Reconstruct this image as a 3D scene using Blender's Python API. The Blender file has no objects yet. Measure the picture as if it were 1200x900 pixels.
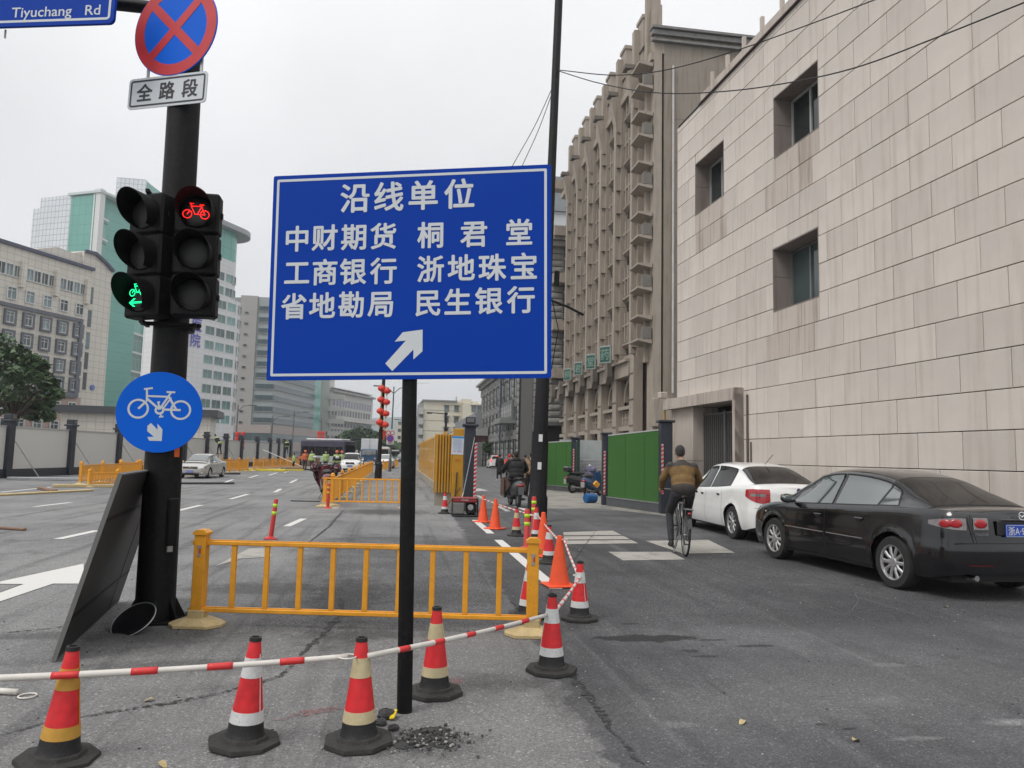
import bpy, bmesh, math, random
from mathutils import Vector, Matrix
random.seed(7)
HAZE = 0.00045
R = math.radians
sc = bpy.context.scene
C = sc.collection
# ------------------------------------------------------------------ camera
FPX, EYE, ROLL = 875.0, 1.5, 0.023
def _basis():
    v = Vector(((465-600)/FPX, -(532-450)/FPX, 1.0)).normalized()
    k = v.x*math.sin(ROLL)+v.y*math.cos(ROLL)
    up = Vector((math.sin(ROLL), math.cos(ROLL), -k/v.z)).normalized()
    return up.cross(v), v, up
CBX, CBY, CBZ = _basis()
EYEV = Vector((0, 0, EYE))
def ray(px, py):
    c = Vector(((px-600)/FPX, -(py-450)/FPX, 1.0))
    return Vector((CBX.dot(c), CBY.dot(c), CBZ.dot(c)))
def G(px, py, z=0.0):                      # ground point seen at a photograph pixel
    d = ray(px, py); t = (z-EYE)/d.z
    return EYEV + d*t
def ON(px, py, P0, n):                     # point on a vertical plane seen at a pixel
    d = ray(px, py); n = Vector(n); t = (Vector(P0)-EYEV).dot(n)/d.dot(n)
    return EYEV + d*t
cd = bpy.data.cameras.new('camera'); cam = bpy.data.objects.new('camera', cd); C.objects.link(cam)
cd.sensor_fit = 'HORIZONTAL'; cd.sensor_width = 36.0; cd.lens = FPX*36/1200; cd.clip_start = 0.05; cd.clip_end = 4000
right = Vector((CBX.x, CBY.x, CBZ.x)); upv = Vector((CBX.y, CBY.y, CBZ.y)); fwd = Vector((CBX.z, CBY.z, CBZ.z))
m = Matrix((right, upv, -fwd)).transposed().to_4x4(); m.translation = EYEV
cam.matrix_world = m; sc.camera = cam
# ------------------------------------------------------------------ light
SUN_EL, SUN_AZ = R(52), R(238)             # azimuth clockwise from +Y
w = bpy.data.worlds.new('World'); sc.world = w; w.use_nodes = True
nt = w.node_tree; nt.nodes.clear()
out = nt.nodes.new('ShaderNodeOutputWorld'); bg = nt.nodes.new('ShaderNodeBackground'); bg.inputs[1].default_value = 0.1
sky = nt.nodes.new('ShaderNodeTexSky'); sky.sky_type = 'NISHITA'; sky.sun_disc = False
sky.sun_elevation = SUN_EL; sky.sun_rotation = SUN_AZ; sky.air_density = 1.0; sky.dust_density = 4.0
hs = nt.nodes.new('ShaderNodeHueSaturation'); hs.inputs['Saturation'].default_value = 0.15
nt.links.new(sky.outputs[0], hs.inputs['Color'])
geo = nt.nodes.new('ShaderNodeNewGeometry')
sp = nt.nodes.new('ShaderNodeSeparateXYZ'); tc = nt.nodes.new('ShaderNodeTexCoord')
nt.links.new(tc.outputs['Generated'], sp.inputs[0])
rmp = nt.nodes.new('ShaderNodeValToRGB')
rmp.color_ramp.elements[0].position = 0.0; rmp.color_ramp.elements[0].color = (7.9, 8.1, 8.35, 1)
rmp.color_ramp.elements[1].position = 1.0; rmp.color_ramp.elements[1].color = (14.0, 14.0, 14.3, 1)
e = rmp.color_ramp.elements.new(0.35); e.color = (8.5, 8.6, 8.8, 1)
e = rmp.color_ramp.elements.new(0.55); e.color = (10.0, 10.05, 10.2, 1)
nt.links.new(sp.outputs[2], rmp.inputs[0])
cn = nt.nodes.new('ShaderNodeTexNoise'); cn.inputs['Scale'].default_value = 2.2; cn.inputs['Detail'].default_value = 4
nt.links.new(tc.outputs['Generated'], cn.inputs['Vector'])
cr = nt.nodes.new('ShaderNodeMapRange'); cr.inputs[1].default_value = .3; cr.inputs[2].default_value = .7; cr.inputs[3].default_value = .90; cr.inputs[4].default_value = 1.10
nt.links.new(cn.outputs[0], cr.inputs[0])
mu = nt.nodes.new('ShaderNodeVectorMath'); mu.operation = 'SCALE'
nt.links.new(rmp.outputs[0], mu.inputs[0]); nt.links.new(cr.outputs[0], mu.inputs['Scale'])
mx = nt.nodes.new('ShaderNodeMixRGB'); mx.inputs[0].default_value = 0.88      # closed cloud deck over the clear sky
nt.links.new(hs.outputs[0], mx.inputs[1]); nt.links.new(mu.outputs[0], mx.inputs[2])
nt.links.new(mx.outputs[0], bg.inputs[0]); nt.links.new(bg.outputs[0], out.inputs[0])
sl = bpy.data.lights.new('sun', 'SUN'); sl.energy = 1.5; sl.angle = R(22); sl.color = (1, .97, .93)
so = bpy.data.objects.new('sun', sl); C.objects.link(so)
sd = Vector((math.sin(SUN_AZ)*math.cos(SUN_EL), math.cos(SUN_AZ)*math.cos(SUN_EL), math.sin(SUN_EL)))
so.rotation_euler = sd.to_track_quat('Z', 'Y').to_euler(); so.location = (0, 0, 40)
vs = sc.view_settings; vs.view_transform = 'Standard'; vs.look = 'None'; vs.exposure = 0.08; vs.gamma = 1.0

# ------------------------------------------------------------------ materials
MATS = {}
def mat(name, col, rough=.6, metal=0.0, var=.12, vscale=3.0, bump=0.0, bscale=60.0, spec=.5, coat=0.0, emit=None, ior=None, dirt=0.0):
    if name in MATS: return MATS[name]
    m = bpy.data.materials.new(name); m.use_nodes = True; n = m.node_tree; b = n.nodes['Principled BSDF']
    b.inputs['Roughness'].default_value = rough; b.inputs['Metallic'].default_value = metal
    b.inputs['Specular IOR Level'].default_value = spec; b.inputs['Coat Weight'].default_value = coat
    b.inputs['Coat Roughness'].default_value = .06
    if ior: b.inputs['IOR'].default_value = ior
    t = n.nodes.new('ShaderNodeTexCoord'); no = n.nodes.new('ShaderNodeTexNoise')
    no.inputs['Scale'].default_value = vscale; no.inputs['Detail'].default_value = 6
    n.links.new(t.outputs['Object'], no.inputs['Vector'])
    mr = n.nodes.new('ShaderNodeMapRange'); mr.inputs[1].default_value = .25; mr.inputs[2].default_value = .75
    mr.inputs[3].default_value = 1-var; mr.inputs[4].default_value = 1+var
    n.links.new(no.outputs[0], mr.inputs[0])
    s = n.nodes.new('ShaderNodeVectorMath'); s.operation = 'SCALE'; s.inputs[0].default_value = col[:3]
    n.links.new(mr.outputs[0], s.inputs['Scale'])
    last = s.outputs[0]
    if dirt > 0:
        n2 = n.nodes.new('ShaderNodeTexNoise'); n2.inputs['Scale'].default_value = vscale*4; n2.inputs['Detail'].default_value = 8; n2.inputs['Roughness'].default_value = .7
        n.links.new(t.outputs['Object'], n2.inputs['Vector'])
        r2 = n.nodes.new('ShaderNodeMapRange'); r2.inputs[1].default_value = .5; r2.inputs[2].default_value = .72; r2.inputs[3].default_value = 0; r2.inputs[4].default_value = dirt
        n.links.new(n2.outputs[0], r2.inputs[0])
        x = n.nodes.new('ShaderNodeMixRGB'); x.inputs[2].default_value = (.09, .085, .075, 1)
        n.links.new(r2.outputs[0], x.inputs[0]); n.links.new(last, x.inputs[1]); last = x.outputs[0]
    n.links.new(last, b.inputs['Base Color'])
    if bump > 0:
        bn = n.nodes.new('ShaderNodeTexNoise'); bn.inputs['Scale'].default_value = bscale; bn.inputs['Detail'].default_value = 4
        n.links.new(t.outputs['Object'], bn.inputs['Vector'])
        bp = n.nodes.new('ShaderNodeBump'); bp.inputs['Strength'].default_value = bump; bp.inputs['Distance'].default_value = .01
        n.links.new(bn.outputs[0], bp.inputs['Height']); n.links.new(bp.outputs[0], b.inputs['Normal'])
    if emit:
        b.inputs['Emission Color'].default_value = (*emit[0], 1); b.inputs['Emission Strength'].default_value = emit[1]
    MATS[name] = m; return m

def vary(m, lo, hi):
    """each object wearing the material gets its own tone"""
    n = m.node_tree; b = n.nodes['Principled BSDF']; src = b.inputs['Base Color'].links[0].from_socket
    oi = n.nodes.new('ShaderNodeObjectInfo'); r = n.nodes.new('ShaderNodeMapRange'); r.inputs[3].default_value = lo; r.inputs[4].default_value = hi
    pw = n.nodes.new('ShaderNodeMath'); pw.operation = 'POWER'; pw.inputs[1].default_value = 2.2; n.links.new(oi.outputs['Random'], pw.inputs[0]); n.links.new(pw.outputs[0], r.inputs[0])
    s = n.nodes.new('ShaderNodeVectorMath'); s.operation = 'SCALE'; n.links.new(src, s.inputs[0]); n.links.new(r.outputs[0], s.inputs['Scale']); n.links.new(s.outputs[0], b.inputs['Base Color'])
def ragged(m, scale=38, lo=.44, hi=.56):
    """the material breaks up into crumbs, bare ground shows between"""
    n = m.node_tree; b = n.nodes['Principled BSDF']; o = n.nodes['Material Output']; g = n.nodes.new('ShaderNodeNewGeometry')
    q = n.nodes.new('ShaderNodeTexNoise'); q.inputs['Scale'].default_value = scale; q.inputs['Detail'].default_value = 7; q.inputs['Roughness'].default_value = .75; n.links.new(g.outputs['Position'], q.inputs['Vector'])
    r = n.nodes.new('ShaderNodeMapRange'); r.inputs[1].default_value = lo; r.inputs[2].default_value = hi; n.links.new(q.outputs[0], r.inputs[0])
    t = n.nodes.new('ShaderNodeBsdfTransparent'); x = n.nodes.new('ShaderNodeMixShader'); n.links.new(r.outputs[0], x.inputs[0]); n.links.new(t.outputs[0], x.inputs[1]); n.links.new(b.outputs[0], x.inputs[2]); n.links.new(x.outputs[0], o.inputs['Surface']); return m

# ------------------------------------------------------------------ mesh helpers
def setp(o, label=None, cat=None, group=None, kind=None):
    if label: o['label'] = label
    if cat: o['category'] = cat
    if group: o['group'] = group
    if kind: o['kind'] = kind
    return o
def root(name, loc=(0, 0, 0), rz=0.0, label=None, cat=None, group=None):
    o = bpy.data.objects.new(name, None); o.empty_display_size = .2; C.objects.link(o)
    o.location = loc; o.rotation_euler = (0, 0, rz); return setp(o, label, cat, group)
class MB:
    def __init__(s): s.v = []; s.f = []; s.m = []
    def add(s, vs, fs, mi=0):
        o = len(s.v); s.v += [tuple(v) for v in vs]; s.f += [tuple(i+o for i in f) for f in fs]; s.m += [mi]*len(fs); return s
    def box(s, c, d, mi=0, M=None):
        x, y, z = c; a, b, h = d[0]/2, d[1]/2, d[2]/2
        vs = [Vector((x+i*a, y+j*b, z+k*h)) for i in (-1, 1) for j in (-1, 1) for k in (-1, 1)]
        if M: vs = [M @ v for v in vs]
        return s.add(vs, [(0, 1, 3, 2), (4, 6, 7, 5), (0, 4, 5, 1), (2, 3, 7, 6), (0, 2, 6, 4), (1, 5, 7, 3)], mi)
    def bbox(s, c, d, bv=.01, mi=0, M=None):    # chamfered box
        x, y, z = c; a, b, h = d[0]/2, d[1]/2, d[2]/2; bm = bmesh.new(); bmesh.ops.create_cube(bm, size=1)
        for v in bm.verts: v.co = Vector((v.co.x*d[0], v.co.y*d[1], v.co.z*d[2]))
        bmesh.ops.bevel(bm, geom=bm.edges[:], offset=min(bv, min(d)*.45), segments=1, affect='EDGES')
        vs = [v.co+Vector(c) for v in bm.verts]
        if M: vs = [M @ v for v in vs]
        bm.verts.index_update(); fs = [[v.index for v in f.verts] for f in bm.faces]; bm.free()
        return s.add(vs, fs, mi)
    def tube(s, pts, r, n=8, mi=0, cap=True, rs=None):
        pts = [Vector(p) for p in pts]; rings = []; u = None
        for i, p in enumerate(pts):
            t = (pts[min(i+1, len(pts)-1)]-pts[max(i-1, 0)]).normalized()
            if u is None: u = t.orthogonal().normalized()
            u = (u-t*u.dot(t)).normalized(); w_ = t.cross(u); rr = rs[i] if rs else r
            rings.append([p+(u*math.cos(2*math.pi*k/n)+w_*math.sin(2*math.pi*k/n))*rr for k in range(n)])
        vs = [v for q in rings for v in q]; fs = []
        for i in range(len(pts)-1):
            for k in range(n): a = i*n+k; b = i*n+(k+1) % n; fs.append((a, b, b+n, a+n))
        if cap: fs.append(tuple(range(n))[::-1]); fs.append(tuple(range((len(pts)-1)*n, len(pts)*n)))
        return s.add(vs, fs, mi)
    def lathe(s, prof, n=24, mi=0, M=None, c=(0, 0, 0), cap=True):
        vs = []; fs = []
        for r, z in prof:
            for k in range(n): a = 2*math.pi*k/n; vs.append(Vector((c[0]+r*math.cos(a), c[1]+r*math.sin(a), c[2]+z)))
        for i in range(len(prof)-1):
            for k in range(n): a = i*n+k; b = i*n+(k+1) % n; fs.append((a, b, b+n, a+n))
        if cap and prof[0][0] > 1e-5: fs.append(tuple(range(n))[::-1])
        if cap and prof[-1][0] > 1e-5: fs.append(tuple(range((len(prof)-1)*n, len(prof)*n)))
        if M: vs = [M @ v for v in vs]
        return s.add(vs, fs, mi)
    def prism(s, poly, d0, d1, mi=0, M=None):   # poly in (x,z), extruded along y d0..d1
        n = len(poly); vs = [Vector((p[0], d0, p[1])) for p in poly]+[Vector((p[0], d1, p[1])) for p in poly]
        fs = [tuple(range(n)), tuple(range(n, 2*n))[::-1]]+[(i, i+n, (i+1) % n+n, (i+1) % n) for i in range(n)]
        if M: vs = [M @ v for v in vs]
        return s.add(vs, fs, mi)
    def ell(s, c, r, n=10, mi=0, M=None):
        prof = [(max(1e-4, math.sin(math.pi*i/n)), -math.cos(math.pi*i/n)) for i in range(n+1)]
        T = Matrix.Translation(Vector(c)) @ Matrix.Diagonal((r[0], r[1], r[2], 1))
        return s.lathe(prof, n*2, mi, (M @ T) if M else T)
    def grid(s, P, mi=0, closed=False):          # P[i][j] points
        n, k = len(P), len(P[0]); vs = [p for row in P for p in row]; fs = []
        for i in range(n-1):
            for j in range(k-1): fs.append((i*k+j, i*k+j+1, (i+1)*k+j+1, (i+1)*k+j))
        return s.add(vs, fs, mi)
    def mesh(s, name='m', mats=(), smooth=False, auto=None):
        me = bpy.data.meshes.new(name); me.from_pydata(s.v, [], s.f)
        for m_ in (mats if isinstance(mats, (list, tuple)) else [mats]): me.materials.append(m_)
        me.polygons.foreach_set('material_index', s.m)
        me.update()
        bm = bmesh.new(); bm.from_mesh(me); bmesh.ops.recalc_face_normals(bm, faces=bm.faces); bm.to_mesh(me); bm.free()
        if smooth or auto:
            me.polygons.foreach_set('use_smooth', [True]*len(me.polygons))
            if auto: me.set_sharp_from_angle(angle=R(auto))
        return me
    def build(s, name, mats, parent=None, smooth=False, auto=None, **kw):
        return link(name, s.mesh(name, mats, smooth, auto), parent, **kw)
def link(name, me, parent=None, M=None, label=None, cat=None, group=None, kind=None):
    o = bpy.data.objects.new(name, me); C.objects.link(o)
    if parent: o.parent = parent
    if M is not None: o.matrix_local = M
    return setp(o, label, cat, group, kind)
def dup(src, loc=None, rz=None, label=None, group=None, rot=None, scale=None):
    r = src.copy(); C.objects.link(r)
    if loc is not None: r.location = loc
    if rz is not None: r.rotation_euler = (0, 0, rz)
    if rot is not None: r.rotation_euler = rot
    if scale is not None: r.scale = (scale,)*3
    if label: r['label'] = label
    if group: r['group'] = group
    for ch in list(src.children):
        c = ch.copy(); C.objects.link(c); c.parent = r
        for g in list(ch.children):
            d = g.copy(); C.objects.link(d); d.parent = c
    return r
TX = {}
def text_into(mb, body, size, M, bold=.02, mi=0, depth=.001, w=None, center=True):
    """glyphs as flat geometry, lying in local xz after M (text x -> x, y -> z)"""
    key = body
    if key not in TX:
        c = bpy.data.curves.new('t', 'FONT'); c.body = body; c.size = 1; c.offset = 0; c.resolution_u = 3
        o = bpy.data.objects.new('t', c); C.objects.link(o); bpy.context.view_layer.update()
        me = bpy.data.meshes.new_from_object(o.evaluated_get(bpy.context.evaluated_depsgraph_get()))
        TX[key] = ([v.co.copy() for v in me.vertices], [tuple(p.vertices) for p in me.polygons])
        bpy.data.objects.remove(o); bpy.data.curves.remove(c); bpy.data.meshes.remove(me)
    V, F = TX[key]
    xs = [v.x for v in V]; ys = [v.y for v in V]; cx = (min(xs)+max(xs))/2 if center else min(xs)
    sx = size*(w/(size*(max(xs)-min(xs))) if w else 1)
    sh = [(0, 0)] if bold <= 0 else [(math.cos(k*math.pi/4)*bold*.8, math.sin(k*math.pi/4)*bold*.8) for k in range(8)]+[(0, 0)]
    for k, (dx, dz) in enumerate(sh):
        mb.add([M @ Vector(((v.x-cx+dx)*sx, -k*.00012, (v.y+dz)*size)) for v in V], F, mi)
def frame_mat(P0, u, up=Vector((0, 0, 1))):   # local x=u, z=up, y=into the wall
    u = Vector(u).normalized(); n = up.cross(u).normalized()
    M = Matrix((u, n, up)).transposed().to_4x4(); M.translation = Vector(P0); return M
T = Matrix.Translation
def RX(a): return Matrix.Rotation(a, 4, 'X')
def RY(a): return Matrix.Rotation(a, 4, 'Y')
def RZ(a): return Matrix.Rotation(a, 4, 'Z')
def lerp(a, b, t): return a+(b-a)*t
def interp(tab, x):
    if x <= tab[0][0]: return tab[0][1]
    for (a, b), (c, d) in zip(tab, tab[1:]):
        if x <= c: return b+(d-b)*(x-a)/(c-a)
    return tab[-1][1]
def sinterp(tab, x):                            # monotone smooth interpolation (Catmull-Rom)
    if x <= tab[0][0]: return tab[0][1]
    for i in range(len(tab)-1):
        if x <= tab[i+1][0]:
            x0, y0 = tab[i]; x1, y1 = tab[i+1]; t = (x-x0)/(x1-x0)
            m0 = (y1-tab[i-1][1])/(x1-tab[i-1][0]) if i > 0 else (y1-y0)/(x1-x0)
            m1 = (tab[i+2][1]-y0)/(tab[i+2][0]-x0) if i+2 < len(tab) else (y1-y0)/(x1-x0)
            h = x1-x0; t2, t3 = t*t, t*t*t
            return (2*t3-3*t2+1)*y0+(t3-2*t2+t)*h*m0+(-2*t3+3*t2)*y1+(t3-t2)*h*m1
    return tab[-1][1]
# ------------------------------------------------------------------ ground
def asphalt():
    m = bpy.data.materials.new('asphalt'); m.use_nodes = True; n = m.node_tree; L = n.links.new; N = n.nodes.new
    b = n.nodes['Principled BSDF']; b.inputs['Roughness'].default_value = .88; b.inputs['Specular IOR Level'].default_value = .35
    g = N('ShaderNodeNewGeometry'); s = N('ShaderNodeSeparateXYZ'); L(g.outputs['Position'], s.inputs[0])
    def noise(sc_, det=4, rough=.6, sx=1, sy=1):
        mp = N('ShaderNodeMapping'); mp.inputs['Scale'].default_value = (sx, sy, 1); L(g.outputs['Position'], mp.inputs[0])
        q = N('ShaderNodeTexNoise'); q.inputs['Scale'].default_value = sc_; q.inputs['Detail'].default_value = det; q.inputs['Roughness'].default_value = rough
        L(mp.outputs[0], q.inputs['Vector']); return q.outputs[0]
    def mr(v, a, b_, c, d):
        q = N('ShaderNodeMapRange'); q.interpolation_type = 'SMOOTHSTEP'; L(v, q.inputs[0])
        for i, k in enumerate((a, b_, c, d)): q.inputs[i+1].default_value = k
        return q.outputs[0]
    def ma(op, a, b_):
        q = N('ShaderNodeMath'); q.operation = op
        for i, k in enumerate((a, b_)):
            if isinstance(k, (int, float)): q.inputs[i].default_value = k
            else: L(k, q.inputs[i])
        return q.outputs[0]
    def mix(f, a, b_, bt='MIX'):
        q = N('ShaderNodeMixRGB'); q.blend_type = bt
        if isinstance(f, (int, float)): q.inputs[0].default_value = f
        else: L(f, q.inputs[0])
        for i, k in ((1, a), (2, b_)):
            if isinstance(k, tuple): q.inputs[i].default_value = (*k, 1)
            else: L(k, q.inputs[i])
        return q.outputs[0]
    wob = ma('MULTIPLY', ma('SUBTRACT', noise(2.2, 5), .5), .5)
    X = s.outputs[0]; Y = s.outputs[1]
    # newer dark asphalt right of a seam that runs from the camera's right foot to the white line
    seam = ma('SUBTRACT', ma('ADD', X, wob), ma('ADD', 1.02, ma('MULTIPLY', Y, .022)))
    new = mr(seam, -.02, .02, 0, 1)
    newY = mr(Y, 21, 21.6, 1, 0.55)
    new = ma('MULTIPLY', new, newY)
    old = mix(mr(noise(.35, 5), .35, .65, 0, 1), (.165, .165, .167), (.225, .225, .222))
    near = ma('MULTIPLY', mr(X, -3.0, -2.2, 0, 1), mr(ma('ADD', Y, wob), 6.9, 7.5, 1, 0))
    old = mix(near, old, (.172, .17, .168))
    grit = ma('MULTIPLY', ma('MULTIPLY', mr(ma('ADD', X, wob), -1.55, -.9, 0, 1), mr(Y, 6.4, 6.9, 0, 1)), mr(ma('ADD', Y, ma('MULTIPLY', wob, 6)), 13.5, 14.5, 1, 0))
    old = mix(ma('MULTIPLY', grit, mr(noise(.9, 6, .7), .35, .6, .3, 1)), old, (.125, .125, .128))
    dark = mix(mr(noise(.5, 6, .65), .35, .68, 0, 1), (.068, .069, .073), (.118, .118, .122))
    col = mix(new, old, dark)
    col = mix(mr(noise(1.0, 5, .6, 3.2, .12), .5, .68, 0, .5), col, (.055, .055, .057))
    col = mix(mr(noise(1.3, 6, .65, 2.6, .09), .56, .72, 0, .4), col, (.21, .205, .2))
    # large stains, tyre polish along the lanes, dusty streaks
    col = mix(mr(noise(1.1, 8, .7), .52, .70, 0, .6), col, (.06, .06, .06))
    col = mix(mr(noise(.8, 7, .72, 1.6, .35), .55, .75, 0, .35), col, (.24, .235, .225))
    col = mix(mr(noise(3.1, 8, .75), .62, .75, 0, .5), col, (.23, .225, .215))
    spots = [((762, 748), .42, .12, .027, .95), ((740, 731), .10, .035, .03, .8), ((808, 763), .07, .05, .03, .7), ((886, 757), .2, .035, .03, .8), ((834, 750), .12, .03, .03, .7),
             ((963, 849), .05, .02, .02, .8), ((996, 854), .06, .02, .02, .8), ((825, 769), .14, .03, .03, .7), ((184, 745), .5, .3, .05, .6), ((500, 872), .32, .18, .045, .75),
             ((1185, 846), .12, .05, .3, .5), ((1045, 779), .13, .05, .22, .5), ((1035, 820), .14, .08, .2, .5), ((1082, 865), .16, .03, .2, .5), ((796, 849), .10, .05, .2, .5), ((945, 685), .2, .05, .2, .4),
             ((640, 655), .12, .3, .2, .4), ((450, 600), 1.1, .9, .045, .8), ((405, 700), .35, 1.3, .055, .75), ((300, 690), .8, .35, .06, .7), ((420, 745), .45, .18, .05, .7), ((230, 780), .6, .15, .06, .5), ((520, 700), .6, .5, .07, .5), ((60, 745), .9, .12, .07, .5), ((580, 800), .3, .2, .07, .5), ((1100, 800), 1.6, .5, .12, .45), ((880, 830), 1.2, .3, .13, .35), ((500, 730), .8, .22, .06, .45), ((690, 820), .25, .5, .055, .5)]
    spots += [((150, 800), .5, .12, .21, .5), ((330, 790), .5, .12, .2, .4), ((250, 700), .25, .2, .22, .5), ((90, 700), 1.2, .12, .2, .35), ((560, 860), .5, .3, .19, .4)]
    nz = ma('MULTIPLY', ma('SUBTRACT', noise(5.5, 7, .68), .5), 2.6)
    for c_, rx, ry, val, st in spots:
        c3 = G(*c_); sb = N('ShaderNodeVectorMath'); sb.operation = 'SUBTRACT'; L(g.outputs['Position'], sb.inputs[0]); sb.inputs[1].default_value = (c3.x, c3.y, 0)
        sl_ = N('ShaderNodeVectorMath'); sl_.operation = 'MULTIPLY'; L(sb.outputs[0], sl_.inputs[0]); sl_.inputs[1].default_value = (1/rx, 1/ry, 0)
        ln = N('ShaderNodeVectorMath'); ln.operation = 'LENGTH'; L(sl_.outputs[0], ln.inputs[0])
        soft = .12 if val < .031 else .5
        col = mix(mr(ma('ADD', ln.outputs['Value'], nz), 1-soft, 1+soft, st, 0), col, (val, val, val*.99))
    # aggregate
    vo = N('ShaderNodeTexVoronoi'); vo.inputs['Scale'].default_value = 95; L(g.outputs['Position'], vo.inputs['Vector'])
    vo2 = N('ShaderNodeTexVoronoi'); vo2.inputs['Scale'].default_value = 210; L(g.outputs['Position'], vo2.inputs['Vector'])
    sv = N('ShaderNodeSeparateColor'); L(vo.outputs['Color'], sv.inputs[0])
    sv2 = N('ShaderNodeSeparateColor'); L(vo2.outputs['Color'], sv2.inputs[0])
    k = ma('ADD', mr(sv.outputs[0], 0, 1, .80, 1.20), ma('MULTIPLY', ma('SUBTRACT', sv2.outputs[1], .5), .5))
    k = ma('ADD', k, mr(sv.outputs[1], .93, .97, 0, .75))
    k = ma('SUBTRACT', k, ma('MULTIPLY', ma('MULTIPLY', grit, 1.0), mr(vo.outputs['Distance'], .3, .75, 0, .55)))
    q = N('ShaderNodeVectorMath'); q.operation = 'SCALE'; L(col, q.inputs[0]); L(k, q.inputs['Scale']); col = q.outputs[0]
    # scattered pale crumbs and dust specks
    v3 = N('ShaderNodeTexVoronoi'); v3.inputs['Scale'].default_value = 9; L(g.outputs['Position'], v3.inputs['Vector'])
    sp3 = N('ShaderNodeSeparateColor'); L(v3.outputs['Color'], sp3.inputs[0])
    spk = ma('MULTIPLY', mr(v3.outputs['Distance'], .03, .07, 1, 0), mr(sp3.outputs[0], .62, .64, 0, 1))
    col = mix(spk, col, (.42, .4, .36))
    v4 = N('ShaderNodeTexVoronoi'); v4.inputs['Scale'].default_value = 14; L(g.outputs['Position'], v4.inputs['Vector'])
    sp4 = N('ShaderNodeSeparateColor'); L(v4.outputs['Color'], sp4.inputs[0])
    col = mix(ma('MULTIPLY', mr(v4.outputs['Distance'], .04, .1, 1, 0), mr(sp4.outputs[1], .6, .62, 0, .8)), col, (.035, .035, .035))
    L(col, b.inputs['Base Color'])
    h = ma('ADD', ma('MULTIPLY', vo.outputs['Distance'], .6), ma('MULTIPLY', vo2.outputs['Distance'], .4))
    h = ma('ADD', h, ma('MULTIPLY', noise(2.5, 3), 1.5))
    bp = N('ShaderNodeBump'); bp.inputs['Strength'].default_value = .8; bp.inputs['Distance'].default_value = .006
    L(h, bp.inputs['Height']); L(bp.outputs[0], b.inputs['Normal'])
    return m
ASPH = asphalt()
mb = MB(); xs = [-900, -200, -60, -20, 0, 10, 30, 120, 600]; ys = [-60, -5, 10, 30, 80, 200, 500, 1200, 3000]
mb.grid([[(x, y, 0) for y in ys] for x in xs]); mb.build('road', ASPH, kind='structure')

def sheet(name, pts, m, z, **kw):
    b_ = MB(); b_.add([(p[0], p[1], z) for p in pts], [tuple(range(len(pts)))]); return b_.build(name, m, **kw)
def PG(*px): return [G(*p) for p in px]
def worn(name, col, under, amt=.5, sc_=6, aniso=1.0):
    m = bpy.data.materials.new(name); m.use_nodes = True; n = m.node_tree; b = n.nodes['Principled BSDF']; b.inputs['Roughness'].default_value = .8
    g = n.nodes.new('ShaderNodeNewGeometry'); mp = n.nodes.new('ShaderNodeMapping'); mp.inputs['Scale'].default_value = (1, aniso, 1); n.links.new(g.outputs[0], mp.inputs[0])
    q = n.nodes.new('ShaderNodeTexNoise'); q.inputs['Scale'].default_value = sc_; q.inputs['Detail'].default_value = 9; q.inputs['Roughness'].default_value = .72
    n.links.new(mp.outputs[0], q.inputs['Vector'])
    r = n.nodes.new('ShaderNodeMapRange'); r.inputs[1].default_value = .72-amt*.3; r.inputs[2].default_value = .8-amt*.26; n.links.new(q.outputs[0], r.inputs[0])
    q2 = n.nodes.new('ShaderNodeTexNoise'); q2.inputs['Scale'].default_value = 130; q2.inputs['Detail'].default_value = 3; n.links.new(g.outputs[0], q2.inputs['Vector'])
    r2 = n.nodes.new('ShaderNodeMapRange'); r2.inputs[1].default_value = .3; r2.inputs[2].default_value = .7; r2.inputs[3].default_value = .82; r2.inputs[4].default_value = 1.12; n.links.new(q2.outputs[0], r2.inputs[0])
    x = n.nodes.new('ShaderNodeMixRGB'); x.inputs[1].default_value = (*col, 1); x.inputs[2].default_value = (*under, 1); n.links.new(r.outputs[0], x.inputs[0])
    s = n.nodes.new('ShaderNodeVectorMath'); s.operation = 'SCALE'; n.links.new(x.outputs[0], s.inputs[0]); n.links.new(r2.outputs[0], s.inputs['Scale'])
    n.links.new(s.outputs[0], b.inputs['Base Color']); MATS[name] = m; return m
PAINT = worn('road_paint', (.62, .61, .58), (.17, .17, .17), .25)
PAINT2 = worn('road_paint_worn', (.5, .49, .46), (.17, .17, .17), .6)
PALE = worn('pale_patch', (.36, .345, .31), (.24, .23, .21), .7, 3)
CONC = worn('pavement_concrete', (.27, .255, .225), (.17, .165, .15), .8, 1.2)
TAR = worn('bitumen', (.035, .035, .037), (.06, .06, .06), .5)
DAMP = worn('damp_asphalt', (.03, .03, .031), (.045, .045, .045), .6)
CRK = ragged(worn('crumbled_crack', (.03, .03, .031), (.055, .054, .052), .5), 30, .47, .55)
REDP = worn('red_spray', (.30, .10, .10), (.2, .12, .12), .95, 14, .4); ragged(REDP, 60, .46, .62)

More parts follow.
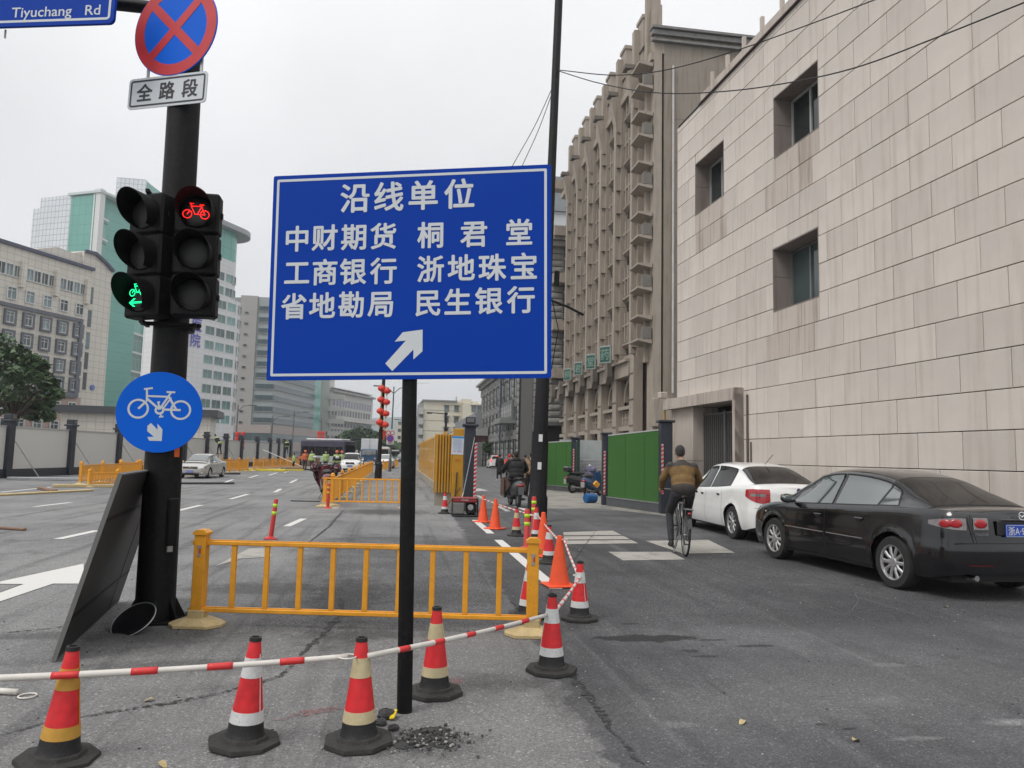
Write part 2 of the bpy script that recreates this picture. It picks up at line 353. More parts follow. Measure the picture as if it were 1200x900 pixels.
# pavement and markings
sheet('pavement', PG((640, 596), (707, 596), (757, 602), (784, 605), (830, 606), (860, 590), (700, 571), (640, 570)), CONC, .004, kind='structure')
n_mark = [0]
def marking(pts, m=PAINT, z=.006, nm='lane_marking'):
    sheet(nm, pts, m, z, kind='structure')
xl = 1.86
marking([(xl-.075, 8.55), (xl+.075, 8.55), (xl+.075, 13.5), (xl-.075, 13.5)])
marking([(xl-.075, 14.6), (xl+.075, 14.6), (xl+.075, 17.6), (xl-.075, 17.6)])
for y0 in (20.5, 26.5, 32.5): marking([(3.0, y0), (3.15, y0), (3.15, y0+2), (3.0, y0+2)], PAINT2)
marking(PG((600, 593), (624, 598), (642, 603), (626, 603)), PAINT)
marking(PG((660, 624), (718, 622), (748, 637), (662, 638)), PALE, .005, 'ramp_patch')
for k in (1, 2): marking(PG((661, 623+k*4.9), (720+k*10, 622.5+k*4.9), (722+k*10, 623.3+k*4.9), (661, 624+k*4.9)), TAR, .008, 'ramp_joint')
marking(PG((756, 634), (830, 633), (861, 648), (800, 649)), PALE, .005, 'ramp_patch')
marking(PG((713, 647), (786, 647), (803, 656), (730, 657)), PALE, .005, 'ramp_patch')
marking(PG((551, 573), (562, 572.5), (572, 575), (556, 576)), PAINT2)
# left carriageway dashes, arrow
def dash(a, b_, wd=.15, m=PAINT):
    p, q = G(*a), G(*b_); d = (q-p).normalized(); n = Vector((-d.y, d.x, 0))*wd/2
    marking([p-n, q-n, q+n, p+n], m)
for a, b_ in (((40, 594), (83, 589)), ((68, 632), (114, 622)), ((207, 599), (236, 592)), ((270, 585), (291, 579)), ((336, 617), (356, 608)), ((205, 561), (216, 558)), ((262, 566), (273, 562)), ((292, 560), (302, 557)), ((315, 557), (325, 554)), ((340, 566), (348, 562)), ((333, 554), (338, 552)), ((322, 577), (329, 573)), ((0, 577), (60, 571))): dash(a, b_, .15)
marking(PG((-12, 684.7), (98, 661), (98, 684.5), (62, 684.5), (-40, 719), (-40, 710), (28, 685)), PAINT, nm='road_arrow')
marking(PG((252, 664), (292, 643), (318, 643), (318, 653), (283, 655)), PALE, nm='pale_patch')
marking(PG((378, 597.5), (384, 593), (400, 592), (396, 597)), PALE)
def ribbon(pts, wd, m, z=.005, jit=.4, nm='crack'):
    P = []; q = [G(*p) for p in pts]; fine = []
    for a, b_ in zip(q, q[1:]):
        k = max(2, int((b_-a).length/.08))
        fine += [a.lerp(b_, i/k) for i in range(k)]
    fine.append(q[-1]); L_ = []; N_ = len(fine)
    for i, p in enumerate(fine):
        d = (fine[min(i+1, N_-1)]-fine[max(0, i-1)]).normalized(); n = Vector((-d.y, d.x, 0))
        ww = wd*random.uniform(1-jit, 1+jit)*(math.sin(math.pi*min(.999, max(.001, i/(N_-1))))**.4); o = n*random.uniform(-wd, wd)*.5
        L_.append([(p+o-n*ww).xy.to_3d()+Vector((0, 0, z)), (p+o+n*ww).xy.to_3d()+Vector((0, 0, z))])
    b2 = MB(); b2.grid(L_); b2.build(nm, m, kind='structure')
ribbon([(0, 862), (45, 850), (110, 838), (190, 826), (262, 812), (330, 792), (352, 770)], 0.023, CRK)
ribbon([(0, 742), (50, 738), (100, 731)], 0.014, CRK)
ribbon([(352, 770), (380, 742), (400, 722), (400, 700)], 0.037, CRK)
ribbon([(470, 840), (440, 845), (400, 850)], 0.018, CRK)
ribbon([(700, 620), (640, 700), (650, 740)], 0.014, CRK)
ribbon([(600, 705), (640, 752), (680, 805), (720, 860), (760, 905)], 0.030, CRK, .0045, .6)
ribbon([(205, 745), (230, 700), (243, 668)], 0.018, CRK)
ribbon([(318, 845), (345, 840), (372, 835), (402, 829)], .035, REDP, .006, .8, 'spray_mark')
ribbon([(515, 799), (530, 796), (541, 801)], .07, REDP, .006, .8, 'spray_mark')
ribbon([(356, 640), (385, 618), (402, 598)], .022, TAR, .0045, .5)
def blob(c, rx, ry, m, z=.0045, n=36, nm='damp_patch', rag=.35):
    c = G(*c); pts = []; ph = [random.uniform(0, 6) for _ in range(5)]
    for k in range(n):
        a = 2*math.pi*k/n; r = 1+rag*sum(math.sin(a*(j+2)+ph[j])/(j+1.5) for j in range(5))
        pts.append((c.x+rx*r*math.cos(a), c.y+ry*r*math.sin(a)))
    sheet(nm, pts, m, z, kind='structure')
blob((500, 866), .16, .12, TAR, .0042, 40, 'disturbed_soil', .5)
PAINTS = worn('chalky_scuff', (.13, .13, .13), (.075, .075, .078), .9, 9)
ribbon([(862, 667), (960, 707), (1050, 740), (1130, 766), (1230, 800)], .003, PAINTS, .0042, .6, 'scratch')
ribbon([(1000, 690), (1006, 704), (998, 716), (985, 722)], .004, PAINTS, .0042, .6, 'scratch')
# loose gravel round the new sign foot: nobody could count it
gm = MB()
for k in range(300):
    a = random.gauss(0, 1); b_ = random.gauss(0, 1); c = G(505, 868); x = c.x+a*.115; y = c.y+b_*.085
    r = random.choice((.003, .004, .005, .006, .008, .010)) if random.random() < .97 else .016
    pts = [Vector((random.uniform(-1, 1), random.uniform(-1, 1), random.uniform(-.7, .7))).normalized()*r*random.uniform(.7, 1.2) for _ in range(0)]
    M = T((x, y, r*.5+.005)) @ RZ(random.uniform(0, 6)) @ RX(random.uniform(-.4, .4)) @ Matrix.Diagonal((r*random.uniform(.7, 1.5), r, r*random.uniform(.5, .8), 1))
    gm.ell((0, 0, 0), (1, 1, 1), 3, random.choice((0, 0, 0, 1)), M)
gm.build('gravel', [mat('gravel_dark', (.055, .054, .052), .95), mat('gravel_pale', (.3, .29, .27), .9)], kind='stuff')
for i, (px, py, r) in enumerate(((452, 842, .04), (446, 850, .028), (461, 856, .024))):
    p = G(px, py); b_ = MB(); b_.ell((0, 0, 0), (r*1.3, r, r*.8), 6)
    b_.v = [tuple(Vector(v)*random.uniform(.8, 1.15)) for v in b_.v]
    o = b_.build('asphalt_lump', mat('lump', (.05, .05, .05), .95, bump=.8), label=('largest black asphalt lump left of the black sign post foot', 'middle black asphalt lump beside the yellow tag', 'smallest asphalt lump nearest the cone base by the sign post')[i], cat='rubble', group='asphalt lumps by the sign post')
    o.location = (p.x, p.y, r*.6)
gm = MB()
for k in range(900):
    x = random.uniform(-4, 7); y = random.uniform(3.2, 14); r = random.choice((.003, .004, .005, .007))
    gm.ell((0, 0, 0), (1, 1, 1), 3, random.choice((0, 1)), T((x, y, r*.5)) @ RZ(random.uniform(0, 6)) @ Matrix.Diagonal((r*1.4, r, r*.6, 1)))
gm.build('grit', [MATS['gravel_dark'], MATS['gravel_pale']], kind='stuff')
# fallen leaves
LEAF = mat('dry_leaf', (.42, .33, .16), .7, var=.3, vscale=30)
for i, (px, py, lb) in enumerate(((174, 822, 'greenish dry leaf on the asphalt left of the middle cones'), (190, 898, 'orange leaf at the bottom edge beside the leftmost cone'), (607, 736, 'crumpled dry leaf under the near yellow barrier'), (596, 743, 'curled beige leaf left of the right barrier foot'), (1108, 712, 'yellow leaf lying below the rear wheel of the black car'), (678, 646, 'small orange leaf right of the tall orange cone'), (1003, 869, 'tiny pale leaf at lower right on dark asphalt'), (870, 848, 'small red leaf on the dark asphalt at the lower middle'))):
    p = G(px, py); b_ = MB(); P = []
    for a in range(7):
        t = a/6; wv = math.sin(math.pi*t)**.7*.022
        P.append([(-.04+.08*t, -wv, .012*math.sin(t*5)+.006), (-.04+.08*t, 0, .004+.01*math.sin(t*5)), (-.04+.08*t, wv, .012*math.sin(t*5)+.008)])
    b_.grid(P); o = b_.build('fallen_leaf', LEAF, label=lb, cat='leaf', group='leaves fallen on the road'); o.location = (p.x, p.y, .006); o.rotation_euler = (0, 0, random.uniform(0, 6)); o.scale = (.8, .8, .8)
# ------------------------------------------------------------------ near street furniture
BLK = mat('black_paint', (.005, .005, .0056), .5, spec=.22, var=.3, vscale=5, bump=.12, bscale=25, dirt=.12)
BLK2 = mat('black_plastic', (.005, .005, .0055), .6, spec=.22, var=.2, vscale=8, dirt=.07)
STEEL = mat('galvanised_steel', (.42, .43, .44), .4, metal=.7, vscale=9)
SBLUE = mat('sign_blue', (.0, .040, .325), .6, var=.05, vscale=1.2, spec=.12)
SBLUE2 = mat('round_sign_blue', (.0, .11, .62), .5, var=.05, vscale=2, spec=.15)
SWHITE = mat('sign_white', (.55, .58, .6), .5, var=.04)
SRED = mat('sign_red', (.50, .018, .022), .45, var=.12, vscale=6)
ALU = mat('aluminium_edge', (.55, .56, .57), .4, metal=.6)
INK = mat('black_ink', (.03, .03, .035), .6)
YEL = mat('barrier_yellow', (.74, .32, .014), .5, var=.12, vscale=9, dirt=.28, coat=.08)
TAN = mat('resin_foot', (.52, .40, .20), .75, var=.15, vscale=9, dirt=.45, bump=.3)

# --- black octagonal traffic pole
PB = G(181, 727)
pole = root('traffic_signal_pole', PB, 0, 'tall thick black traffic pole carrying the bicycle signals and round signs', 'traffic pole')
pole.rotation_euler = (0, R(-.55), R(5))
b = MB(); b.lathe([(.165, 0), (.158, 1), (.15, 2.4), (.14, 5.2), (.13, 6.6)], 28); b.build('shaft', BLK, pole, auto=30)
b = MB(); b.tube([(0, .06, 5.66), (-1.0, .16, 5.68), (-3.2, .42, 5.75)], .06, 10); b.build('arm', BLK, pole, auto=40)
b = MB(); b.bbox((0, 0, .012), (.46, .46, .024), .004)
b.build('base_plate', BLK, pole)
for k in range(8):
    a = math.pi/4*k+.2; b = MB(); b.prism([(.14, .02), (.25, .02), (.16, .2), (.14, .2)], -.006, .006, M=RZ(a)); b.build('base_fin', BLK, pole)
b = MB(); b.bbox((0, 0, 0), (.1, .03, .42), .014); b.build('access_cover', BLK2, pole, M=T((.125, -.115, .86)) @ RZ(.75))
b = MB(); b.box((0, 0, 0), (.05, .02, .05)); b.build('latch', STEEL, pole, M=T((.112, -.125, .63)) @ RZ(.75))
b = MB(); b.box((0, 0, 0), (.052, .002, .145)); b.build('orange_label', mat('orange_sticker', (.75, .13, .02), .6), pole, M=T((.122, -.098, 1.50)) @ RZ(.68))

# --- bicycle signal heads
LENS = mat('signal_lens', (.012, .012, .012), .25, var=.1, bump=.3, bscale=200)
LENSG = mat('signal_lens_clear', (.03, .03, .03), .3, spec=.35, var=.1, bump=.3, bscale=200)
LEDR = mat('led_red', (.5, .02, .02), .5, emit=((1.0, .012, .010), 5.0))
LEDG = mat('led_green', (.02, .5, .3), .5, emit=((.006, .50, .17), 6.0))
def dots(segs, sp_):
    out = []
    for s_ in segs:
        if s_[0] == 'l':
            a, b_ = Vector(s_[1]), Vector(s_[2]); k = max(1, int((b_-a).length/sp_)); out += [a.lerp(b_, i/k) for i in range(k+1)]
        else:
            _, c, r, a0, a1 = s_; k = int(abs(R(a1-a0))*r/sp_)
            out += [Vector((c[0]+r*math.cos(R(a0+(a1-a0)*i/k)), c[1]+r*math.sin(R(a0+(a1-a0)*i/k)))) for i in range(k)]
    return out
BIKE = [('c', (-.075, -.03), .038, 0, 360), ('c', (.075, -.03), .038, 0, 360), ('l', (-.045, .045), (-.01, -.03)), ('l', (-.045, .045), (.045, .045)),
        ('l', (.045, .045), (.075, -.03)), ('l', (.045, .04), (.01, -.03)), ('l', (-.01, -.03), (.075, -.03)), ('l', (-.045, .045), (-.045, .068)), ('l', (-.055, .07), (-.025, .07)),
        ('l', (.03, .06), (.062, .06)), ('l', (-.075, -.03), (-.055, .0))]
def signal(loc, rz, icon, lit, label):
    r = root('bicycle_signal', loc, rz, label, 'traffic light', 'bicycle signals on the black pole')
    r.rotation_euler = (0, R(-.8), rz); r.scale = (.96,)*3
    b = MB()
    for k in range(3): b.bbox((0, 0, (1-k)*.385), (.385, .17, .38), .02)
    b.build('housing', BLK2, r)
    for k in range(3):
        z = (1-k)*.385
        b = MB(); n = 28
        P = []
        for i in range(n+1):
            a = R(-58+296*i/n); ln = .05+.20*(0.5+.5*math.sin(a))**.75
            P.append([(.158*math.cos(a), -.08, z+.158*math.sin(a)), (.156*math.cos(a), -.08-ln, z+.156*math.sin(a)+.01)])
        b.grid(P)
        P2 = [[(p[1][0]*.975, p[1][1], z+(p[1][2]-z)*.975), (p[0][0]*.975, p[0][1], z+(p[0][2]-z)*.975)] for p in P]
        b.grid(P2); b.grid([[p[1], q[0]] for p, q in zip(P, P2)])
        b.build('visor', BLK2, r, smooth=True)
        b = MB(); b.lathe([(.15, 0), (.13, .014), (.09, .024), (.04, .029), (0.0001, .03)], 28, M=T((0, -.085, z)) @ RX(R(90)))
        L_ = b.build('lens', LENS if k == lit else LENSG, r, smooth=True)
        b = MB(); b.box((.2, 0, z), (.02, .04, .05)); b.build('hinge_lug', BLK2, r)
        if k == lit:
            b = MB(); sg = BIKE; q = dots(sg, .0105)
            if icon == 'left':
                q = [v*.78+Vector((0, .05)) for v in q]+dots([('l', (-.06, -.06), (.1, -.06)), ('l', (-.06, -.07), (.1, -.07)), ('l', (-.085, -.065), (-.04, -.03)), ('l', (-.085, -.065), (-.04, -.1)), ('l', (-.07, -.065), (-.025, -.03)), ('l', (-.07, -.065), (-.025, -.1))], .0105)
            for v in q: b.ell((v.x, -.12, z+v.y), (.0033, .003, .0033), 4)
            b.build('led_symbol', LEDG if icon == 'left' else LEDR, L_)
    return r
HS = ON(231, 300, G(181, 727)+Vector((0, -.30, 0)), (0, 1, 0))
signal(HS, R(2), 'bike', 0, 'right bicycle signal head showing a red bicycle on the black pole')
HL = ON(176, 301, G(181, 727)+Vector((0, -.24, 0)), (0, 1, 0))
signal(HL, R(-27), 'left', 2, 'left bicycle signal head with green bicycle and left arrow lit')
for z0, nm in ((HS.z+.56, 0), (HS.z-.60, 1)):
    zz = z0
    b = MB(); b.bbox((0, 0, 0), (.5, .035, .035), .006); b.lathe([(.165, -.03), (.165, .03)], 16, M=T((0, .2, 0)))
    b.box((-.22, .0, 0), (.03, .28, .03)); b.box((.2, .05, 0), (.03, .22, .03)); b.build('mounting_bracket', BLK2, pole, M=T(Vector((.02+.01*nm-zz*0, -.16, zz))))

# --- signs on the pole
def disc_sign(name, c, udir, rad, mats, label, cat='sign'):
    M = frame_mat(c, udir); o = root(name, (0, 0, 0), 0, label, cat); o.matrix_world = M
    b = MB(); b.lathe([(rad, -.006), (rad+.002, 0), (rad, .006)], 56, M=RX(R(90))); b.build('plate', mats, o, auto=40); return o
def flat(b, poly, y, mi=0):
    b.add([(p[0], y, p[1]) for p in poly], [tuple(range(len(poly)))], mi)
def annulus(b, r0, r1, y, n=48, c=(0, 0), a0=0, a1=360, mi=0):
    P = []
    for i in range(n+1):
        a = R(a0+(a1-a0)*i/n); P.append([(c[0]+r0*math.cos(a), y, c[1]+r0*math.sin(a)), (c[0]+r1*math.cos(a), y, c[1]+r1*math.sin(a))])
    b.grid(P, mi)
def bar2(b, p, q, w_, y, mi=0):
    p, q = Vector(p), Vector(q); d = (q-p).normalized(); n = Vector((-d.y, d.x))*w_/2
    flat(b, [p-n, q-n, q+n, p+n], y, mi)
UD = Vector((.9097, -.4153, 0))            # plates turned about the pole
P0 = PB+Vector((0.02, -.20, 0)); nrm = Vector((.4153, .9097, 0))
cs = ON(206, 34, P0, nrm)
o = disc_sign('no_stopping_sign', cs, UD, .415, SBLUE2, 'round blue no stopping sign with red rim and cross at the pole top'); o.scale = (1.09,)*3
b = MB(); annulus(b, .315, .41, -.0075); b.build('red_ring', SRED, o)
b = MB(); bar2(b, (-.225, .225), (.225, -.225), .075, -.0080); bar2(b, (-.225, -.225), (.225, .225), .075, -.0084); b.build('red_cross', SRED, o)
b = MB()
for sx in (-.27, .27): b.box((sx, .02, -.33), (.022, .012, .3))
b.build('bracket', STEEL, o)
cp = ON(196, 106.5, P0, nrm)
o = root('road_section_plate', (0, 0, 0), 0, 'white rectangular plate with three black characters under the no stopping sign', 'sign'); o.matrix_world = frame_mat(cp, UD) @ RY(R(1.2)) @ Matrix.Scale(1.04, 4)
def rrect(w_, h_, r, n=5):
    out = []
    for cx, cy, a0 in ((w_/2-r, h_/2-r, 0), (-w_/2+r, h_/2-r, 90), (-w_/2+r, -h_/2+r, 180), (w_/2-r, -h_/2+r, 270)):
        out += [(cx+r*math.cos(R(a0+90*i/n)), cy+r*math.sin(R(a0+90*i/n))) for i in range(n+1)]
    return out
def plate(b, w_, h_, r, mi=0, t=.008): b.prism(rrect(w_, h_, r), -t/2, t/2, mi)
def border(b, w_, h_, r, th, y, mi=0):
    A = rrect(w_, h_, r); B = rrect(w_-2*th, h_-2*th, max(.004, r-th)); n = len(A)
    b.grid([[(A[i % n][0], y, A[i % n][1]), (B[i % n][0], y, B[i % n][1])] for i in range(n+1)], mi)
b = MB(); plate(b, .83, .285, .035); b.build('plate', SWHITE, o)
b = MB(); border(b, .79, .245, .025, .016, -.0055); b.build('border', INK, o)
for k, ch in enumerate('全路段'): b = MB(); text_into(b, ch, .17, T(((k-1)*.24, -.0055, -.062)), .03); b.build('character', INK, o)
# blue round bicycle lane sign
cb = ON(187, 483, PB+Vector((0, -.19, 0)), (-.02, 1, 0))
o = disc_sign('bicycle_lane_sign', cb, (1, .06, 0), .352, SBLUE2, 'round blue sign with white bicycle and small arrow halfway up the black pole')
b = MB(); s_ = 1.19; y = -.0075
for cx in (-.145, .145): annulus(b, .058*s_, .073*s_, y, 32, (cx*s_, .02*s_-.0))
def bb(p, q, w_=.014): bar2(b, (p[0]*s_, p[1]*s_), (q[0]*s_, q[1]*s_), w_*s_, y-.0004*random.random())
bb((-.145, .02), (-.095, .075), .016); bb((-.09, .075), (-.095, .165)); bb((-.115, .165), (-.055, .175), .013); bb((-.095, .115), (.055, .115)); bb((-.095, .10), (-.0, .02), .016)
bb((.07, .145), (.0, .02), .014); bb((.04, .15), (.1, .15), .014); bb((.055, .12), (.115, .02), .016); bb((.02, .02), (.145, .02), .016); bb((.02, .02), (.075, .11), .012)
annulus(b, .018*s_, .034*s_, y-.0006, 20, (.0, .015*s_)); bb((-.01, .07), (-.005, .03), .012); bb((-.02, .07), (.0, .075), .012); bb((.005, -.0), (.015, -.035), .012); bb((.0, -.035), (.03, -.03), .012)
b.build('bicycle_symbol', SWHITE, o)
b = MB(); flat(b, [(x*.88, z*.88) for x, z in ((-.1, -.14), (-.07, -.11), (-.005, -.175), (-.01, -.115), (.04, -.17), (.04, -.285), (-.075, -.285), (-.095, -.25), (-.035, -.245), (-.1, -.19))][::-1], -.0076); b.build('arrow', SWHITE, o)
# street name sign, upper left
US = Vector((.965, -.26, 0)); PN = PB+Vector((-1.0, -.2, 0))
nn = Vector((.26, .965, 0)); br = ON(134, 27, PN, nn); Wn, Hn = 2.0, .62
o = root('street_name_sign', (0, 0, 0), 0, 'blue street name sign with white border hanging at the top left', 'sign')
o.matrix_world = frame_mat(br, US) @ RY(R(.7)) @ T((-Wn/2, 0, Hn/2-.01))
b = MB(); plate(b, Wn, Hn, .05, t=.03); b.build('panel', SBLUE, o)
b = MB(); border(b, Wn-.07, Hn-.07, .035, .022, -.0165); b.build('border', SWHITE, o)
b = MB(); q = ON(118, 10, br, nn); text_into(b, 'Tiyuchang   Rd', .135, T((Wn/2-.435-.13, -.0165, -Hn/2+.085)), .012, w=.86)
b.build('road_name', SWHITE, o); b = MB(); text_into(b, '体育场路', .24, T((Wn/2-.60, -.0165, -.03)), .02); text_into(b, '北', .12, T((-Wn/2+.6, -.0165, .08)), .012); text_into(b, 'N', .1, T((-Wn/2+.6, -.0165, -.2)), .012)
b.build('lettering', SWHITE, o); b = MB(); flat(b, [(-Wn/2+.45, .12), (-Wn/2+.53, .12), (-Wn/2+.49, -.03)], -.0165); b.build('arrow', SWHITE, o)
b = MB(); b.box((-.1, .05, -.34), (.012, .012, .08)); b.build('bracket', STEEL, o)

# --- leaning dark sign back panel
p0, p1 = G(63, 776), G(137, 706); bd = (p1-p0).normalized(); q = Vector((bd.y, -bd.x, 0)); sx_, hz = .33, 1.29
side = (q*sx_+Vector((0, 0, hz))); Ln = (p1-p0).length; Hs = side.length; sd_ = side.normalized()
Mp = Matrix((bd, sd_.cross(bd), sd_)).transposed().to_4x4(); Mp.translation = p0+Vector((0, 0, .012))
o = root('leaning_sign_panel', (0, 0, 0), 0, 'dark grey sheet metal panel leaning edge-on against the black pole', 'panel'); o.matrix_world = Mp
# outward (camera-facing) side is -y or +y; both get detail
DG = mat('dark_sheet', (.018, .0185, .0185), .5, metal=.1, var=.25, vscale=2.5, dirt=.15)
def cut(u0, u1, z0, z1):
    return [(u0, z0), (u1, z0), (u1, z1), (u0, z1)]
b = MB(); b.prism(cut(0, Ln, .0, Hs), -.012, .012); b.build('board', DG, o)
for z in (.30, 1.0):
    b = MB(); b.box((Ln/2, 0, z), (Ln*.998, .034, .03)); b.build('batten', BLK, o)
b = MB(); b.box((Ln*.78, 0, Hs/2), (.006, .03, Hs*.98)); b.build('seam', BLK, o)
b = MB()
for c_, d_ in (((-.003, 0, Hs/2), (.012, .03, Hs+.01)), ((Ln+.003, 0, Hs/2), (.012, .03, Hs+.01)), ((Ln/2, 0, Hs+.004), (Ln, .03, .012)), ((Ln/2, 0, .002), (Ln, .03, .012))): b.box(c_, d_)
b.build('edge_trim', mat('panel_edge', (.15, .15, .145), .6), o)

# --- black dish at the pole foot
pd = G(163, 738); o = root('black_dish', pd+Vector((-.03, -.03, .075)), 0, 'shiny round black dish lying tilted against the foot of the pole', 'dish'); o.rotation_euler = (R(33), R(-20), 0)
b = MB(); b.lathe([(.0001, .012), (.10, .014), (.155, .02), (.168, .028), (.182, .02), (.17, .002), (.10, -.032), (.0001, -.04)], 36)
b.build('bowl', mat('glossy_black', (.006, .006, .007), .3, coat=.15, var=.6, vscale=14), o, smooth=True)
b = MB(); b.tube([(.18*math.cos(a*.2), .18*math.sin(a*.2), .022) for a in range(33)], .005, 6); b.build('rim', STEEL, o, smooth=True)

# --- yellow crowd barriers
def bpost_mb(h=.80, s_=.10):
    b = MB(); b.bbox((0, 0, (h+.05)/2), (s_, s_, h-.05), .006)
    b.prism([(-s_*.62, h-.03), (s_*.62, h-.03), (s_*.62, h-.012), (s_*.3, h+.012), (-s_*.3, h+.012), (-s_*.62, h-.012)], -s_*.6, s_*.6); return b
def foot_mb():
    b = MB(); poly = [(-.23, -.05), (-.14, -.16), (.14, -.16), (.23, -.05), (.23, .05), (.14, .16), (-.14, .16), (-.23, .05)]; n = 8
    lo = [(x, y, .0) for x, y in poly]; mi_ = [(x, y, .022) for x, y in poly]; hi = [(x*.38, y*.5, .07) for x, y in poly]
    b.add(lo+mi_+hi, [tuple(range(n))[::-1], tuple(range(2*n, 3*n))]+[(i+k*n, (i+1) % n+k*n, (i+1) % n+(k+1)*n, i+(k+1)*n) for i in range(n) for k in (0, 1)])
    b.bbox((0, 0, .1), (.13, .13, .07), .006)
    for sx in (-1, 1): b.lathe([(.012, 0), (.012, .004)], 10, 1, T((sx*.085, -.02, .047)) @ RY(sx*R(25)))
    return b
POST = bpost_mb().mesh('post', YEL); FOOT = foot_mb().mesh('foot', [TAN, mat('rusty_bolt', (.18, .09, .05), .8)])
def barrier(p, q, label, nb, zt=.70, zb=.135, group=None, h=.8):
    p, q = Vector(p), Vector(q); d = (q-p).xy.to_3d(); Ln = d.length; u = d.normalized()
    o = root('crowd_barrier', (0, 0, 0), 0, label, 'barrier', group); o.matrix_world = frame_mat(Vector((p.x, p.y, 0)), u)
    for x in (0, Ln):
        link('post', POST, o, T((x, 0, 0))); f = link('foot', FOOT, o, T((x, 0, .004)))
        for z in (zb, zt): b = MB(); b.bbox((x, 0, z), (.15, .05, .04), .005); b.build('clamp', YEL, o)
        b = MB(); b.box((x, -.053, h-.17), (.018, .004, .075)); b.box((x-.0, -.0535, h-.13), (.034, .004, .02)); b.box((x, -.0535, h-.208), (.03, .004, .014)); b.build('lock_plate', STEEL, o)
        b = MB(); b.box((x+.008, -.056, h-.165), (.012, .003, .04)); b.build('red_tag', SRED, o)
    for z in (zb, zt):
        b = MB(); b.bbox((Ln/2, 0, z), (Ln-.08, .045, .035), .005); b.box((Ln/2, 0, z+.022), (Ln-.09, .02, .01)); b.build('rail', YEL, o)
    me = MB(); me.bbox((0, 0, (zt+zb)/2), (.045, .03, zt-zb-.03), .005); me = me.mesh('baluster', YEL)
    for k in range(nb): link('baluster', me, o, T((Ln*(k+1)/(nb+1), 0, 0)))
    return o
barrier(G(231, 733), G(623, 744), 'long yellow crowd barrier standing across the foreground behind the cones', 9)

# --- traffic cones
CR = mat('cone_red', (.62, .014, .020), .5, var=.22, vscale=16, dirt=.4, coat=.05)
CW = mat('cone_white', (.60, .61, .60), .55, var=.12, vscale=20, dirt=.45)
CT = mat('cone_tan_band', (.50, .42, .25), .6, var=.12, vscale=20, dirt=.3)
CY = mat('cone_yellow_band', (.52, .28, .04), .6, var=.12, vscale=25, dirt=.25)
CK = mat('cone_black', (.008, .008, .009), .6, var=.3, vscale=20, dirt=.25)
RUB = mat('rubber_base', (.028, .027, .024), .85, var=.3, vscale=18, dirt=.35, bump=.3)
COR = mat('cone_orange', (.80, .085, .018), .5, var=.08, vscale=9, dirt=.2)
def cone(px, py, tilt, band, label, h=.53, hb=None, rz=None, group='striped cones linked by bars'):
    p = G(px, py); o = root('traffic_cone', (p.x, p.y, .006), rz if rz is not None else random.uniform(0, 6), label, 'traffic cone', group)
    o.rotation_euler = (RX(R(tilt[1])) @ RY(R(tilt[0])) @ RZ(o.rotation_euler[2])).to_euler()
    b = MB(); k = 8; rr = .185; b.lathe([(rr, 0), (rr, .014), (rr*.985, .022), (.125, .026), (.118, .042), (.1, .044)], 8, M=RZ(R(22.5)))
    b.build('base', RUB, o, auto=30)
    rad = lambda z: lerp(.094, .026, (z-.04)/(h-.04))
    segs = [('black_skirt', .03, .03+.155*h, CK), ('lower_band', .03+.155*h, .03+.262*h, band), ('red_body', .03+.262*h, .03+.573*h, CR), ('upper_band', .03+.573*h, .03+.755*h, band), ('red_collar', .03+.755*h, h-.018, CR)]
    for nm, z0, z1, mt in segs:
        b = MB(); off = .0015 if 'band' in nm else 0; P = [(rad(z0)+off+.0001, z0), (rad((z0+z1)/2)+off, (z0+z1)/2), (rad(z1)+off, z1)]
        if nm == 'black_skirt': P = [(rad(z0)+.012, z0), (rad(z0)+.003, z0+.012)]+P[1:]
        b.lathe(P, 30); b.build(nm, mt, o, auto=50)
    b = MB(); b.lathe([(rad(h-.018)+.003, h-.02), (.03, h), (.02, h+.001), (.018, h-.04)], 20); b.build('top_ring', CK, o, auto=40)
    b = MB(); b.tube([(-(rad(.16)+.002), 0, .16), (-(rad(.45)+.003), 0.0, .45)], .0025, 5); b.build('sleeve_seam', band, o)
    return o, p
def orange_cone(px, py, label, h=.58, band=False, group='plain orange cones'):
    p = G(px, py); o = root('orange_cone', (p.x, p.y, .006), random.uniform(0, 1.5), label, 'traffic cone', group)
    b = MB(); b.bbox((0, 0, .012), (.35, .35, .024), .01)
    for i in range(4): b.box(((i % 2*2-1)*.15, (i//2*2-1)*.15, 0), (.03, .03, .012))
    b.build('base', COR, o)
    b = MB(); b.lathe([(.125, .02), (.118, .05), (.034, h-.03), (.03, h-.005), (.02, h)], 30); b.build('body', COR, o, auto=50)
    if band: b = MB(); b.lathe([(.0745, .325), (.0565, .43)], 28); b.build('white_band', CW, o, smooth=True)
    return o, p
c0, q0 = cone(67, 892, (3.5, 0), CY, 'leftmost cone, red with two orange-yellow bands, cut by the left corner')
c1, q1 = cone(286, 872, (3.2, 0), CW, 'cone with white bands and black skirt, second from the left in front')
c2, q2 = cone(420, 871, (-.5, 0), CT, 'cone with tan bands just left of the black sign post')
c3, q3 = cone(509, 813, (0, 0), CT, 'tan banded cone just right of the black sign post')
c4, q4 = cone(646, 787, (0, 0), CW, 'white banded cone where the bars turn back, right of the sign post')
c5, q5 = cone(679, 726, (0, 0), CW, 'white banded cone at the far right of the front bars')
cone(618, 724, (2, 0), CW, 'white banded cone half hidden behind the right barrier post', group='striped cones standing behind')
oc, qo = orange_cone(655, 687, 'tall plain orange cone behind the barrier end')
cone(643, 660, (0, 0), CW, 'white banded cone just behind the tall plain orange cone', group='striped cones standing behind')
orange_cone(636, 652, 'orange cone with a white band hugging the striped cone', .66, True)
cone(628, 634, (0, 0), CW, 'white banded cone at the foot of the tall lamp post', h=.62, group='striped cones standing behind')
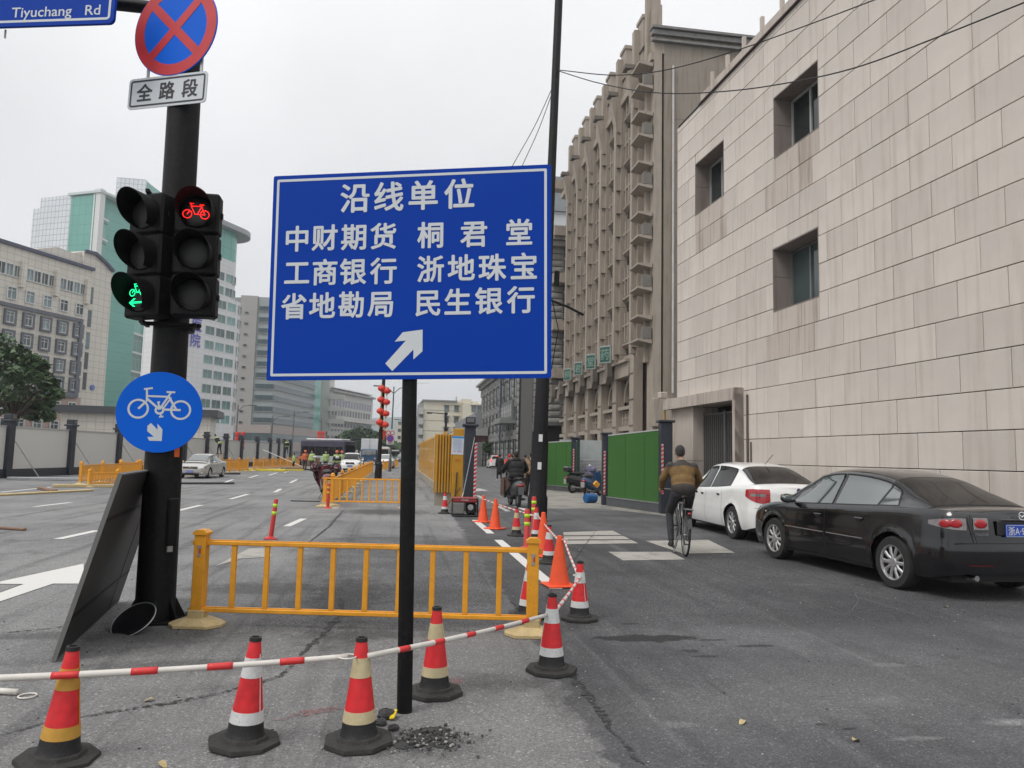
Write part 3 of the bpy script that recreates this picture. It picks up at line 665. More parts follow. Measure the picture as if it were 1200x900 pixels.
cone(605, 628, (0, 0), CT, 'tan banded cone left of the two green and red bollards', group='striped cones standing behind')
o1, r1 = orange_cone(580, 620, 'orange cone with a white band, second from the far end', .62, True)
o2, r2 = orange_cone(566, 612, 'farthest plain orange cone beside the red generator', .60)
cone(521, 602, (0, 0), CW, 'small distant white banded cone left of the red generator', h=.55, group='striped cones standing behind')
# --- striped retractable bars
BW = mat('bar_white', (.60, .57, .52), .45, var=.08, vscale=15, dirt=.15); BR = mat('bar_red', (.60, .03, .03), .45, var=.1)
def bar(a, c, label, nred, r=.014, ring=True, first=.12, per=.29, red=.09):
    a, c = Vector(a), Vector(c); L_ = (c-a).length; d = (c-a).normalized()
    o = root('striped_bar', (0, 0, 0), 0, label, 'barrier bar', 'red and white bars between the cones')
    sag = lambda t: Vector((0, 0, -.012*4*t*(1-t)))
    P = [a.lerp(c, i/24)+sag(i/24) for i in range(25)]
    b = MB(); b.tube(P, r, 12, rs=[r*(1 if i < 12 else .86) for i in range(25)]); b.build('tube', BW, o, smooth=True)
    x = first
    while x+red < L_:
        t0, t1 = x/L_, (x+red)/L_; b = MB(); b.tube([a.lerp(c, lerp(t0, t1, k/4))+sag(lerp(t0, t1, k/4)) for k in range(5)], r*1.05, 12); b.build('red_stripe', BR, o, smooth=True); x += per
    if ring:
        for e in (a, c):
            b = MB(); b.tube([e+Vector((.046*math.cos(k*.35), .046*math.sin(k*.35), 0)) for k in range(19)], .005, 6); b.build('end_ring', BW, o, smooth=True)
    return o
zt = .43
def top(p, z=zt, dx=0, dy=0): return Vector((p.x+dx, p.y+dy, z))
A = ON(-30, 794.5, q0, (0, 1, 0)); B_ = ON(72, 789, q0+Vector((0, -.11, 0)), (0, 1, 0))
Lb = ON(-20, 794, q0+Vector((0, -.1, 0)), (0, 1, 0))
E2 = ON(419, 768, q2, (0, 1, 0)); Nn = ON(72, 790, q0+Vector((0, -.09, 0)), (0, 1, 0)); E0 = ON(-60, 797, q0+Vector((0, -.12, 0)), (0, 1, 0))
bar(E0, E2+Vector((-.05, -.02, 0)), 'long red and white striped bar across the lower left to the tan cone', 5, .0165, True, .42, .345, .12)
E4 = ON(647, 720, q4, (0, 1, 0))
bar(E2+Vector((.05, -.02, 0)), E4+Vector((-.045, -.02, 0)), 'red and white striped bar rising behind the sign post to the right cone', 4, .0155, False, .23, .29, .085)
E5 = ON(680, 675, q5, (0, 1, 0))
bar(E4+Vector((.02, .045, 0)), E5+Vector((-.01, -.04, 0)), 'short striped bar between the two right front cones', 4, .014, False, .08, .2, .05)
E6 = ON(656, 632, qo, (0, 1, 0))
bar(E5+Vector((-.01, .045, 0)), E6+Vector((.05, 0, 0)), 'striped bar from the right cone back to the tall orange cone', 4, .013, True, .08, .2, .05)
q7 = G(628, 634); E7 = ON(627, 604, q7, (0, 1, 0))
bar(E6+Vector((-.02, .05, 0)), E7+Vector((.05, 0, 0)), 'thin striped bar passing the lamp post foot behind the orange cone', 4, .013, False, .2, .3, .09)
E8 = ON(567, 585, r2, (0, 1, 0)); 
bar(E7+Vector((-.05, .02, 0)), E8, 'farthest striped bar running back to the last orange cone', 6, .014, True, .2, .35, .11)
# pipe and ring lying at the left edge
p = G(-14, 813); o = root('pipe_end', (p.x, p.y, .02), 0, 'white pipe end with a loose plastic ring lying at the left edge', 'pipe')
b = MB(); e_ = G(20, 815); b.tube([(0, 0, 0), (e_.x-p.x, e_.y-p.y, 0)], .018, 14); b.build('pipe', BW, o, smooth=True)
e_ = G(32, 817); b = MB(); b.tube([(e_.x-p.x+.048*math.cos(k*.33), e_.y-p.y+.048*math.sin(k*.33), -.012) for k in range(20)], .0055, 6); b.build('ring', BW, o, smooth=True)
p = G(462, 842); o = root('yellow_tag', (p.x, p.y, .03), .6, 'small bright yellow plastic tag lying by the black sign post foot', 'plastic tag')
b = MB(); b.bbox((0, 0, 0), (.055, .022, .012), .004); b.bbox((-.035, 0, .004), (.03, .03, .014), .004); b.rot = 0; b.build('tag', mat('yellow_plastic', (.75, .55, .01), .4), o, M=RY(-.5) @ RZ(.6))
p = G(478, 824)

# --- big blue direction sign
SP = G(474, 834)
o = root('direction_sign', (0, 0, 0), 0, 'large blue road sign with four rows of white Chinese characters on a black post', 'road sign')
d_ = Vector((.96324, -.26865, 0)); Pn = SP+Vector((0, -.07, 0)); nn = Vector((.26865, .96324, 0))
cor = [ON(*c_, Pn, nn) for c_ in ((320, 207), (645, 193), (647, 443), (314, 446))]
BLc = (cor[3]+cor[0])*.5; ctr = sum(cor, Vector())/4
Ws = ((cor[1]-cor[0]).length+(cor[2]-cor[3]).length)/2; Hs = ((cor[0]-cor[3]).length+(cor[1]-cor[2]).length)/2
rollv = math.atan2((cor[1].z-cor[0].z+cor[2].z-cor[3].z)/2, Ws)
o.matrix_world = frame_mat(ctr, d_) @ RY(-rollv)
b = MB(); plate(b, Ws, Hs, .012, t=.012); b.build('board', SBLUE, o)
b = MB(); border(b, Ws-.05, Hs-.05, .01, .016, -.0075); b.build('border', SWHITE, o)
def sxy(x, y):      # sign-zoom coordinates to board local
    u = .5; v = .5
    a_, b2, c_, e_ = (62, 90), (1110, 38), (1118, 850), (42, 860)
    for _ in range(20):
        px = (a_[0]*(1-u)+b2[0]*u)*(1-v)+(e_[0]*(1-u)+c_[0]*u)*v; py = (a_[1]*(1-u)+b2[1]*u)*(1-v)+(e_[1]*(1-u)+c_[1]*u)*v
        u += (x-px)/1060; v += (y-py)/790
    return (u-.5)*Ws, (.5-v)*Hs
rows = [(118, [('沿', 380, 172), ('线', 510, 166), ('单', 640, 160), ('位', 775, 154)]),
        (104, [('中', 157, 330), ('财', 265, 325), ('期', 377, 322), ('货', 490, 318), ('桐', 668, 313), ('君', 830, 308), ('堂', 997, 302)]),
        (104, [('工', 158, 458), ('商', 267, 456), ('银', 376, 453), ('行', 492, 450), ('浙', 670, 443), ('地', 785, 438), ('珠', 900, 436), ('宝', 1015, 432)]),
        (104, [('省', 147, 585), ('地', 258, 582), ('勘', 370, 578), ('局', 482, 575), ('民', 662, 570), ('生', 773, 567), ('银', 888, 562), ('行', 1005, 558)])]
for sz, chs in rows:
    size = sz*Ws/1060
    for ch, x, y in chs: lx, lz = sxy(x, y); b = MB(); text_into(b, ch, size, T((lx, -.0078, lz-size*.38)), .028); b.build('character', SWHITE, o)
b = MB(); flat(b, [sxy(*p_) for p_ in ((503, 797), (530, 825), (609, 745), (609, 782), (643, 752), (643, 671), (568, 681), (538, 716), (580, 712))][::-1], -.0078); b.build('arrow', SWHITE, o)
PI_ = o.matrix_world.inverted()
b = MB(); tp = ON(481, 300, SP+Vector((0, .02, 0)), (0, 1, 0)); b.tube([PI_ @ (SP+Vector((0, 0, -.02))), PI_ @ (SP+Vector((tp.x-SP.x, .0, 3.1)))], .045, 22); b.build('post', BLK, o, auto=40)
for dz in (-.4, .4): b = MB(); b.box((0, .03, dz), (.9, .03, .035)); b.build('back_rail', STEEL, o)

# --- tall lamp post, wires
LB = G(629, 611)
LPM = mat('lamp_post_black', (.008, .008, .010), .5, spec=.25, var=.25, vscale=6, dirt=.12)
lp = root('lamp_post', LB, 0, 'very tall slim black lamp post rising out of frame beside the blue sign', 'lamp post'); lp.rotation_euler = (0, R(1.35), 0)
b = MB(); b.lathe([(.24, 0), (.24, .55), (.21, .62), (.2, 2.1)], 12); b.build('plinth', LPM, lp, auto=30)
b = MB(); b.lathe([(.175, 2.1), (.165, 3.6), (.145, 3.7), (.12, 6), (.105, 9), (.1, 13.5)], 16); b.build('shaft', LPM, lp, auto=30)
for z, r_ in ((2.95, .22), (3.5, .2), (7.0, .17), (9.35, .2), (10.65, .15)):
    b = MB(); b.lathe([(r_*.6, -.14), (r_, -.03), (r_, .03), (r_*.6, .12)], 16); b.build('collar', LPM, lp, auto=30)
WB = mat('white_sticker', (.7, .7, .7), .6)
for z in (1.95, 1.3): b = MB(); b.box((-.03, -.205, z), (.09, .01, .17)); b.build('number_plate', WB, lp)
b = MB(); b.tube([(-.12, -.1, 0.2), (-.125, -.1, 2.1), (-.13, -.05, 3.4)], .012, 6); b.build('conduit', STEEL, lp)
b = MB(); b.bbox((.24, 0, 5.85), (.12, .1, .36), .02); b.build('junction_box', BLK2, lp)
b = MB(); b.tube([(.1, 0, 5.3), (.5, -.1, 5.15), (.9, -.2, 4.95)], .03, 6); b.tube([(.15, 0, 5.3), (.33, 0, 4.6), (.2, 0, 3.6)], .012, 5); b.build('cable_bracket', BLK2, lp)
b = MB(); b.tube([(0, 0, 13.2), (-1, 0, 13.6), (-2.4, 0, 13.7)], .05, 8); b.bbox((-2.6, 0, 13.7), (.9, .3, .12), .04); b.build('lamp_arm', LPM, lp)
WIRE = mat('wire', (.015, .015, .015), .6)
def wire(P, label, r=.012, grp='overhead wires'):
    b = MB(); b.tube(P, r, 5); return b.build('overhead_wire', WIRE, label=label, cat='wire', group=grp)
def wire_px(pxs, A_, B2, n=40):
    out = []
    ax, bx = pxs[0][0], pxs[-1][0]
    for i in range(n+1):
        t = i/n; x = lerp(ax, bx, t); y = sinterp(pxs, x); P_ = A_.lerp(B2, t); nrm_ = Vector(((B2-A_).y, -(B2-A_).x, 0)).normalized(); out.append(ON(x, y, A_, nrm_))
    return out
attach = LB+Vector((.23, 0, 9.3)); far_ = ON(1215, 0, Vector((9.0, 9.0, 0)), (1, .04, 0))
wire(wire_px([(654, 83), (700, 97), (760, 108), (820, 109), (900, 101), (1000, 80), (1100, 43), (1205, 1)], attach, Vector((8.0, 8.8, 0))), 'lower overhead wire sagging from the lamp post past the granite wall')
wire(wire_px([(654, 82), (720, 88), (780, 82), (860, 60), (950, 28), (1040, -6)], attach, Vector((8.2, 11.0, 0))), 'upper overhead wire from the lamp post over the granite roof')
wire(wire_px([(590, 214), (603, 190), (628, 145), (652, 92)], attach, Vector((-10, 60, 0))), 'thin wire running down left from the lamp post behind the sign', .01)
wire(wire_px([(604, 212), (614, 190), (632, 150), (653, 92)], attach, Vector((-9, 60, 0))), 'second thin wire just right of the other falling behind the sign', .01)

# --- delineator posts
GRN = mat('lime_reflector', (.50, .72, .03), .5); DR = mat('delineator_red', (.5, .035, .03), .5, var=.1)
def delin(px, py, h, label, lean=0, band=GRN, r=.04, nb=3):
    p = G(px, py); o = root('flexible_bollard', (p.x, p.y, .005), 0, label, 'bollard', 'red bollards with reflective bands'); o.rotation_euler = (0, R(lean), 0)
    b = MB(); b.lathe([(.11, 0), (.105, .02), (.06, .035), (r, .05), (r*.9, h-.02), (r*.7, h)], 18); b.build('post', DR, o, auto=40)
    for k in range(nb):
        z = h-.08-k*.13; b = MB(); b.lathe([(r*.95, z-.06), (r*.95, z)], 18); b.build('reflective_band', band, o, smooth=True)
delin(317, 632, .68, 'lone red bollard with lime bands leaning behind the near barrier', 5)
delin(617, 643, .64, 'nearer lime banded bollard between cones and lamp post', r=.05)
delin(625, 628, .74, 'farther lime banded bollard in front of the lamp post', r=.05)
YB = mat('amber_band', (.65, .38, .03), .5)
delin(384, 596, .66, 'red bollard with amber bands beside the far open barrier', 0, YB, .045)
delin(538, 590, .95, 'red and white bollard against the yellow hoarding end', 0, CW, .07, 4)
delin(547, 588, .8, 'dark bollard with amber bands beside the black hoarding column', 0, YB, .07, 4)
# ------------------------------------------------------------------ materials for buildings
def ashlar_mat(name, col, var=.09, stain=.5):
    """stone whose tone differs a little from slab to slab, with grain and rain streaks"""
    m = mat(name, col, .72, var=.07, vscale=1.6, bump=.25, bscale=70)
    n = m.node_tree; b = n.nodes['Principled BSDF']; src = b.inputs['Base Color'].links[0].from_socket
    oi = n.nodes.new('ShaderNodeObjectInfo'); r = n.nodes.new('ShaderNodeMapRange'); r.inputs[3].default_value = 1-var; r.inputs[4].default_value = 1+var
    n.links.new(oi.outputs['Random'], r.inputs[0]); s = n.nodes.new('ShaderNodeVectorMath'); s.operation = 'SCALE'
    n.links.new(src, s.inputs[0]); n.links.new(r.outputs[0], s.inputs['Scale'])
    g = n.nodes.new('ShaderNodeNewGeometry'); mp = n.nodes.new('ShaderNodeMapping'); mp.inputs['Scale'].default_value = (5, 5, .35); n.links.new(g.outputs[0], mp.inputs[0])
    q = n.nodes.new('ShaderNodeTexNoise'); q.inputs['Scale'].default_value = 1.3; q.inputs['Detail'].default_value = 6; n.links.new(mp.outputs[0], q.inputs['Vector'])
    r2 = n.nodes.new('ShaderNodeMapRange'); r2.inputs[1].default_value = .5; r2.inputs[2].default_value = .78; r2.inputs[3].default_value = 0; r2.inputs[4].default_value = stain; n.links.new(q.outputs[0], r2.inputs[0])
    x = n.nodes.new('ShaderNodeMixRGB'); x.blend_type = 'MULTIPLY'; x.inputs[2].default_value = (.66, .62, .58, 1); n.links.new(r2.outputs[0], x.inputs[0]); n.links.new(s.outputs[0], x.inputs[1])
    f = n.nodes.new('ShaderNodeTexNoise'); f.inputs['Scale'].default_value = 160; f.inputs['Detail'].default_value = 3; n.links.new(g.outputs[0], f.inputs['Vector'])
    r3 = n.nodes.new('ShaderNodeMapRange'); r3.inputs[1].default_value = .3; r3.inputs[2].default_value = .7; r3.inputs[3].default_value = .9; r3.inputs[4].default_value = 1.08; n.links.new(f.outputs[0], r3.inputs[0])
    s2 = n.nodes.new('ShaderNodeVectorMath'); s2.operation = 'SCALE'; n.links.new(x.outputs[0], s2.inputs[0]); n.links.new(r3.outputs[0], s2.inputs['Scale'])
    n.links.new(s2.outputs[0], b.inputs['Base Color']); return m
def tiled_mat(name, col, mortar, w_=1.2, h_=.8, scale=1.0, mort=.02, rough=.6, off=0.0):
    m = mat(name, col, rough, var=.06, vscale=.15); n = m.node_tree; b = n.nodes['Principled BSDF']; src = b.inputs['Base Color'].links[0].from_socket
    t = n.nodes.new('ShaderNodeTexCoord'); sx = n.nodes.new('ShaderNodeSeparateXYZ'); cx = n.nodes.new('ShaderNodeCombineXYZ')
    n.links.new(t.outputs['Object'], sx.inputs[0]); n.links.new(sx.outputs[0], cx.inputs[0]); n.links.new(sx.outputs[2], cx.inputs[1])
    k = n.nodes.new('ShaderNodeTexBrick'); k.offset = off; k.inputs['Scale'].default_value = 1; k.inputs['Mortar Size'].default_value = mort; k.inputs['Brick Width'].default_value = w_; k.inputs['Row Height'].default_value = h_
    k.inputs['Mortar'].default_value = (*mortar, 1); n.links.new(cx.outputs[0], k.inputs['Vector']); n.links.new(src, k.inputs['Color1'])
    s = n.nodes.new('ShaderNodeVectorMath'); s.operation = 'SCALE'; s.inputs['Scale'].default_value = .95; n.links.new(src, s.inputs[0]); n.links.new(s.outputs[0], k.inputs['Color2'])
    n.links.new(k.outputs[0], b.inputs['Base Color']); return m
GRAN = ashlar_mat('granite_slab', (.58, .525, .47), .07, .5)
GRANS = ashlar_mat('granite_stained', (.49, .43, .38), .06, 1.3)
JOINT = mat('dark_joint', (.035, .032, .03), .9)
REVM = ashlar_mat('shaded_reveal', (.24, .205, .185), .05, .9)  # granite coloured darker for the shade inside the openings, plus dirt streaks
GLASS = mat('window_glass', (.025, .035, .037), .08, var=.3, vscale=1.2, spec=.8)
GLASSB = mat('pale_glass', (.10, .14, .145), .12, var=.3, vscale=.4, spec=.8)
FRAME = mat('grey_frame', (.2, .2, .2), .5, metal=.3); WFR = mat('white_frame', (.62, .62, .6), .5)
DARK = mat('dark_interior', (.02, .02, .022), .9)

vary(GLASS, .5, 5.0); vary(GLASSB, .35, 2.2)
# ------------------------------------------------------------------ granite clad building on the right
r_ = ray(1200, 501); WB = EYEV+r_*(FPX*.62/49.53)
WU = ray(431, 529); WU = Vector((WU.x, WU.y, 0)).normalized()
W0 = Vector((WB.x, WB.y, 0))
gb = root('granite_building', (0, 0, 0), 0, 'pale granite slab clad building with three deep square windows behind the parked cars', 'building')
# local frame: x runs towards the camera (s = -x), y into the building
gb.matrix_world = frame_mat(W0, -WU)
CH, PWd, TOP = .62, 1.0, 12.16
S0, S1 = -1.6, 12.5
opens = [(4.86, 6.71, 8.83, 10.38), (9.32, 11.18, 8.85, 10.45), (4.95, 6.82, 5.08, 6.62), (8.40, 12.5, -1, 3.39)]
GS1 = 11.25
b = MB()
def wbox(b, s0, s1, z0, z1, y0, y1, mi=0): b.box((-(s0+s1)/2, (y0+y1)/2, (z0+z1)/2), (abs(s1-s0), y1-y0, z1-z0), mi)
# backing wall, left open at the windows and the gate recess
zs = sorted({0.0, TOP, 3.39, 5.08, 6.62, 8.83, 8.85, 10.38, 10.45}); ss = sorted({S0, S1, 4.86, 6.71, 9.32, 11.18, 4.95, 6.82, 8.40})
for a, c in zip(zs, zs[1:]):
    for d, e_ in zip(ss, ss[1:]):
        mz, ms = (a+c)/2, (d+e_)/2
        if not any(o_[0] < ms < o_[1] and o_[2] < mz < o_[3] for o_ in opens): wbox(b, d, e_, a, c, .02, .5)
wbox(b, S0, S1, 3.9, TOP-.1, .6, 11); wbox(b, S0, 8.3, 0, 3.9, .9, 11); wbox(b, 8.3, S1, 0, 3.9, 2.6, 11)
b.build('backing_wall', JOINT, gb)
b = MB(); b.add([(-S1, .02, 0), (-S1, 11, 0), (-S1, 11, TOP), (-S1, .02, TOP)], [(0, 1, 2, 3)]); b.build('end_wall', GRANS, gb)
cache = {}
def slab(s0, s1, z0, z1, mt=None):
    g_ = .014; w_, h_ = round(s1-s0-g_, 3), round(z1-z0-g_, 3)
    if w_ < .04 or h_ < .04: return
    key = (w_, h_, mt)
    if key not in cache:
        bb_ = MB(); c_ = .006; o_ = [(-w_/2, -h_/2), (w_/2, -h_/2), (w_/2, h_/2), (-w_/2, h_/2)]; i_ = [(x-math.copysign(c_, x), z-math.copysign(c_, z)) for x, z in o_]
        V = [(x, .012, z) for x, z in o_]+[(x, -.024, z) for x, z in o_]+[(x, -.03, z) for x, z in i_]
        bb_.add(V, [(8, 9, 10, 11)]+[(k+a, (k+1) % 4+a, (k+1) % 4+a+4, k+a+4) for k in range(4) for a in (0, 4)])
        cache[key] = bb_.mesh('granite_slab', mt or GRAN)
    link('granite_slab', cache[key], gb, T((-(s0+s1)/2, random.uniform(-.003, .003), (z0+z1)/2)))
for k in range(-3, 18):
    z0 = 1.45+CH*k; z1 = z0+CH
    if z0 < 0: z0 = 0.0 if k == -3 else z0
    if z1 <= 0: continue
    if k == 17: z1 = min(z1, TOP)
    z1 = min(z1, TOP)
    ph = .64 if k % 2 else .14
    edges = [S0]+[ph+PWd*j for j in range(-3, 14) if S0+.05 < ph+PWd*j < S1-.05]+[S1]
    for a, c in zip(edges, edges[1:]):
        pieces = [(a, c, z0, z1)]
        for o_ in opens:
            nxt = []
            for (p, q, r0, r1) in pieces:
                if q <= o_[0]+.001 or p >= o_[1]-.001 or r1 <= o_[2]+.001 or r0 >= o_[3]-.001: nxt.append((p, q, r0, r1)); continue
                if p < o_[0]: nxt.append((p, o_[0], r0, r1))
                if q > o_[1]: nxt.append((o_[1], q, r0, r1))
                pp, qq = max(p, o_[0]), min(q, o_[1])
                if r1 > o_[3]: nxt.append((pp, qq, o_[3], r1))
                if r0 < o_[2]: nxt.append((pp, qq, r0, o_[2]))
            pieces = nxt
        for p, q, r0, r1 in pieces:
            st = any(o_[0]-.1 < (p+q)/2 < o_[1]+.1 and o_[2]-1.0 < (r0+r1)/2 < o_[2] for o_ in opens[:3])
            slab(p, q, r0, r1, GRANS if st else None)
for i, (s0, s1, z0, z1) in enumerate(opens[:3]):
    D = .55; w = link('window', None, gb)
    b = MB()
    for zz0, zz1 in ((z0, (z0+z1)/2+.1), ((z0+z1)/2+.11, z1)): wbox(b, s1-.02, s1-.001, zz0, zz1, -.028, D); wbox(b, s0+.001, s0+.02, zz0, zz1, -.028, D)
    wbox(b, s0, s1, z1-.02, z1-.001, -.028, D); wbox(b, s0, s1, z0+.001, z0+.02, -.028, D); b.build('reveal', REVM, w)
    b = MB()
    for q0, q1 in ((s0+.02, s0+.07), (s1-.09, s1-.04), ((s0*.45+s1*.55)-.03, (s0*.45+s1*.55)+.03)): wbox(b, q0, q1, z0+.02, z1-.04, D-.12, D-.05)
    wbox(b, s0+.02, s1-.04, z1-.09, z1-.04, D-.12, D-.05); wbox(b, s0+.02, s1-.04, z0+.01, z0+.05, D-.12, D-.05)
    b.build('frame', FRAME if i == 2 else mat('dull_frame', (.34, .34, .33), .6), w)
    b = MB(); wbox(b, s0, s1, z0, z1, D-.08, D-.07); b.build('pane', [GLASS, GLASS, GLASSB][i], w)
# stone surround and grille gate
P_ = lambda s, z: (-s, z)
b = MB(); b.box((-(8.28+13.0)/2, -.14, 3.24), (4.72, .30, .32)); b.build('lintel', GRANS, gb)
b = MB(); b.prism([(-8.40, 3.08), (-8.28, 3.40), (-8.28, 0), (-8.40, 0)], -.29, .0); b.box((-8.34, -.14, 1.62), (.12, .28, 3.24)); b.build('jamb', GRANS, gb)
for z0_, z1_ in ((0, 1.5), (1.512, 3.08)): b = MB(); wbox(b, GS1, 12.85, z0_, z1_, -.06, .9); b.build('jamb', GRANS, gb)
b = MB(); b.box((-8.44, .35, 1.5), (.06, .6, 3.08)); b.box((-9.9, .35, 3.11), (2.8, .7, .05)); b.build('reveal', GRANS, gb)
gate = link('gate', None, gb); IRON = mat('old_iron', (.16, .155, .15), .55, metal=.4, dirt=.4)
me = MB(); me.box((0, 0, 0), (.035, .035, 2.3)); me = me.mesh('gate_bar', IRON)
for k in range(22): link('gate_bar', me, gate, T((-8.55-k*.125, .26, 1.7)))
b = MB()
for z in (.55, .6, 1.0, 2.85): b.box((-9.85, .26, z), (2.75, .05, .04))
b.box((-9.85, .25, 1.5), (.12, .06, 2.8)); b.box((-9.85, .25, .3), (2.75, .03, .6)); b.build('gate_frame', IRON, gate)
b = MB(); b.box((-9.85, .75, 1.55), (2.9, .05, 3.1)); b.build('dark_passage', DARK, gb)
b = MB(); wbox(b, S0, 10.8, TOP, TOP+.03, -.10, .3); b.build('metal_flashing', mat('brown_flashing', (.06, .035, .035), .6), gb)
b = MB(); wbox(b, S0, 10.8, TOP+.03, TOP+.33, -.02, .28); b.build('parapet', GRANS, gb)
b = MB(); wbox(b, 10.8, 12.4, TOP-.02, TOP+.05, -.04, .3); b.build('metal_flashing', DARK, gb)
me = MB(); me.box((0, .12, TOP+.55), (.09, .09, .5)); me = me.mesh('roof_stub', GRANS)
for k in range(11): link('roof_stub', me, gb, T((-(.8+k*.95), 0, 0)))
b = MB(); b.tube([(-7.9, -.05, 0), (-7.9, -.05, 2.0)], .02, 6); b.tube([(-8.05, -.06, 0), (-8.05, -.06, 3.2)], .03, 6); b.build('drain_pipe', mat('brown_pipe', (.10, .075, .065), .6), gb)
b = MB(); b.bbox((-13.0, -.3, 3.55), (.22, .25, .2), .02); b.build('wall_lamp', GRANS, gb)
b = MB(); b.tube([(-13.08, -.2, 3.1), (-13.3, -.1, 1.4), (-13.35, 0, 0)], .04, 8); b.build('yellow_pipe', mat('ochre_pipe', (.42, .26, .06), .6), gb)

# ------------------------------------------------------------------ ribbed concrete office building
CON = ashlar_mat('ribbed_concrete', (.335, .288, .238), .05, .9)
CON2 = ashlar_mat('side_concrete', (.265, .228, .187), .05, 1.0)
CON3 = mat('weathered_sill', (.16, .14, .12), .8, var=.3, vscale=2)
rb = root('ribbed_office_building', (0, 0, 0), 0, 'tall brown concrete office building with vertical ribs and stepped pylons behind the green fence', 'building')
XF, YC = 15.0, 42.6
rb.matrix_world = frame_mat(Vector((XF, YC, 0)), (0, -1, 0))     # local x = YC - Y, y = X - XF
L_ = 26.0; FH = 3.2
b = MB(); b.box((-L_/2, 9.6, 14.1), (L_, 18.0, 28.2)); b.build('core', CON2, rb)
b = MB(); b.box((-L_/2, .35, 27.6), (L_, .5, 1.6)); b.box((-L_/2, -.0, 26.6), (L_, .5, .5)); b.build('parapet', CON, rb)
b = MB(); b.box((-L_/2, .28, 28.45), (L_, .64, .1)); b.build('coping', CON3, rb)
b = MB(); b.box((.06, 10, 28.05), (.4, 20.5, .3)); b.box((.12, 10, 27.55), (.3, 20.5, .14)); b.box((.1, 10, 28.33), (.6, 20.6, .16)); b.build('side_cornice', mat('cornice_grey', (.19, .185, .178), .8, var=.2), rb)
for z in (4.8, 7.7, 10.6, 13.5, 16.6, 19.8, 22.6): b = MB(); b.box((.0, 10, z), (.015, 18, .03)); b.build('panel_joint', CON3, rb)
pil = [-(2.9+3.8*j) for j in range(6)]
pm = MB(); pm.box((0, -.15, 4), (.9, .6, 8)); pm.box((0, .02, 17), (.8, .5, 18.2)); pm.box((0, -.34, 16.9), (.42, .48, 17.4))
pm.prism([(-.0, 0), (0, 0), (0, 0)], 0, 0) if 0 else None
V = [(-.31, -.51, 24.4), (.31, -.51, 24.4), (.31, .1, 24.4), (-.31, .1, 24.4), (-.31, -.95, 26.9), (.31, -.95, 26.9), (.31, .1, 27.3), (-.31, .1, 27.3)]
pm.add(V, [(0, 1, 2, 3), (4, 5, 6, 7), (0, 1, 5, 4), (1, 2, 6, 5), (2, 3, 7, 6), (3, 0, 4, 7)])
pm = pm.mesh('pilaster', CON)
cap = MB(); cap.box((0, -.8, 27.2), (.7, .7, .28)); cap = cap.mesh('pilaster_cap', CON3)
py = MB(); py.box((0, .2, 28.2), (1.1, .9, 4.9)); py.box((-.25, -.1, 28.0), (.5, 1.1, 4.2)); py.box((0, .2, 30.75), (1.25, 1.05, .25)); py = py.mesh('pylon', CON)
joint = MB()
for z in [2+1.65*k for k in range(14)]: joint.box((0, -.12, z), (.815, .775, .03))
joint = joint.mesh('rib_joint', CON3)
led = MB()
for dz in (0, 1.45): led.prism([(0, 0), (0, 0), (0, 0)], 0, 0) if 0 else None
lw = 2.95
def slope_ledge(zc, w_, out=.30):
    V = [(-w_/2, 0, zc-.14), (w_/2, 0, zc-.14), (w_/2, 0, zc+.12), (-w_/2, 0, zc+.12), (-w_/2, -out, zc+.02), (w_/2, -out, zc+.02), (w_/2, -out, zc+.14), (-w_/2, -out, zc+.14)]
    return V, [(0, 1, 2, 3), (4, 5, 6, 7), (0, 1, 5, 4), (1, 2, 6, 5), (2, 3, 7, 6), (3, 0, 4, 7)]
ledm = MB(); ledm.add(*slope_ledge(0, lw)); ledm = ledm.mesh('sloped_ledge', CON)
winm = MB(); winm.box((0, .16, 0), (lw-.5, .03, 1.5)); winm = winm.mesh('window', GLASS)
mulm = MB()
for x in (-.95, -.32, .32, .95): mulm.box((x, -.08, 0), (.16, .36, 2.0))
mulm = mulm.mesh('mullion', CON)
for x in pil:
    link('pilaster', pm, rb, T((x, 0, 0))); link('pilaster_cap', cap, rb, T((x, 0, 0))); link('rib_joint', joint, rb, T((x, 0, 0))); link('pylon', py, rb, T((x-.2, .3, 0)))
b = MB(); b.box((-.545, .2, 15), (1.12, .5, 30)); b.box((-.9, .15, 19.9), (.4, .92, 25)); b.build('corner_pier', CON, rb)
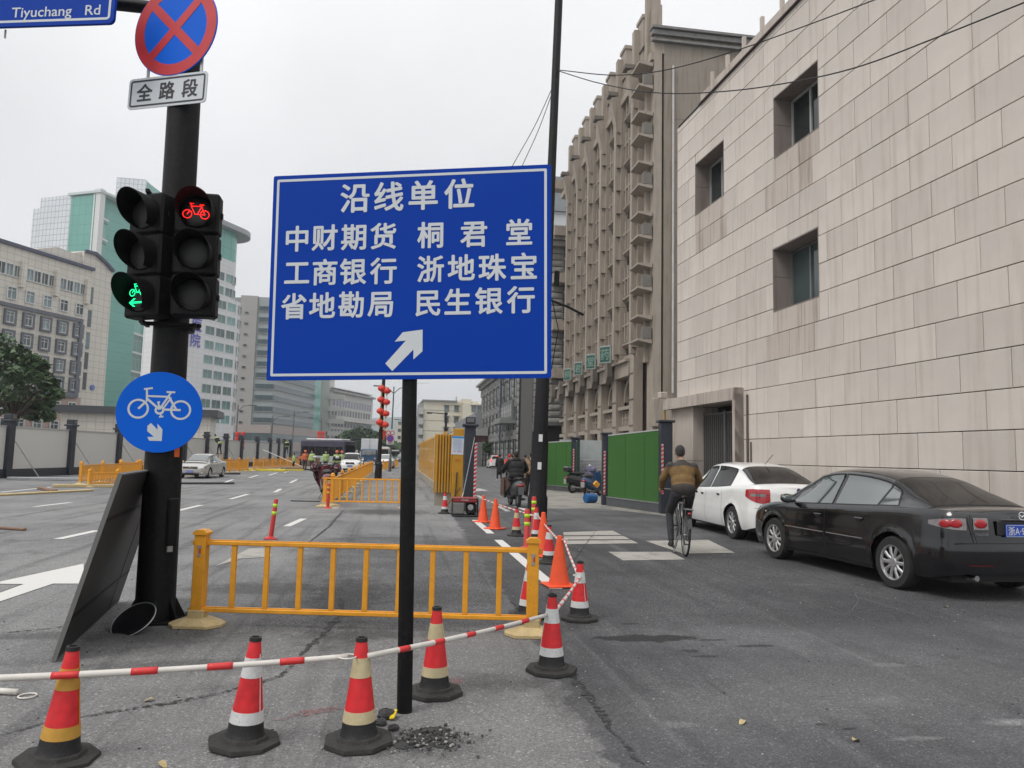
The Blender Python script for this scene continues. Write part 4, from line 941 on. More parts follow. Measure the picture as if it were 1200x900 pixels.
for x in pil+[pil[-1]-3.8+.4]:
    cx = x+1.9
    if x == pil[0]: cx = x+1.3
    for k in range(6):
        z = 8.6+FH*k
        if x != pil[0]:
            link('sloped_ledge', ledm, rb, T((cx, .25, z+.55))); link('sloped_ledge', ledm, rb, T((cx, .25, z+1.85)))
            link('mullion', mulm, rb, T((cx, .2, z+3.0-1.85+.5+.1))); link('window', winm, rb, T((cx, .2, z-.4)))
        else:
            o = link('air_conditioner_shelf', None, rb)
            b = MB(); V, F_ = slope_ledge(z, 1.7, .9); b.add(V, F_); V, F_ = slope_ledge(z+1.45, 1.7, .9); b.add(V, F_); b.build('ledge', CON, o, M=T((-.9, -.1, 0)))
            b = MB(); b.bbox((-.19, -.42, z+.48), (.32, .6, .75), .03); b.build('air_conditioner', mat('ac_unit', (.15, .135, .115), .6, dirt=.3), o)
    if x != pil[0]:
        b = MB(); b.box((cx, .1, 8.0), (lw, .1, .9)); b.box((cx, -.15, 7.3), (3.1, .8, .9)); b.box((cx, -.25, 7.85), (3.15, 1.0, .18)); b.build('belt', CON, rb)
        b = MB(); b.box((cx, .0, 3.5), (lw-.3, .6, .3)); b.box((cx, .0, 4.85), (lw-.3, .7, .22)); b.box((cx, .15, 4.15), (lw-.3, .3, 1.1))
        for q in range(4):
            b.box((cx-1.0+q*.66, -.04, 4.2), (.5, .12, .1)); b.box((cx-1.0+q*.66, -.05, 4.2), (.1, .13, .8)); b.box((cx-1.25+q*.66, -.04, 4.2), (.06, .1, .9))
        b.build('lattice_panel', CON, rb)
        b = MB(); b.box((cx, .55, 1.8), (lw-.3, .04, 3.1)); b.build('window', GLASS, rb)
        b = MB(); b.box((cx, .3, 5.8), (lw-.3, .04, 1.9)); b.build('window', mat('dull_glass', (.08, .075, .07), .3), rb)
        b = MB()
        for a in range(9):
            a0, a1 = math.pi*a/9, math.pi*(a+1)/9; r0 = 1.0
            b.prism([(cx-r0*math.cos(a0), 5.3+r0*1.3*math.sin(a0)), (cx-r0*math.cos(a1), 5.3+r0*1.3*math.sin(a1)), (cx-r0*1.25*math.cos(a1), 5.3+r0*1.6*math.sin(a1)), (cx-r0*1.25*math.cos(a0), 5.3+r0*1.6*math.sin(a0))], .02, .3)
        b.build('arch', CON, rb)
        b = MB(); V = [(-.35, 8.1), (.35, 8.1), (.35, 7.1), (0, 6.6), (-.35, 7.1)]; b.prism([(x+p, q) for p, q in V], -1.05, -.7); b.box((x, -.75, 7.6), (.4, .5, 1.3)); b.build('bracket_shield', CON3, rb)
GSG = mat('green_sign', (.01, .07, .05), .5)
for ch, (px, py_) in zip('桐君堂药', ((665.2, 439), (678, 432), (692.6, 424), (709.5, 415.6))):
    pl = ON(px, py_, Vector((XF-1.5, 50, 0)), (1, 0, 0)); sc_ = (pl-EYEV).length/FPX
    o = link('sign_box', None, rb); o.parent = None; o['label'] = {'桐': 'farthest green character box on the ribbed office building', '君': 'second farthest green character box on the ribbed building', '堂': 'third green character box above the ribbed building entrance', '药': 'nearest and largest green character box on the ribbed building'}[ch]; o['category'] = 'sign'; o['group'] = 'green character boxes on the facade'
    hh = [16.5, 18, 21, 24][ '桐君堂药'.index(ch)]*sc_
    o.name = 'character_sign'; o.matrix_world = frame_mat(pl, Vector((.55, -.83, 0)).normalized())
    b = MB(); b.bbox((0, 0, 0), (hh*.72, .12, hh*.85), .02); b.build('sign_rim', mat('sign_rim', (.28, .31, .29), .5), o)
    b = MB(); b.box((0, -.065, 0), (hh*.60, .01, hh*.72)); b.build('sign_face', GSG, o)
    b = MB(); text_into(b, ch, hh*.58, T((0, -.075, -hh*.22)), .01); b.build('character', mat('sign_pale', (.18, .26, .22), .6), o)
b = MB(); b.tube([(.12, 1.15, 5.5), (.12, 1.15, 26)], .07, 8); b.build('down_pipe', mat('pale_pipe', (.5, .47, .45), .6, dirt=.4), rb)
b = MB(); b.bbox((.1, .5, 4.3), (.5, 1.2, 1.7), .04); b.build('service_box', CON, rb)
for k in range(5):
    z = 9+4.6*k; b = MB()
    P = [[(-L_-.2-1.4*math.sin(t*.26), -.2-1.5*(1-math.cos(t*.26)), z0) for z0 in (z, z+.9)] for t in range(7)]
    b.grid(P); b.box((-L_-.6, -.2, z+.45), (1.2, 1.2, .9)); b.build('balcony', CON, rb)

# ------------------------------------------------------------------ rusticated stone hotel and white block behind it
RUST = ashlar_mat('rusticated_stone', (.26, .255, .235), .12, .8); RUSTD = mat('stone_shadow_gap', (.08, .078, .07), .9)
ht = root('rusticated_hotel', (0, 0, 0), 0, 'grey rough-stone building with stone courses and entrance canopy down the street', 'building')
XH, YH = 12.6, 70.0
ht.matrix_world = T((XH, YH, 0))
b = MB(); b.box((4.5, 3.5, 11), (8.9, 6.8, 22)); b.box((2.0, 26, 6), (3.8, 38, 12)); b.build('core', RUSTD, ht)
blk = {}
def rock(w_, h_, d=.16):
    k_ = (round(w_, 2), round(h_, 2))
    if k_ not in blk:
        bb_ = MB(); P = []
        for i in range(4):
            z = -h_/2+h_*i/3; P.append([(-w_/2+w_*j/4, -(d*(.55 if i in (0, 3) or j in (0, 4) else 1))*random.uniform(.8, 1.1), z) for j in range(5)])
        bb_.grid(P); blk[k_] = bb_.mesh('stone_course', RUST)
    return blk[k_]
for k in range(27):
    z = 5.0+.64*k
    if z > 22: break
    for j in range(3): link('stone_course', rock(1.35, .56), ht, T((.75+j*1.42, 0, z)))
    link('stone_course', rock(1.8, .56), ht, T((6.2, 0, z)))
for k in range(8): link('stone_course', rock(1.3, .56), ht, T((.7, 0, .4+.58*k)))
b = MB(); b.box((4.5, 3, 22.2), (9.3, 7.4, .5)); b.box((4.5, 3, 22.7), (9.8, 8, .4)); b.build('cornice', RUST, ht)
b = MB(); b.box((2.4, -.3, 4.7), (4.6, 1.0, .35)); b.build('ledge', mat('slate_ledge', (.1, .1, .1), .7), ht)
b = MB(); b.box((3.6, .05, 2.2), (4.2, .1, 4.4)); b.build('dark_recess', DARK, ht)
Mside = frame_mat(Vector((0, 0, 0)), (0, -1, 0))
for bay in range(10):
    y0 = 8.0+bay*3.7
    for k in range(15):
        z = .5+.76*k; link('stone_pier_block', rock(1.1, .66), ht, T((-.02, y0, z)) @ Mside)
    w = link('window_bay', None, ht); b = MB()
    for k in range(3): b.box((-.02, y0+1.85, 2.1+3.5*k), (.06, 1.5, 2.2))
    b.build('pane', GLASS, w); b = MB()
    for k in range(3): b.box((-.06, y0+1.85, 3.9+3.5*k), (.14, 2.4, 1.0)); b.box((-.05, y0+1.85, 2.2+3.5*k), (.1, .12, 2.3))
    b.build('spandrel', mat('grey_spandrel', (.17, .172, .17), .7), w)
b = MB(); b.box((.2, 26, 11.8), (1.2, 38.6, .5)); b.box((.0, 26, 12.2), (1.6, 38.9, .3)); b.build('cornice', RUST, ht)
b = MB(); b.box((-.25, 15, 6.6), (.3, 9.5, 2.2)); b.build('sign_band', mat('sign_band_grey', (.14, .145, .14), .7), ht)
b = MB()
for k in range(6): b.box((-.42, 11.3+k*1.5, 6.6), (.06, .5, 1.3)); b.box((-.42, 11.3+k*1.5, 6.6), (.055, 1.0, .2))
b.build('sign_bars', mat('sign_pale_bar', (.36, .37, .36), .6), ht)
b = MB(); b.box((-.85, 13.5, 5.3), (1.7, 6.5, .35)); b.box((-.8, 13.5, 5.6), (1.5, 6.1, .25)); b.build('canopy', mat('canopy_steel', (.2, .21, .2), .6), ht)
b = MB(); b.prism([(-2.6, 4.5), (-1.6, 5.2), (-.2, 5.6), (-.2, 4.3), (-2.6, 4.3)], 33, 40); b.build('porch_roof', mat('porch_grey', (.3, .3, .28), .7), ht)
b = MB(); b.box((-1.2, 36.5, 3.9), (2.0, 6.2, .8)); b.build('red_fascia', mat('dull_red_fascia', (.10, .03, .03), .6), ht)
for dx, dy in ((-2.2, 33.4), (-2.2, 39.4)): b = MB(); b.box((dx, dy, 2.15), (.4, .4, 4.3)); b.build('porch_column', RUST, ht)
b = MB(); b.box((-.45, 19.2, 7.4), (.1, .9, 8.5)); b.build('vertical_banner', mat('navy_banner', (.02, .025, .06), .6), ht)
wt = root('white_tower_block', (20, 112, 0), 0, 'pale grey tower block rising behind the lamp post and the ribbed offices', 'building')
TL_ = tiled_mat('pale_cladding', (.55, .56, .56), (.3, .3, .3), 3.0, 1.8, mort=.05)
b = MB(); b.box((5.0, 6, 20), (9, 12, 40)); b.build('tower', TL_, wt, M=T((-.3, 0, 0)))
b = MB(); b.box((5, 6, 43), (6, 8, 6)); b.box((5, 6, 46.3), (5.4, 7, .8)); b.box((4.7, 6, 40.3), (9.6, 13, .6)); b.build('roof_crown', mat('crown_grey', (.22, .24, .25), .5), wt)
gm_ = MB(); gm_.box((0, 0, 0), (1.7, .1, 1.9)); gm_ = gm_.mesh('window', GLASSB)
for k in range(12):
    for j in range(3): link('window', gm_, wt, T((1.2+j*2.7, -.05, 1.5+3.2*k)))
bb2 = root('grey_street_block', (11.5, 112, 0), 0, 'plain grey low block closing the row beyond the stone hotel', 'building')
b = MB(); b.box((7, 20, 4), (14, 40, 8)); b.build('body', mat('grey_render', (.22, .23, .24), .8, var=.15, vscale=.3), bb2)
for k in range(6): b = MB(); b.box((-.03, 3+k*6, 5), (.08, 3, 2)); b.build('window', GLASS, bb2)

# ------------------------------------------------------------------ far left and centre buildings
def zat(px, py, Y): d = ray(px, py); return EYE+d.z*Y/d.y
def P_at(px, Y, py=530): d = ray(px, py); return Vector((d.x/d.y*Y, Y, 0))
WM = {}
def win_mesh(w_, h_, mats, nv=1, transom=False, fr=.12, key=None, depth=.14):
    k_ = (round(w_, 2), round(h_, 2), nv, transom, fr, tuple(m_.name for m_ in mats), depth)
    if k_ in WM: return WM[k_]
    b = MB(); b.box((0, .02, 0), (w_, .03, h_), 1)
    for x in (-w_/2+fr/2, w_/2-fr/2): b.box((x, -depth/2, 0), (fr, depth, h_), 0)
    for z in (-h_/2+fr/2, h_/2-fr/2): b.box((0, -depth/2, z), (w_-2*fr, depth, fr), 0)
    for i in range(nv): b.box((-w_/2+w_*(i+1)/(nv+1), -.02, 0), (fr*.6, .06, h_-2*fr), 0)
    if transom: b.box((0, -.021, h_*.2), (w_-2*fr, .055, fr*.6), 0)
    WM[k_] = b.mesh('window', mats); return WM[k_]
class Fac:
    """a facade with local x along u, z up, y into the wall"""
    def __init__(s, par, C0, u): s.par = par; s.C0 = Vector(C0); s.u = Vector(u).normalized(); s.M = frame_mat(s.C0, s.u); s.I = s.M.inverted(); s.n = s.u.cross(Vector((0, 0, 1)))
    def at(s, px, py): q = s.I @ ON(px, py, s.C0, s.n); return q.x, q.z
    def win(s, me, x, z, nm='window', y=-.02): return link(nm, me, s.par, s.M @ T((x, y, z)))
    def box(s, nm, mt, x0, x1, z0, z1, y0, y1): b = MB(); b.box(((x0+x1)/2, (y0+y1)/2, (z0+z1)/2), (x1-x0, y1-y0, z1-z0)); return b.build(nm, mt, s.par, M=s.M)
# beige hospital, far left
BT = tiled_mat('beige_tile', (.66, .62, .55), (.47, .44, .385), 1.05, .95, mort=.045); PK = mat('pink_render', (.45, .33, .29), .7, var=.1, vscale=.3)
TRIM = mat('slate_trim', (.13, .14, .16), .6); COP = mat('navy_coping', (.07, .075, .12), .5)
o = root('beige_hospital', (0, 0, 0), 0, 'beige tiled hospital with grey framed windows at the far left', 'building')
C0 = P_at(107, 117, 317); zt_ = zat(107, 317, 117); u = (G(0, 284, zt_)-G(107, 317, zt_)); u = -Vector((u.x, u.y, 0)).normalized()
F = Fac(o, C0, u)
F.box('main_wall', BT, -45, 0, 8.6, zt_, 0, 14); F.box('pink_base', PK, -45, 0, 0, 8.6, .05, 14)
F.box('roof_coping', COP, -45.3, .4, zt_, zt_+.45, -.35, 1)
F.box('ledge_band', TRIM, -45, -1.2, 19.5, 20.0, -.3, .0); F.box('base_band', TRIM, -45, -.9, 8.5, 9.2, -.35, .0); F.box('vertical_trim', TRIM, -1.5, -1.0, 9.2, 20.0, -.35, 0)
cols = [F.at(px, 360)[0] for px in (11.8, 33.9, 54.4, 73.6, 93)]; dcol = (cols[-1]-cols[0])/4
xs_ = [cols[-1]-dcol*i for i in range(9)]
m1 = win_mesh(1.5, 1.75, [WFR, GLASSB], 1, True, .14); m2 = win_mesh(1.75, 2.05, [TRIM, TRIM], 0, False, .26, depth=.3); m3 = win_mesh(1.25, 1.5, [WFR, GLASSB], 1, True, .12)
for x in xs_:
    F.win(m1, x, 21.4)
    for z in (18.2, 15.5, 12.8, 10.3):
        if z > 9.4: F.win(m2, x, z); F.win(m3, x, z, y=-.08)
    for z in (7.0, 4.2, 1.6): F.win(m1, x, z)
tm = win_mesh(1.2, 1.7, [WFR, GLASSB], 1, False, .12); pierp = F.at(64, 340)[0]-F.at(24, 330)[0]; pr0 = F.at(64, 340)[0]
for i in range(-1, 7):
    xp = pr0-pierp*i; F.box('pier', BT, xp-.35, xp+.35, 22.4, 26, -.55, 0)
    for k in range(4): F.win(tm, xp-pierp+.95+k*(pierp-1.0)/3.75+.3, 24.4)
b = MB()
poly = [F.at(*q) for q in ((133.5, 318), (112, 298), (101, 294), (99, 300), (106, 330), (107, 600), (120, 600))]
poly = [(x, z) for x, z in [F.at(134, 318), F.at(124, 307), F.at(113, 297), F.at(101, 294), F.at(100, 312), (-1.0, zt_-2), (-1.0, 0), (F.at(124, 470)[0], 0)]]
b.prism(poly, .3, 12); b.build('gabled_wing', BT, o, M=F.M)
b = MB(); q = [F.at(134, 318), F.at(124, 307), F.at(113, 297), F.at(101, 294)]
for p1_, p2_ in zip(q, q[1:]): b.tube([(p1_[0], .1, p1_[1]), (p2_[0], .1, p2_[1])], .3, 4)
b.build('wing_coping', COP, o, M=F.M)
b = MB(); poly = [F.at(50, 291), F.at(73, 289), F.at(90, 296), F.at(101, 295), F.at(101, 318), F.at(50, 308)]; b.prism(poly, .8, 8); b.build('roof_house', BT, o, M=F.M)
for z in (24.0, 20.5, 17.2, 14.2, 11.2): F.box('slot_window', GLASS, .1, .9, z-1.3, z+1.2, .2, .35)
b = MB(); e_ = F.at(109.5, 454); b.lathe([(.4, 0), (.4, .15)], 20, M=T((e_[0], .25, e_[1])) @ RX(R(90))); b.build('round_emblem', mat('emblem_blue', (.12, .2, .45), .5), o, M=F.M)
F.box('mast', STEEL, *(F.at(10, 275)[0]-.1, F.at(10, 275)[0]+.1), zt_, zt_+3, 2, 2.2)
# low wing with dark roof band in front of the glass tower
o = root('low_tiled_wing', (0, 0, 0), 0, 'low beige tiled wing with a dark flat roof band left of the round sign', 'building')
C1 = P_at(92, 104, 482); F = Fac(o, C1, (1, .1, 0)); z1 = zat(92, 482, 104)
F.box('wall', BT, -2, 16, 0, z1, 0, 6); F.box('dark_roof_band', mat('dark_fascia', (.05, .055, .062), .5), -3, 17, z1-.2, z1+.75, -.8, 6)
# glass tower
o = root('glass_tower', (0, 0, 0), 0, 'tall tower of white panels and pale green glass behind the beige hospital', 'building')
WP = tiled_mat('white_panels', (.66, .69, .71), (.30, .31, .33), 1.55, 1.95, mort=.085)
GG = tiled_mat('green_curtain_wall', (.14, .37, .31), (.08, .24, .20), 2.6, 3.3, mort=.07, rough=.22)
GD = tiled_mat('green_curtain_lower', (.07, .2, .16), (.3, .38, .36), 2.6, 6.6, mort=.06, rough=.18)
Y0 = 250; A_ = P_at(118, Y0, 222); zt_ = zat(118, 222, Y0); Lf = G(85, 225.5, zt_); Rt = G(160, 250, zt_)
uf = Vector((A_.x-Lf.x, A_.y-Lf.y, 0)).normalized(); FF = Fac(o, A_, uf)
xg = -(A_-Vector((Lf.x, Lf.y, 0))).length; xl_ = FF.at(38, 235)[0]; xm = FF.at(47, 232)[0]
FF.box('white_wing', WP, xm, xg, 0, zt_-.6, .3, 25); FF.box('white_wing', WP, xl_, xm, 0, zt_-4, .6, 22)
FF.box('green_front', GG, xg, -2.2, 0, zt_-1.5, -.2, 20); FF.box('corner_fin', WFR, -2.2, .6, 0, zt_+.2, -.4, 1.5)
FF.box('roof_slab', mat('roof_edge', (.5, .55, .54), .5), xg-1, 1, zt_-1.2, zt_-.4, -.8, 20)
ur = Vector((Rt.x-A_.x, Rt.y-A_.y, 0)).normalized(); FR = Fac(o, A_, ur)
FR.box('green_side', GG, 0, 60, 0, zt_-1.0, 0.4, 1.6)
for k in range(11): FR.box('white_floor_band', WFR, .3, 60, 8+6.7*k, 8.7+6.7*k, .15, .45)
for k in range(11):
    FR.box('band_shadow_strip', mat('band_shadow', (.1, .14, .13), .6), .3, 60, 6.9+6.7*k, 7.2+6.7*k, .25, .42)  # dark strips coloured as the shadow below the white floor bands
FR.box('white_end', WP, FR.at(171, 420)[0], FR.at(184, 420)[0]+6, 0, FR.at(171, 372)[1], -1.5, 1.2)
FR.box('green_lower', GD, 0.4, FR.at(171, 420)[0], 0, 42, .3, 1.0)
for k in range(5): FR.win(win_mesh(3.4, 3.6, [FRAME, GLASS], 0, False, .1), FR.at(180, 420)[0], FR.at(180, 388+k*17)[1], y=-1.55)
Tp = P_at(137, 300, 207.5); zt2 = zat(137, 207.5, 300); F = Fac(o, Tp, (1, .02, 0)); x2 = F.at(171, 208)[0]
F.box('plant_tower', WP, 0, x2, 60, zt2, 0, 22)
F2 = Fac(o, F.M @ Vector((x2, 0, 0)), ur); F2.box('plant_tower_glass', GG, 0, 30, 60, zt2-.3, .2, 10)
# white hospital with rounded end
o = root('white_hospital', (0, 0, 0), 0, 'white hospital tower with rounded end and blue characters down its wall', 'building')
HW = tiled_mat('white_tile_wall', (.66, .66, .66), (.45, .45, .45), 1.6, 1.1, mort=.03); HG = mat('teal_window', (.07, .13, .125), .12, var=.4, vscale=.3, spec=.8); vary(HG, .6, 2.6)
Y0 = 186; C0 = P_at(273, Y0, 405.8); zr = zat(273, 405.8, Y0); q = G(238, 398.3, zr); u = Vector((C0.x-q.x, C0.y-q.y, 0)).normalized(); F = Fac(o, C0, u)
def curved(nm, mt, x0, x1, rad, z0, z1, extra=0.0):
    pts = [(x0, extra*-1)]+[(x1+rad*math.sin(a)*1.0, -extra+rad*(1-math.cos(a))) for a in [R(9*i) for i in range(13)]]+[(x1+rad*.5, rad*2.6), (x0+2, rad*1.2), (x0, .6)]
    b = MB(); n = len(pts); b.add([(p[0], p[1], z0) for p in pts]+[(p[0], p[1], z1) for p in pts], [tuple(range(n)), tuple(range(n, 2*n))[::-1]]+[(i, (i+1) % n, (i+1) % n+n, i+n) for i in range(n)])
    return b.build(nm, mt, o, M=F.M)
zlow = F.at(275, 352)[1]; ztop = F.at(272, 272)[1]; x_e = F.at(274, 420)[0]; x_u = F.at(270, 320)[0]
xB = F.at(184, 440)[0]
curved('lower_block', HW, xB, x_e-.6, 5.5, 3.4, zlow); curved('upper_tower', HW, xB+4, x_u, 5.0, zlow, F.at(271, 306)[1])
curved('glass_crown', GG, xB+4, x_u, 4.8, F.at(271, 306)[1], ztop); curved('roof_disc', mat('disc_grey', (.3, .31, .32), .5), xB+8, x_u+1.5, 7.0, ztop, ztop+1.2, 2.0)
curved('roof_rail', WFR, xB+9, x_u, 5.5, ztop+1.2, ztop+1.8)
curved('ground_floor', mat('brown_lobby', (.14, .11, .095), .7), xB, x_e-1.5, 5, 0, 3.4)
cx = [F.at(px, 420)[0] for px in (244, 256, 268)]; dx = (cx[2]-cx[0])/2
z0 = F.at(256, 406.5)[1]; dz = (z0-F.at(256, 491)[1])/5.0
mw = win_mesh(dx*.86, dz*.60, [WFR, HG], 1, False, .06, depth=.05)
for k in range(-8, 6):
    z = z0-dz*k
    up_ = z > zlow
    for i in range(-5, 3):
        x = cx[0]+dx*i
        if z > F.at(271, 312)[1]: continue
        if i < 0 and not up_: continue
        F.win(mw, x-(1.2 if up_ else 0), z)
    if not up_:
        a = R(28); F_x, F_y = x_e-.6+5.5*math.sin(a), 5.5*(1-math.cos(a)); link('window', win_mesh(dx*.75, dz*.60, [WFR, HG], 1, False, .10), o, F.M @ T((F_x, F_y, z)) @ RZ(a) @ T((0, -.05, 0)))
    else:
        a = R(20); F_x, F_y = x_u+5.0*math.sin(a), 5.0*(1-math.cos(a)); link('window', win_mesh(dx*.6, dz*.60, [WFR, HG], 1, False, .10), o, F.M @ T((F_x, F_y, z)) @ RZ(a) @ T((0, -.05, 0))) if z < F.at(271, 312)[1] else None
VIO = mat('violet_character', (.10, .09, .42), .6)
for ch, (px, py_) in zip('医院', ((230.5, 381), (228.5, 399))):
    x, z = F.at(px, py_); b = MB(); text_into(b, ch, 3.3, T((x, -.2, z-1.2)), .02); b.build('character', VIO, o, M=F.M)
# grey banded offices
o = root('banded_office_block', (0, 0, 0), 0, 'grey office block with long horizontal window strips left of the blue sign', 'building')
BG = tiled_mat('grey_band_panel', (.31, .34, .34), (.22, .24, .24), 1.8, 4.0, mort=.03); BGp = mat('grey_end_slab', (.34, .33, .31), .8, var=.08, vscale=.1); STG = tiled_mat('strip_glass', (.065, .10, .11), (.15, .17, .17), 2.4, 9.0, mort=.05, rough=.15)
Y0 = 220; C0 = P_at(319.6, Y0, 464.8); zr = zat(319.6, 464.8, Y0); q = G(367.9, 475.2, zr); u = Vector((q.x-C0.x, q.y-C0.y, 0)).normalized(); FR = Fac(o, C0, u)
FF = Fac(o, C0, Vector((1, -.04, 0))); zt_ = FF.at(300, 347)[1]; step = (zat(319.6, 453, Y0)-zat(319.6, 492.5, Y0))/3; zb_ = zat(319.6, 453, Y0)
xL = FF.at(297.5, 440)[0]; xW = FF.at(277.5, 440)[0]; xr = FR.at(368, 480)[0]; xg = FR.at(376, 480)[0]
FF.box('end_slab', BGp, xW, xL, 0, zt_, -.4, 20); FF.box('front_body', BG, xL, 0, 0, zt_-.2, .02, 20); FR.box('side_body', BG, 0.02, xr, 0, zt_-.2, .0, 18)
FR.box('glass_stair', GG, xr, xg, 0, zt_-2, .3, 15)
k = -4
for k in range(-8, 4):
    z = zb_-step*k
    if z > zt_-2.5: continue
    FF.box('strip_window', STG, xL+.5, -.03, z-step*.21, z+step*.21, -.14, .3); FR.box('strip_window', STG, .1, xr-.4, z-step*.21, z+step*.21, -.14, .3)
    FF.box('band_lip', BGp, xL+.3, .1, z-step*.26, z-step*.22, -.3, .0) ; FR.box('band_lip', BGp, .1, xr, z-step*.26, z-step*.22, -.3, .0)
zz = zb_-step*3.75; FF.box('stone_band', mat('pink_stone', (.36, .31, .285), .7), xL-6, 0, zz-1.3, zz+1.0, -.6, .1); FR.box('stone_band', MATS['pink_stone'], 0.02, xg+8, zz-1.3, zz+1.0, -.55, .1)
zz = zb_-step*4.45; FF.box('dark_glass_band', STG, xL-8, 0, zz-1.2, zz+1.0, -.55, .1); FR.box('dark_glass_band', STG, 0.02, xg+14, zz-1.2, zz+1.0, -.5, .1)
FF.box('grey_base', mat('blue_grey_panel', (.22, .24, .27), .6), xL-8, 0, 1.5, zz-1.2, -.7, .1); FR.box('pale_base', MATS['pink_stone'], 0.02, xg+14, 1.5, zz-1.2, -.65, .1)
sm = win_mesh(1.0, .6, [FRAME, GLASS], 0, False, .08)
for k in range(11): FF.win(sm, (xW+xL)/2-.5, zt_-5-step*k*.98, y=-.45)
# stepped white block with end wall
o = root('white_terraced_block', (0, 0, 0), 0, 'pale block with terraces and balconies receding behind the trees in the centre', 'building')
OW = mat('off_white_render', (.52, .51, .48), .8, var=.08, vscale=.1)
Y0 = 270; C0 = P_at(388, Y0, 455); zt_ = zat(388, 455, Y0); q = G(437, 465, zt_); u = Vector((q.x-C0.x, q.y-C0.y, 0)).normalized(); FR = Fac(o, C0, u); FF = Fac(o, C0, (1, 0, 0))
xL = FF.at(375, 460)[0]; FF.box('end_wall', OW, xL, -.5, 0, zt_+12, -.3, 20); xr = FR.at(437, 470)[0]
FR.box('body', OW, 0, xr, 0, zt_, 0, 20); FR.box('roof_rail', WFR, 0, xr*.93, zt_+.2, zt_+.5, -1, 3); FR.box('roof_slab', mat('roof_shade', (.3, .3, .29), .8), 0, xr, zt_-1.1, zt_-.4, -1.2, 3)
for k in range(5): FF.win(win_mesh(1.5, 3.0, [FRAME, GLASS], 0, False, .1), xL*.55, zt_-3-k*6.6*.55)
LIL = mat('lilac_glass', (.2, .19, .27), .2, spec=.8)
for i in range(14):
    FR.win(win_mesh(xr/17, 3.0, [WFR, LIL], 1, False, .15), xr*(.07+i*.066), FR.at(400, 473)[1])
    FR.win(win_mesh(xr/19, 2.6, [WFR, GLASS], 1, False, .12), xr*(.05+i*.066), FR.at(400, 484)[1])
    for zz in (498, 506, 514): FR.win(win_mesh(xr/18, 1.9, [WFR, GLASS], 0, False, .1), xr*(.06+i*.068), FR.at(400, zz)[1])
FR.box('terrace_band', OW, -.3, xr, FR.at(400, 494)[1], FR.at(400, 488.5)[1], -2.5, 0)
for k in range(5): FF.box('balcony', OW, -.4, 5, 3+k*4.3, 4.6+k*4.3, -2.2, 0)
# cream block, right of the sign post
o = root('cream_apartment_block', (0, 0, 0), 0, 'cream apartment block with small dark windows at the end of the street', 'building')
CRM = mat('cream_render', (.60, .56, .45), .8, var=.06, vscale=.15); Y0 = 200
C0 = P_at(495, Y0); F = Fac(o, C0, (1, .03, 0)); X_ = lambda px: F.at(px, 500)[0]; Z_ = lambda py_: F.at(520, py_)[1]
F.box('main_wall', CRM, 0, X_(541), 0, Z_(470.5), 0, 12); F.box('roof_eave', mat('eave_grey', (.24, .24, .23), .7), -.4, X_(535), Z_(470.5), Z_(469), -.6, 12)
F.box('right_wing', CRM, X_(541), X_(566), 0, Z_(472), -2, 10); F.box('stair_head', CRM, X_(540), X_(551), Z_(472), Z_(467), -1, 8); F.box('stair_head', CRM, X_(552), X_(559), Z_(472), Z_(469.5), -1, 8)
F.box('balcony_stack', mat('grey_balcony', (.3, .31, .31), .7), X_(490.5), 0, 0, Z_(473), 1, 10)
for k in range(6): F.box('balcony_rail', mat('pale_balcony', (.42, .42, .4), .7), X_(490), -.1, Z_(484+k*12)-.5, Z_(484+k*12)+1.2, -.6, 1); F.box('storey_line', mat('storey_line', (.35, .33, .27), .8), 0, X_(541), Z_(481+k*12)-.06, Z_(481+k*12)+.06, -.06, 0)
me = win_mesh(1.25, 1.7, [FRAME, GLASS], 1, False, .12)
for px, rows_ in ((522.8, range(5)), (534.3, range(5)), (553.5, range(4)), (560, range(4))):
    for k in rows_:
        x = X_(px); z = Z_(478.5+k*13.0); F.win(me, x, z, y=-.02 if px < 541 else -2.05); F.box('window_hood', mat('hood_pale', (.5, .47, .4), .8), x-.9, x+.9, z+1.0, z+1.15, -.5 if px < 541 else -2.5, 0 if px < 541 else -2)
F.box('shop_podium', mat('podium_grey', (.3, .3, .3), .7), X_(541), X_(575), 0, 6.5, -8, -2)
# small distant cream block between lamp posts
o = root('distant_pale_block', (0, 0, 0), 0, 'small distant pale block just left of the black sign post', 'building')
F = Fac(o, P_at(463, 330), (1, 0, 0)); F.box('wall', CRM, 0, 12, 0, F.at(466, 494)[1], 0, 10)
for k in range(5):
    for j in range(4): F.win(win_mesh(1.4, 1.5, [FRAME, GLASS], 0, False, .1), 1.5+j*2.9, 2.5+k*3.1)
# hills
def hill(px0, px1, Y, pys, label_m, nm='hill'):
    b = MB(); P = []; n = len(pys)
    for i, py_ in enumerate(pys):
        px = lerp(px0, px1, i/(n-1)); p = P_at(px, Y); z = max(2, zat(px, py_, Y)); P.append([(p.x, p.y, -2), (p.x, p.y+60, z*.6), (p.x, p.y+160, z), (p.x, p.y+420, z*.5), (p.x, p.y+600, -2)])
    b.grid(P); b.build(nm, label_m, smooth=True, kind='structure')
HIL = mat('hill_green', (.10, .14, .13), .95, var=.3, vscale=.01)
hill(300, 620, 1500, [512, 505, 497, 490, 486, 484, 484, 487, 492, 500, 512], HIL)
